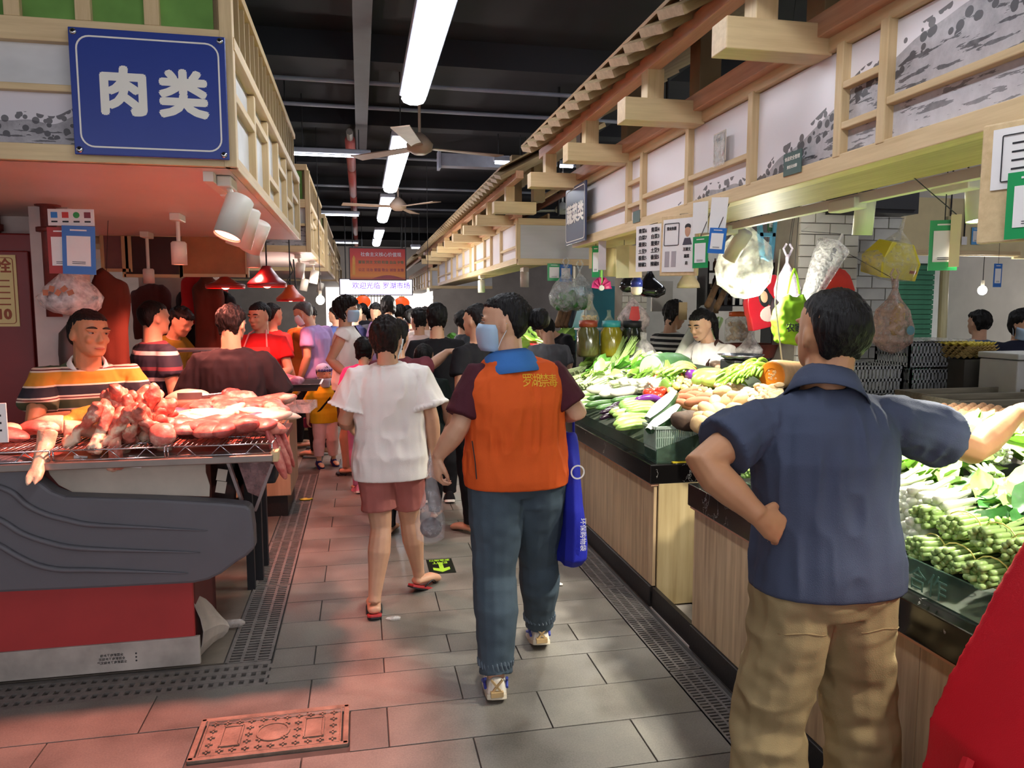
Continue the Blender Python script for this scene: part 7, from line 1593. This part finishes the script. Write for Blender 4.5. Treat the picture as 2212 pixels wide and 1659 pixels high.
ls = thing('led_sign', 'glaring white LED sign with purple characters below the red banner', 'sign', at(813, 620, y=15.3)); MB().box((0, .04, 0), (1.46, .08, .33)).obj('case', BLACK, ls); MB().box((0, -.004, 0), (1.42, .008, .3)).obj('screen', mat('led_screen', '#e8dcff', emit=2.0, emit_col='#eee4ff', var=0), ls)
PUR = mat('led_purple', '#7a3cff', emit=.5, emit_col='#6a2cff', var=0); lettering('欢迎光临 罗湖市场', .14, PUR, ls, (.1, -.01, .02), (pi/2, 0, 0), .001, .001); lettering('诚信经营 文明服务', .06, PUR, ls, (-.1, -.01, -.13), (pi/2, 0, 0), .001)
for s in (-.6, .6): MB().cyl((s, .04, .16), (s, .04, 3.7-ls.location.z), .01, n=6).obj('hanger', ROPE, ls)
LANT = mat('red_lantern', '#c8301c', .5, emit=1.0, emit_col='#ff5a22')
for k, (px, py) in enumerate([(784, 652), (868, 655)]):
    t = thing('paper_lantern', ['left', 'right'][k]+' red lantern hanging below the LED sign', 'lantern', at(px, py, y=16.6), 0, 'red lanterns'); MB().ell((0, 0, 0), (.17, .17, .14), 20, 10).obj('globe', LANT, t, True); MB().lathe([(.06, -.15), (.06, -.12)], 12, cap=False).lathe([(.06, .12), (.06, .15)], 12, cap=False).obj('collar', GOLD, t); MB().cyl((0, 0, .14), (0, 0, 3.7-t.location.z), .006, n=5).obj('cord', ROPE, t); MB().cyl((0, 0, -.3), (0, 0, -.14), .02, .03, 8).obj('tassel', RED, t)
struct(MB().box((.6, 23, 1.2), (3.2, .05, 2.4)).obj('window_2', mat('bright_far_opening', '#ffffff', emit=1.6, emit_col='#fff3ea', var=0)))
sgt = thing('folding_gate', 'white folding lattice gate in the bright far opening', 'gate', (.2, 22.6, 0))
for k in range(12): MB().cyl((-.5+.09*k, 0, 0), (-.5+.09*k, 0, 2.1), .012, n=6).obj('bar', WHITE, sgt)
for z in (.3, 1.1, 1.9): MB().box((0, 0, z), (1.1, .02, .03)).obj('rail', WHITE, sgt)

# ------------------------------------------------------------------ things in hands
pbg = thing('plastic_bag', 'thin clear bag with a dark purple fruit, held between the two walkers', 'plastic bag', (.262, 2.93, .955))
CLB = clear('thin_bag', '#ece6e6', .22, .12, .5, 30); g = MB().lathe([(.006, .04), (.018, -.04), (.03, -.12), (.045, -.2), (.06, -.27), (.052, -.33), (.02, -.355)], 18); me = g.mesh('f'); displace(me, .012, 22, 3, (1, 1, .3)); link('bag_film', me, CLB, pbg, True)
MB().ell((0, 0, -.29), (.044, .044, .042), 16, 10).obj('purple_fruit', mat('plum_purple', '#26101c', .4, var=.2), pbg, True)
BB = cloth('royal_blue_bag', '#23299a', .08, .6); bbg = thing('shopping_bag', 'royal blue cloth shopping bag hanging at the right side of the orange vest', 'bag', (.86, 3.02, .86)); me = MB().loft([[V((x*a, y*b, z)) for x, y in ((-1, -1), (-.3, -1.3), (.4, -1.2), (1, -1), (1, 1), (0, 1.3), (-1, 1))] for z, a, b in ((.16, .02, .05), (.04, .035, .1), (-.15, .045, .13), (-.36, .05, .12), (-.4, .04, .09))]).mesh('b'); o = link('bag_body', remesh(MB().loft([[V((x*a, y*b, z)) for x, y in ((-1, -1), (-.3, -1.3), (.4, -1.2), (1, -1), (1, 1), (0, 1.3), (-1, 1))] for z, a, b in ((.16, .02, .05), (.04, .035, .1), (-.15, .045, .13), (-.36, .05, .12), (-.4, .04, .09))]), .008, 2), BB, bbg); displace(o.data, .012, 14, 2, (1, 1, .4))
lettering('环保购物袋', .028, WHITE, bbg, (.02, -.165, -.24), (pi/2, pi/2, 0), .0006); outline(.06, .06, .03, .006, lambda u, v, w_: V((u-.0, -.15-w_, v+.02)), WHITE, bbg)
for s in (-1, 1): MB().tube([(s*.02, -.02, .12), (s*.02, -.01, .25), (0, 0, .34)], .006, 5).obj('handle', BB, bbg)
rb = thing('red_bag', 'large red nylon bag cut off at the lower right corner', 'bag', (1.27, 1.12, 0)); RBM = cloth('red_nylon_bag', '#b81420', .06, .45)
g = MB().loft([[V((x*a+dx, y*.12, z)) for x, y in ((-1, -1), (.0, -1.15), (1, -1), (1, 1), (0, 1.15), (-1, 1))] for z, a, dx in ((.3, .165, .0), (.6, .17, .0), (.72, .165, .005), (.85, .125, .045), (.97, .075, .06), (1.1, .02, .09))]); me = remesh(g, .012, 2); displace(me, .015, 8, 4, (1, 1, .5)); link('bag_body', me, RBM, rb)
MB().tube([(-.1, -.135, .72), (-.12, -.137, .69), (-.125, -.137, .65)], .004, 5).obj('white_thread', WHITE, rb); MB().tube([(-.16, -.0, .7), (-.2, -.02, .66), (-.165, -.02, .62)], .012, 6).obj('tab', RBM, rb)
for s in (-1, 1): MB().tube([(.09, s*.04, 1.05), (.11, s*.04, 1.25), (.12, 0, 1.36)], .012, 6).obj('handle', RBM, rb)
for k, (px, py, lab, m_, s_) in enumerate([(660, 1078, 'yellow scrap on the left drain grate', YB, .05), (848, 1335, 'small torn wrapper on the tiles behind the white T-shirt', FILM, .04), (603, 1108, 'white crumb beside the beige counter base', PAPER, .025), (1206, 1262, 'white scrap by the right drain', PAPER, .03), (1232, 1132, 'white scrap against the dark plinth', PAPER, .02), (1470, 1295, 'brown leaf on the dirty white floor between counters', BRN, .06)]):
    me = MB().ell((0, 0, 0), (s_, s_*.6, s_*.12), 8, 5).mesh('s'); displace(me, s_*.3, 40, k); tag(link('litter_scrap', me, m_, None, True), lab, 'litter').location = at(px, py, z=.008)
# floor stains of the gap, phone in the striped man's hand
tag(MB().box((0, 0, 0), (.075, .01, .15)).obj('phone', mat('gold_phone', '#c2a982', .3)), 'pale phone held up by the man in black and white stripes', 'phone').location = at(1475, 672, y=5.9)
# ------------------------------------------------------------------ the people of the market
DENIM = cloth('dark_denim', '#44515b', .2); KHAKI = cloth('khaki_cotton', '#93805c', .08); BLACKC = cloth('black_cloth', '#17161a'); NAVYC = cloth('navy_pique', '#434a5d', .06); ORANGE = cloth('orange_vest', '#dd5d26', .06); MAROON = cloth('maroon_knit', '#4a222b'); WHITEC = cloth('white_cotton', '#f5efe8', .03)
ROSE = cloth('dusty_rose', '#a8655d'); YELL = cloth('yellow_cotton', '#e3b923'); REDC = cloth('red_cotton', '#c62226'); PINKC = cloth('pink_cotton', '#e0488f'); GREYC = cloth('grey_marl', '#6f6f73', .25)
# woman in the orange vest
p = person('woman in an orange vest and blue face mask walking away, hair in a bun', (.62, 2.95, 0), 0, 1.625, dict(
    pelvis=(0, 0, .86), waist=(.0, .0, 1.0), chest=(-.005, 0, 1.16), neckb=(-.03, .0, 1.34), head=(-.055, .005, 1.385),
    shL=(-.158, -.01, 1.275), elL=(-.245, -.06, 1.08), wrL=(-.325, -.01, .955), shR=(.15, 0, 1.275), elR=(.245, -.05, 1.12), wrR=(.2, .2, 1.1),
    hipL=(-.082, 0, .82), knL=(-.1, -.05, .45), anL=(-.118, -.165, .075), toeL=(-.1, .0, .025), hipR=(.085, 0, .82), knR=(.125, .13, .45), anR=(.16, .235, .085), toeR=(.175, .395, .025)),
    fat=1.12, vox=.0055, top=dict(m=MAROON, hem=1.02, off=.006, sleeve=.8, soff=.017, collar=True, cs=1.15, ck=1.2, cup=(-.1, .12, 1), collarm=cloth('blue_collar', '#3f74b8')),
    vest=dict(m=ORANGE, hem=.825, off=.028, straight=.127, flare=.05, fold=.012, neck=.012), pants=dict(m=DENIM, off=.028, cut=1.86, fold=.007),
    shoes=dict(kind='shoe', m=cloth('white_leather', '#d8cfc0', .06, .5), hi=.035, sole=cloth('cream_sole', '#cfc3ac')), hair='bun', head=(74, 3, 0), mask=dict(low=0), features=True,
    hands=dict(L=dict(d=(-.12, .1, -1), n=(.9, .4, 0), curl=.75)))
OV = p
for k, ch in enumerate('罗湖禁毒'):
    o = project_text(ch, .043, GOLD, p['root'], p['vest'], lambda u, v, k=k: ((u+.015+k*.036, -1, v*1.25+1.265-.002*k), (0, 1, 0)))
STR = mat('shoe_stripe', '#34429c', .5, var=0); TANL = mat('tan_patch', '#b89a6b', .6)
for s in 'LR':
    heel, n_, toe, fd, fdh = p['limbs']['foot'+s]; sh = p['shoe'+s]; sdv = fdh.cross(V((0, 0, 1)))
    for q in (-1, 1):
        g = MB(); g.tube([heel+sdv*(q*.043)+fd*.01+V((0, 0, .045)), heel+sdv*(q*.046)+fd*.06+V((0, 0, .02)), heel+sdv*(q*.05)+fd*.11+V((0, 0, .02))], .006, 6).tube([heel+sdv*(q*.043)+fd*.01+V((0, 0, .005)), heel+sdv*(q*.047)+fd*.06+V((0, 0, .035))], .006, 6); g.obj('stripe', STR, sh)
    g = MB(); hb = heel-fdh*.036+V((0, 0, .03)); g.bar(hb-sdv*.022-V((0, 0, .028)), hb+sdv*.022+V((0, 0, .028)), .008, .008).bar(hb+sdv*.022-V((0, 0, .028)), hb-sdv*.022+V((0, 0, .028)), .008, .008); g.box(hb-V((0, 0, .03)), (.05, .02, .02)); g.obj('heel_patch', TANL, sh)
    f_ = MB(); an = p['J']['an'+s]; kn = p['J']['kn'+s]; c = an+(kn-an).normalized()*.075
    for q in range(26):
        a = 2*pi*q/26; f_.tube([c+V((.064*math.cos(a), .064*math.sin(a), .012)), c+V((.07*math.cos(a), .07*math.sin(a), -.006+.012*random.random())), c+V((.068*math.cos(a+.1), .068*math.sin(a+.1), -.02))], .006, 5)
    f_.obj('frayed_cuff', cloth('frayed_denim', '#56616b', .3), p['root'])
pk = MB(); pk.tube([V((-.2, -.105, 1.03)), V((-.19, -.115, .95)), V((-.185, -.12, .88))], .0025, 5); pk.obj('pocket_zip', BLACK, p['root'])

# person in the white T-shirt
p = person('person in a white T-shirt, dusty pink shorts and red flip-flops seen from behind', (.137, 3.8, 0), 0, 1.53, dict(
    pelvis=(0, 0, .8), head=(-.005, .01, 1.298), neckb=(-.005, 0, 1.262), shL=(-.155, 0, 1.2), elL=(-.225, .0, .98), wrL=(-.2, .18, .93), shR=(.155, 0, 1.2), elR=(.212, -.03, .985), wrR=(.225, .02, .785),
    knL=(-.055, -.03, .425), anL=(-.098, -.125, .07), toeL=(-.1, .04, .02), knR=(.1, .09, .42), anR=(.15, .17, .09), toeR=(.255, .27, .03)),
    fat=1.05, vox=.0055, top=dict(m=WHITEC, hem=.685, off=.016, straight=.117, sleeve=.72, soff=.03, sflare=.04, flare=.02, fold=.01, neck=.008, name='t_shirt'),
    pants=dict(m=ROSE, off=.016, cut=.44, name='shorts', wide=.06), shoes=dict(kind='flip', m=mat('red_rubber', '#b03236', .6)), hair='short', hairm=HAIRB, head=(-18, 2, 0), mask=dict(m=MASKW),
    hands=dict(R=dict(d=(.05, -.1, -1), n=(-1, .2, 0), curl=.6)))

# man in the navy polo
p = person('man in a navy polo shirt and khaki trousers with his hand on his hip', (1.165, 1.68, 0), -4, 1.6, dict(
    pelvis=(.02, 0, .85), waist=(.01, 0, 1.0), chest=(0, .01, 1.16), neckb=(.005, .02, 1.345), head=(.02, .045, 1.385), shL=(-.185, 0, 1.255), elL=(-.358, -.06, 1.175), wrL=(-.225, -.1, 1.05), shR=(.185, .01, 1.262), elR=(.46, .05, 1.165), wrR=(.68, .16, 1.245),
    hipL=(-.062, 0, .8), knL=(-.115, .02, .45), anL=(-.15, -.0, .075), hipR=(.088, 0, .8), knR=(.15, .03, .45), anR=(.165, .02, .075)),
    fat=1.12, vox=.0055, top=dict(m=NAVYC, hem=.83, off=.014, sleeve=.62, soff=.024, sflare=.012, straight=.113, collar=True, fold=.009, name='polo_shirt'), pants=dict(m=KHAKI, off=.017, cut=2.0, fold=.012, wide=.058),
    shoes=dict(kind='shoe', m=BLACKC), hair='crop', hairm=HAIR, head=(2, 10, 0), skin=SKINT, hands=dict(L=dict(d=(.75, .25, -.5), n=(-.1, 1, -.2), curl=.5), R=dict(d=(1, .3, .2), n=(0, 0, -1), curl=.4)))
bmq = bmesh.new(); bmq.from_mesh(p['pants'].data); trq = BVHTree.FromBMesh(bmq); bmq.free()
for s in (-1, 1):
    for dz, nm in ((0, 'pocket_welt'),):
        P_ = []
        for k in range(9):
            x0 = .105*s+.015+(k/8-.5)*.115; hit = trq.ray_cast(V((x0, -1, .745+dz-.02*abs(k/8-.5))), V((0, 1, 0)))
            if hit[0] is not None: P_.append(hit[0])
        if len(P_) > 3: MB().tube(P_, .0022, 5).obj(nm, cloth('khaki_dark', '#8d7855'), p['root'])

# seller in the striped polo
POLO = striped('polo_stripes', [(0, '#c98f2e'), (.2, '#e5d5c0'), (.24, '#6c2a2b'), (.27, '#e5d5c0'), (.31, '#4d5b40'), (.53, '#e5d5c0'), (.57, '#6c2a2b'), (.6, '#e5d5c0'), (.64, '#20242f'), (.86, '#e5d5c0'), (.9, '#c98f2e')], 'z', .2, 0)
p = person('meat seller in a gold, green and navy striped polo leaning on folded arms', (-1.36, 4.08, 0), 207, 1.66, dict(
    pelvis=(0, -.2, .86), waist=(0, -.14, .98), chest=(0, -.03, 1.1), neckb=(0, .05, 1.265), head=(0, .085, 1.318), shL=(-.19, .02, 1.2), elL=(-.255, .15, 1.0), wrL=(-.02, .3, 1.035), shR=(.19, .02, 1.2), elR=(.255, .15, 1.0), wrR=(.03, .34, 1.05),
    hipL=(-.085, -.2, .83), hipR=(.085, -.2, .83), knL=(-.1, -.1, .46), knR=(.1, -.1, .46), anL=(-.1, -.2, .075), anR=(.1, -.2, .075)),
    fat=1.12, vox=.005, top=dict(m=POLO, hem=.84, off=.014, sleeve=.62, soff=.024, sflare=.012, collar=True, collarm=WHITEC, fold=.007, name='polo_shirt'), pants=dict(m=BLACKC, off=.015), hair='crop', head=(22, 0, -4), features=True, skin=SKINT,
    hands=dict(L=dict(d=(1, .1, 0), n=(0, 0, -1), curl=.35, thumb=1), R=dict(d=(-1, .05, -.1), n=(0, 0, -1), curl=.35, thumb=-1)))

# boy
hd = .185
p = person('little boy in a yellow T-shirt and pale blue cap looking back at the camera', (-.36, 7.4, 0), 200, 1.03, dict(
    pelvis=(0, 0, .5), waist=(0, .01, .58), chest=(0, .01, .68), neckb=(0, 0, .785), head=(0, .005, .83), shL=(-.105, 0, .755), elL=(-.14, -.03, .61), wrL=(-.15, .04, .5), shR=(.105, 0, .755), elR=(.145, -.04, .61), wrR=(.16, -.02, .48), hipL=(-.05, 0, .47), hipR=(.05, 0, .47), knL=(-.06, .03, .27), knR=(.06, .0, .27), anL=(-.085, -.02, .055), anR=(.07, -.0, .055)),
    fat=1.15, vox=.0055, hd=hd, top=dict(m=YELL, hem=.44, off=.014, sleeve=.8, soff=.02, sflare=.015, name='t_shirt'), pants=dict(m=cloth('white_pink_cotton', '#e0bcb6'), off=.018, cut=1.62), shoes=dict(kind='shoe', m=cloth('navy_sneaker', '#28265c'), hi=.05, sole=RED), hair='crop', head=(8, 0, 0), mask=dict(low=.2, m=MASKM), features=True, skin=SKINP)
g = MB(); hp = p['hp']
g.loft([[hp(q.x, q.y, q.z) for q in head_ring(w_, yf, yb, z)] for z, w_, yf, yb in [(.6, .375, .43, -.49), (.72, .38, .43, -.5), (.85, .345, .36, -.47), (.95, .26, .26, -.36), (1.02, .12, .1, -.2), (1.04, .02, -.03, -.07)]])
capo = g.obj('cap', cloth('pale_blue_cap', '#aab6da'), p['root'], True)
g = MB(); 
for k in range(7): c = hp(.36*math.sin(-1.2+.4*k), .02+.42*math.cos(-1.2+.4*k), .68); g.ell(c, .013, 8, 6)
g.obj('printed_dot', cloth('navy_dot', '#4b4f8c'), capo)
MB().tube([V((-.1, .06, .76)), V((-.02, .105, .68)), V((.07, .1, .58)), V((.13, .04, .5))], .011, 6, flat=.4).obj('shoulder_strap', BLACKC, p['root'])
MB().box((.16, -.05, .44), (.07, .05, .1)).obj('small_bag', cloth('red_blue_bag', '#7a2740'), p['root'], bevel=.012)

def simple(label, loc, face, H, topc, botc, hair='short', vox=.011, group=None, **k):
    tp = dict(m=topc, hem=.5*H, off=.016, sleeve=.62, soff=.02, sflare=.012, name='shirt'); tp.update(k.pop('tp', {}))
    pt = dict(m=botc, off=.018); pt.update(k.pop('pt', {}))
    return person(label, loc, face, H, vox=vox, top=tp, pants=pt, hair=hair, group=group, **k)
# meat side
BT = cloth('charcoal_cotton', '#2a2428')
p = simple('man in a black T-shirt with his back to us between the meat counters', (-.79, 4.86, 0), 8, 1.57, BT, BLACKC, 'short', .007, fat=1.22, head=(-25, -12, 0), J=dict(elL=(-.27, .02, 1.0), wrL=(-.2, .22, .98), elR=(.28, .02, 1.0), wrR=(.2, .22, .98), shL=(-.175, 0, 1.22), shR=(.175, 0, 1.22)), tp=dict(sleeve=1.0, soff=.03, straight=.13, fold=.009))
NST = striped('navy_white_stripes', [(0, '#1f2133'), (.3, '#d8c9c9'), (.45, '#1f2133'), (.72, '#6b3440'), (.86, '#1f2133')], 'z', .17)
simple('man in a navy and white striped shirt behind the seller', (-1.36, 5.35, 0), -50, 1.6, NST, BLACKC, 'crop', .01, fat=1.15, J=dict(elR=(.24, .0, 1.0), wrR=(.2, .2, .93)))
simple('worker in a yellow jacket bent over beside the meat stall pillar', (-1.6, 6.65, 0), -120, 1.6, cloth('ochre_jacket', '#8b7a2c'), BLACKC, 'short', .012, head=(0, -30, 0), J=dict(neckb=(0, .08, 1.3), head=(0, .12, 1.35), elL=(-.24, .12, 1.05), elR=(.24, .12, 1.05), wrL=(-.15, .3, 1.0), wrR=(.15, .3, 1.0)))
p = simple('woman seller in a red T-shirt and apron facing us', (-.84, 6.72, 0), 165, 1.6, REDC, BLACKC, 'tied', .008, features=True, head=(-20, -8, 0), fat=1.1, J=dict(elL=(-.25, .05, 1.02), wrL=(-.2, .25, .95), elR=(.25, .05, 1.02), wrR=(.2, .25, .95)))
g = MB(); g.grid(lambda u, v: V(((u-.5)*(.24+.08*(1-v)), .135+.02*math.cos((u-.5)*3), .8+v*.42)), 7, 6); ap = g.obj('apron', cloth('red_apron', '#b03a3a'), p['root'], True, solid=.004)
for s in (-1, 1): MB().tube([V((s*.1, .14, 1.22)), V((s*.075, .085, 1.33)), V((s*.05, .02, 1.36))], .007, 5).obj('strap', cloth('apron_strap', '#d98f8f'), ap)
simple('woman in an ochre shirt reaching over the lit meat trays', (-.71, 8.5, 0), -75, 1.62, cloth('ochre_shirt', '#a05a1e'), BLACKC, 'bob', .011, head=(0, -20, 0), J=dict(neckb=(0, .07, 1.31), head=(0, .1, 1.36), elL=(-.24, .2, 1.08), wrL=(-.15, .42, 1.0), elR=(.2, .2, 1.1), wrR=(.12, .42, 1.0)))
simple('woman with tied hair behind the ochre shirt', (-.857, 7.7, 0), -40, 1.6, REDC, BLACKC, 'tied', .012)
p = simple('grey-haired man in a pink and blue shirt bending over the meat', (-.45, 7.95, 0), 60, 1.66, cloth('pink_blue_shirt', '#a98fc6'), BLACKC, 'crop', .01, hairm=mat('greying_hair', '#4b4545', .5, var=.3), head=(10, -25, 0), mask=dict(m=MASKW), J=dict(neckb=(0, .06, 1.35), head=(0, .1, 1.4)))
# aisle
p = simple('woman in a white sleeveless top with a shoulder strap and mask, facing right', (-.13, 7.05, 0), -98, 1.66, WHITEC, cloth('brown_shorts', '#4f372e'), 'fluffy', .0075, hairm=HAIRB, fat=1.1, mask=dict(low=0), tp=dict(sleeve=.12, straight=.115, hem=.8), pt=dict(cut=.75, name='shorts', wide=.06), shoes=dict(kind='flip', m=BLACK), J=dict(elR=(.2, -.12, 1.08), wrR=(.2, .06, .92), elL=(-.2, .0, 1.08), wrL=(-.18, .2, 1.0)))
MB().tube([V((-.11, .06, 1.38)), V((-.03, .15, 1.25)), V((.06, .17, 1.1)), V((.14, .1, .95))], .011, 6, flat=.4).obj('shoulder_strap', BLACKC, p['root'])
simple('girl in a bright pink T-shirt half hidden behind the white T-shirt', (.018, 6.3, 0), 15, 1.3, PINKC, cloth('pink_trousers', '#d57ba0'), 'bob', .009, shoes=dict(kind='shoe', m=cloth('pink_shoe', '#d98aa5')))
simple('woman in all black walking away, arm hanging, between white T-shirt and orange vest', (.59, 5.85, 0), -5, 1.585, BLACKC, BLACKC, 'short', .009, fat=1.08, shoes=dict(kind='shoe', m=BLACKC), J=dict(elR=(.235, -.03, 1.02), wrR=(.255, .06, .8)))
simple('woman in black just left of the blue face mask', (.78, 5.0, 0), 40, 1.58, BLACKC, BLACKC, 'tied', .01, fat=1.1)
simple('person in a pale pink T-shirt near the starlike lamp', (.56, 7.3, 0), 20, 1.55, cloth('pale_pink_cotton', '#d3b7b0'), BLACKC, 'short', .011)
simple('child with dark hair and white mask in front of the woman in black', (.445, 5.38, 0), -20, 1.27, cloth('dark_green_tee', '#2a3330'), BLACKC, 'crop', .009, hd=.2, mask=dict(m=MASKW))
simple('shopper hidden behind the white T-shirt, arm stretched over the child', (.24, 5.0, 0), -20, 1.47, cloth('maroon_striped_top', '#5d2a33'), BLACKC, 'short', .009, J=dict(elR=(.2, .12, 1.16), wrR=(.27, .3, 1.245)), hands=dict(R=dict(d=(.9, .5, .05), n=(0, 0, -1), curl=.4)))
far = [(765, 655, 9.6, 'navy T-shirt with a mask', '#27294a', -60, 1.6), (838, 640, 9.4, 'purple top, bushy hair', '#4a3550', 0, 1.66), (812, 655, 10.4, 'grey stripes with mask', '#55525c', 160, 1.6), (783, 655, 12.5, 'dark top below the left lantern', '#2c2a33', 10, 1.62), (864, 658, 12.0, 'maroon top below the right lantern', '#6c2f35', -30, 1.6), (890, 668, 10.2, 'brown top facing right', '#5d4540', -90, 1.55), (800, 668, 14.5, 'black coat far down the aisle', '#202024', 0, 1.6), (745, 668, 13, 'red top at the far left of the aisle', '#8a3034', 40, 1.55), (880, 660, 14.8, 'pale shirt far down the aisle', '#98908c', 10, 1.64), (918, 664, 9.0, 'white shirt beside the starlike lamp', '#c4b4ac', 0, 1.57), (1000, 672, 8.4, 'dark top by the greens of the second counter', '#2b2d33', -80, 1.55), (725, 662, 10.5, 'blue top by the lit meat', '#4b5a93', 60, 1.6)]
for px, py, Y, what, c, f_, hh_ in far:
    q = at(px, py, y=Y)
    simple('distant shopper in '+what, (q.x, Y, 0), f_, q.z, cloth('shopper_'+c[1:], c), BLACKC, 'short' if px % 2 else 'bob', .016, fat=1.05)
# vegetable side
p = simple('vegetable seller in a white T-shirt and brown apron with a ponytail, looking down', (2.64, 5.25, 0), 105, 1.57, WHITEC, BLACKC, 'pony', .006, features=True, head=(5, -22, 0), fat=1.0, skin=SKINP, J=dict(neckb=(0, .05, 1.29), head=(0, .085, 1.335), elL=(-.22, .16, 1.03), wrL=(-.16, .36, .95), elR=(.22, .14, 1.03), wrR=(.14, .36, .96)), tp=dict(sleeve=.6, soff=.03, sflare=.02))
APR = cloth('brown_apron', '#4a332f')
g = MB()
for s in (-1, 1): g.tube([V((s*.085, .13, 1.1)), V((s*.09, .11, 1.22)), V((s*.085, .03, 1.31)), V((s*.09, -.06, 1.26)), V((s*.06, -.1, 1.1)), V((-s*.02, -.115, .95))], .02, 6, flat=.3, side=(1, 0, 0))
ap = g.obj('apron_strap', APR, p['root'], True)
MB().grid(lambda u, v: V(((u-.5)*.36, .165-.12*abs(u-.5)**1.5*2, .6+v*.5)), 9, 5).obj('apron', APR, p['root'], True, solid=.005)
BWS = striped('black_white_stripes', [(0, '#16161a'), (.55, '#d9d5cc')], 'z', .045)
p = simple('man in a black and white striped T-shirt looking at a phone in his hand', (2.61, 5.98, 0), -70, 1.62, BWS, DENIM, 'short', .008, features=True, head=(0, -22, 0), J=dict(elR=(.2, .05, 1.08), wrR=(.12, .3, 1.12), elL=(-.2, .08, 1.08), wrL=(-.08, .32, 1.12)), tp=dict(straight=.11))
simple('man in a grey marl T-shirt bent with his back to us beside the vest', (1.72, 6.72, 0), 10, 1.47, GREYC, BLACKC, 'crop', .009, fat=1.2, head=(0, -25, 0))
simple('dark-haired woman bent over behind the bags of beans', (2.06, 7.32, 0), 75, 1.56, BLACKC, BLACKC, 'bob', .01, head=(0, -40, 0), features=True, J=dict(neckb=(0, .1, 1.25), head=(0, .17, 1.27)))
simple('person in a denim-blue hooded top beyond the egg trays', (5.4, 5.65, 0), 0, 1.53, cloth('denim_hoodie', '#53688a'), BLACKC, 'short', .011, fat=1.15)
simple('person in a dark coat and pulled-down blue mask at the right edge', (5.36, 5.2, 0), 150, 1.54, cloth('dark_navy_coat', '#1e2030'), BLACKC, 'fluffy', .011, mask=dict(low=.08), features=True, head=(30, -15, 0))
simple('woman in white seen in profile beside the bamboo pole', (4.95, 6.6, 0), -85, 1.52, cloth('white_blouse', '#bdb7b0'), BLACKC, 'bob', .012)
simple('person in the shade behind the crates, dark top', (4.55, 6.3, 0), -60, 1.55, cloth('shade_top', '#3f3a38'), BLACKC, 'short', .012)
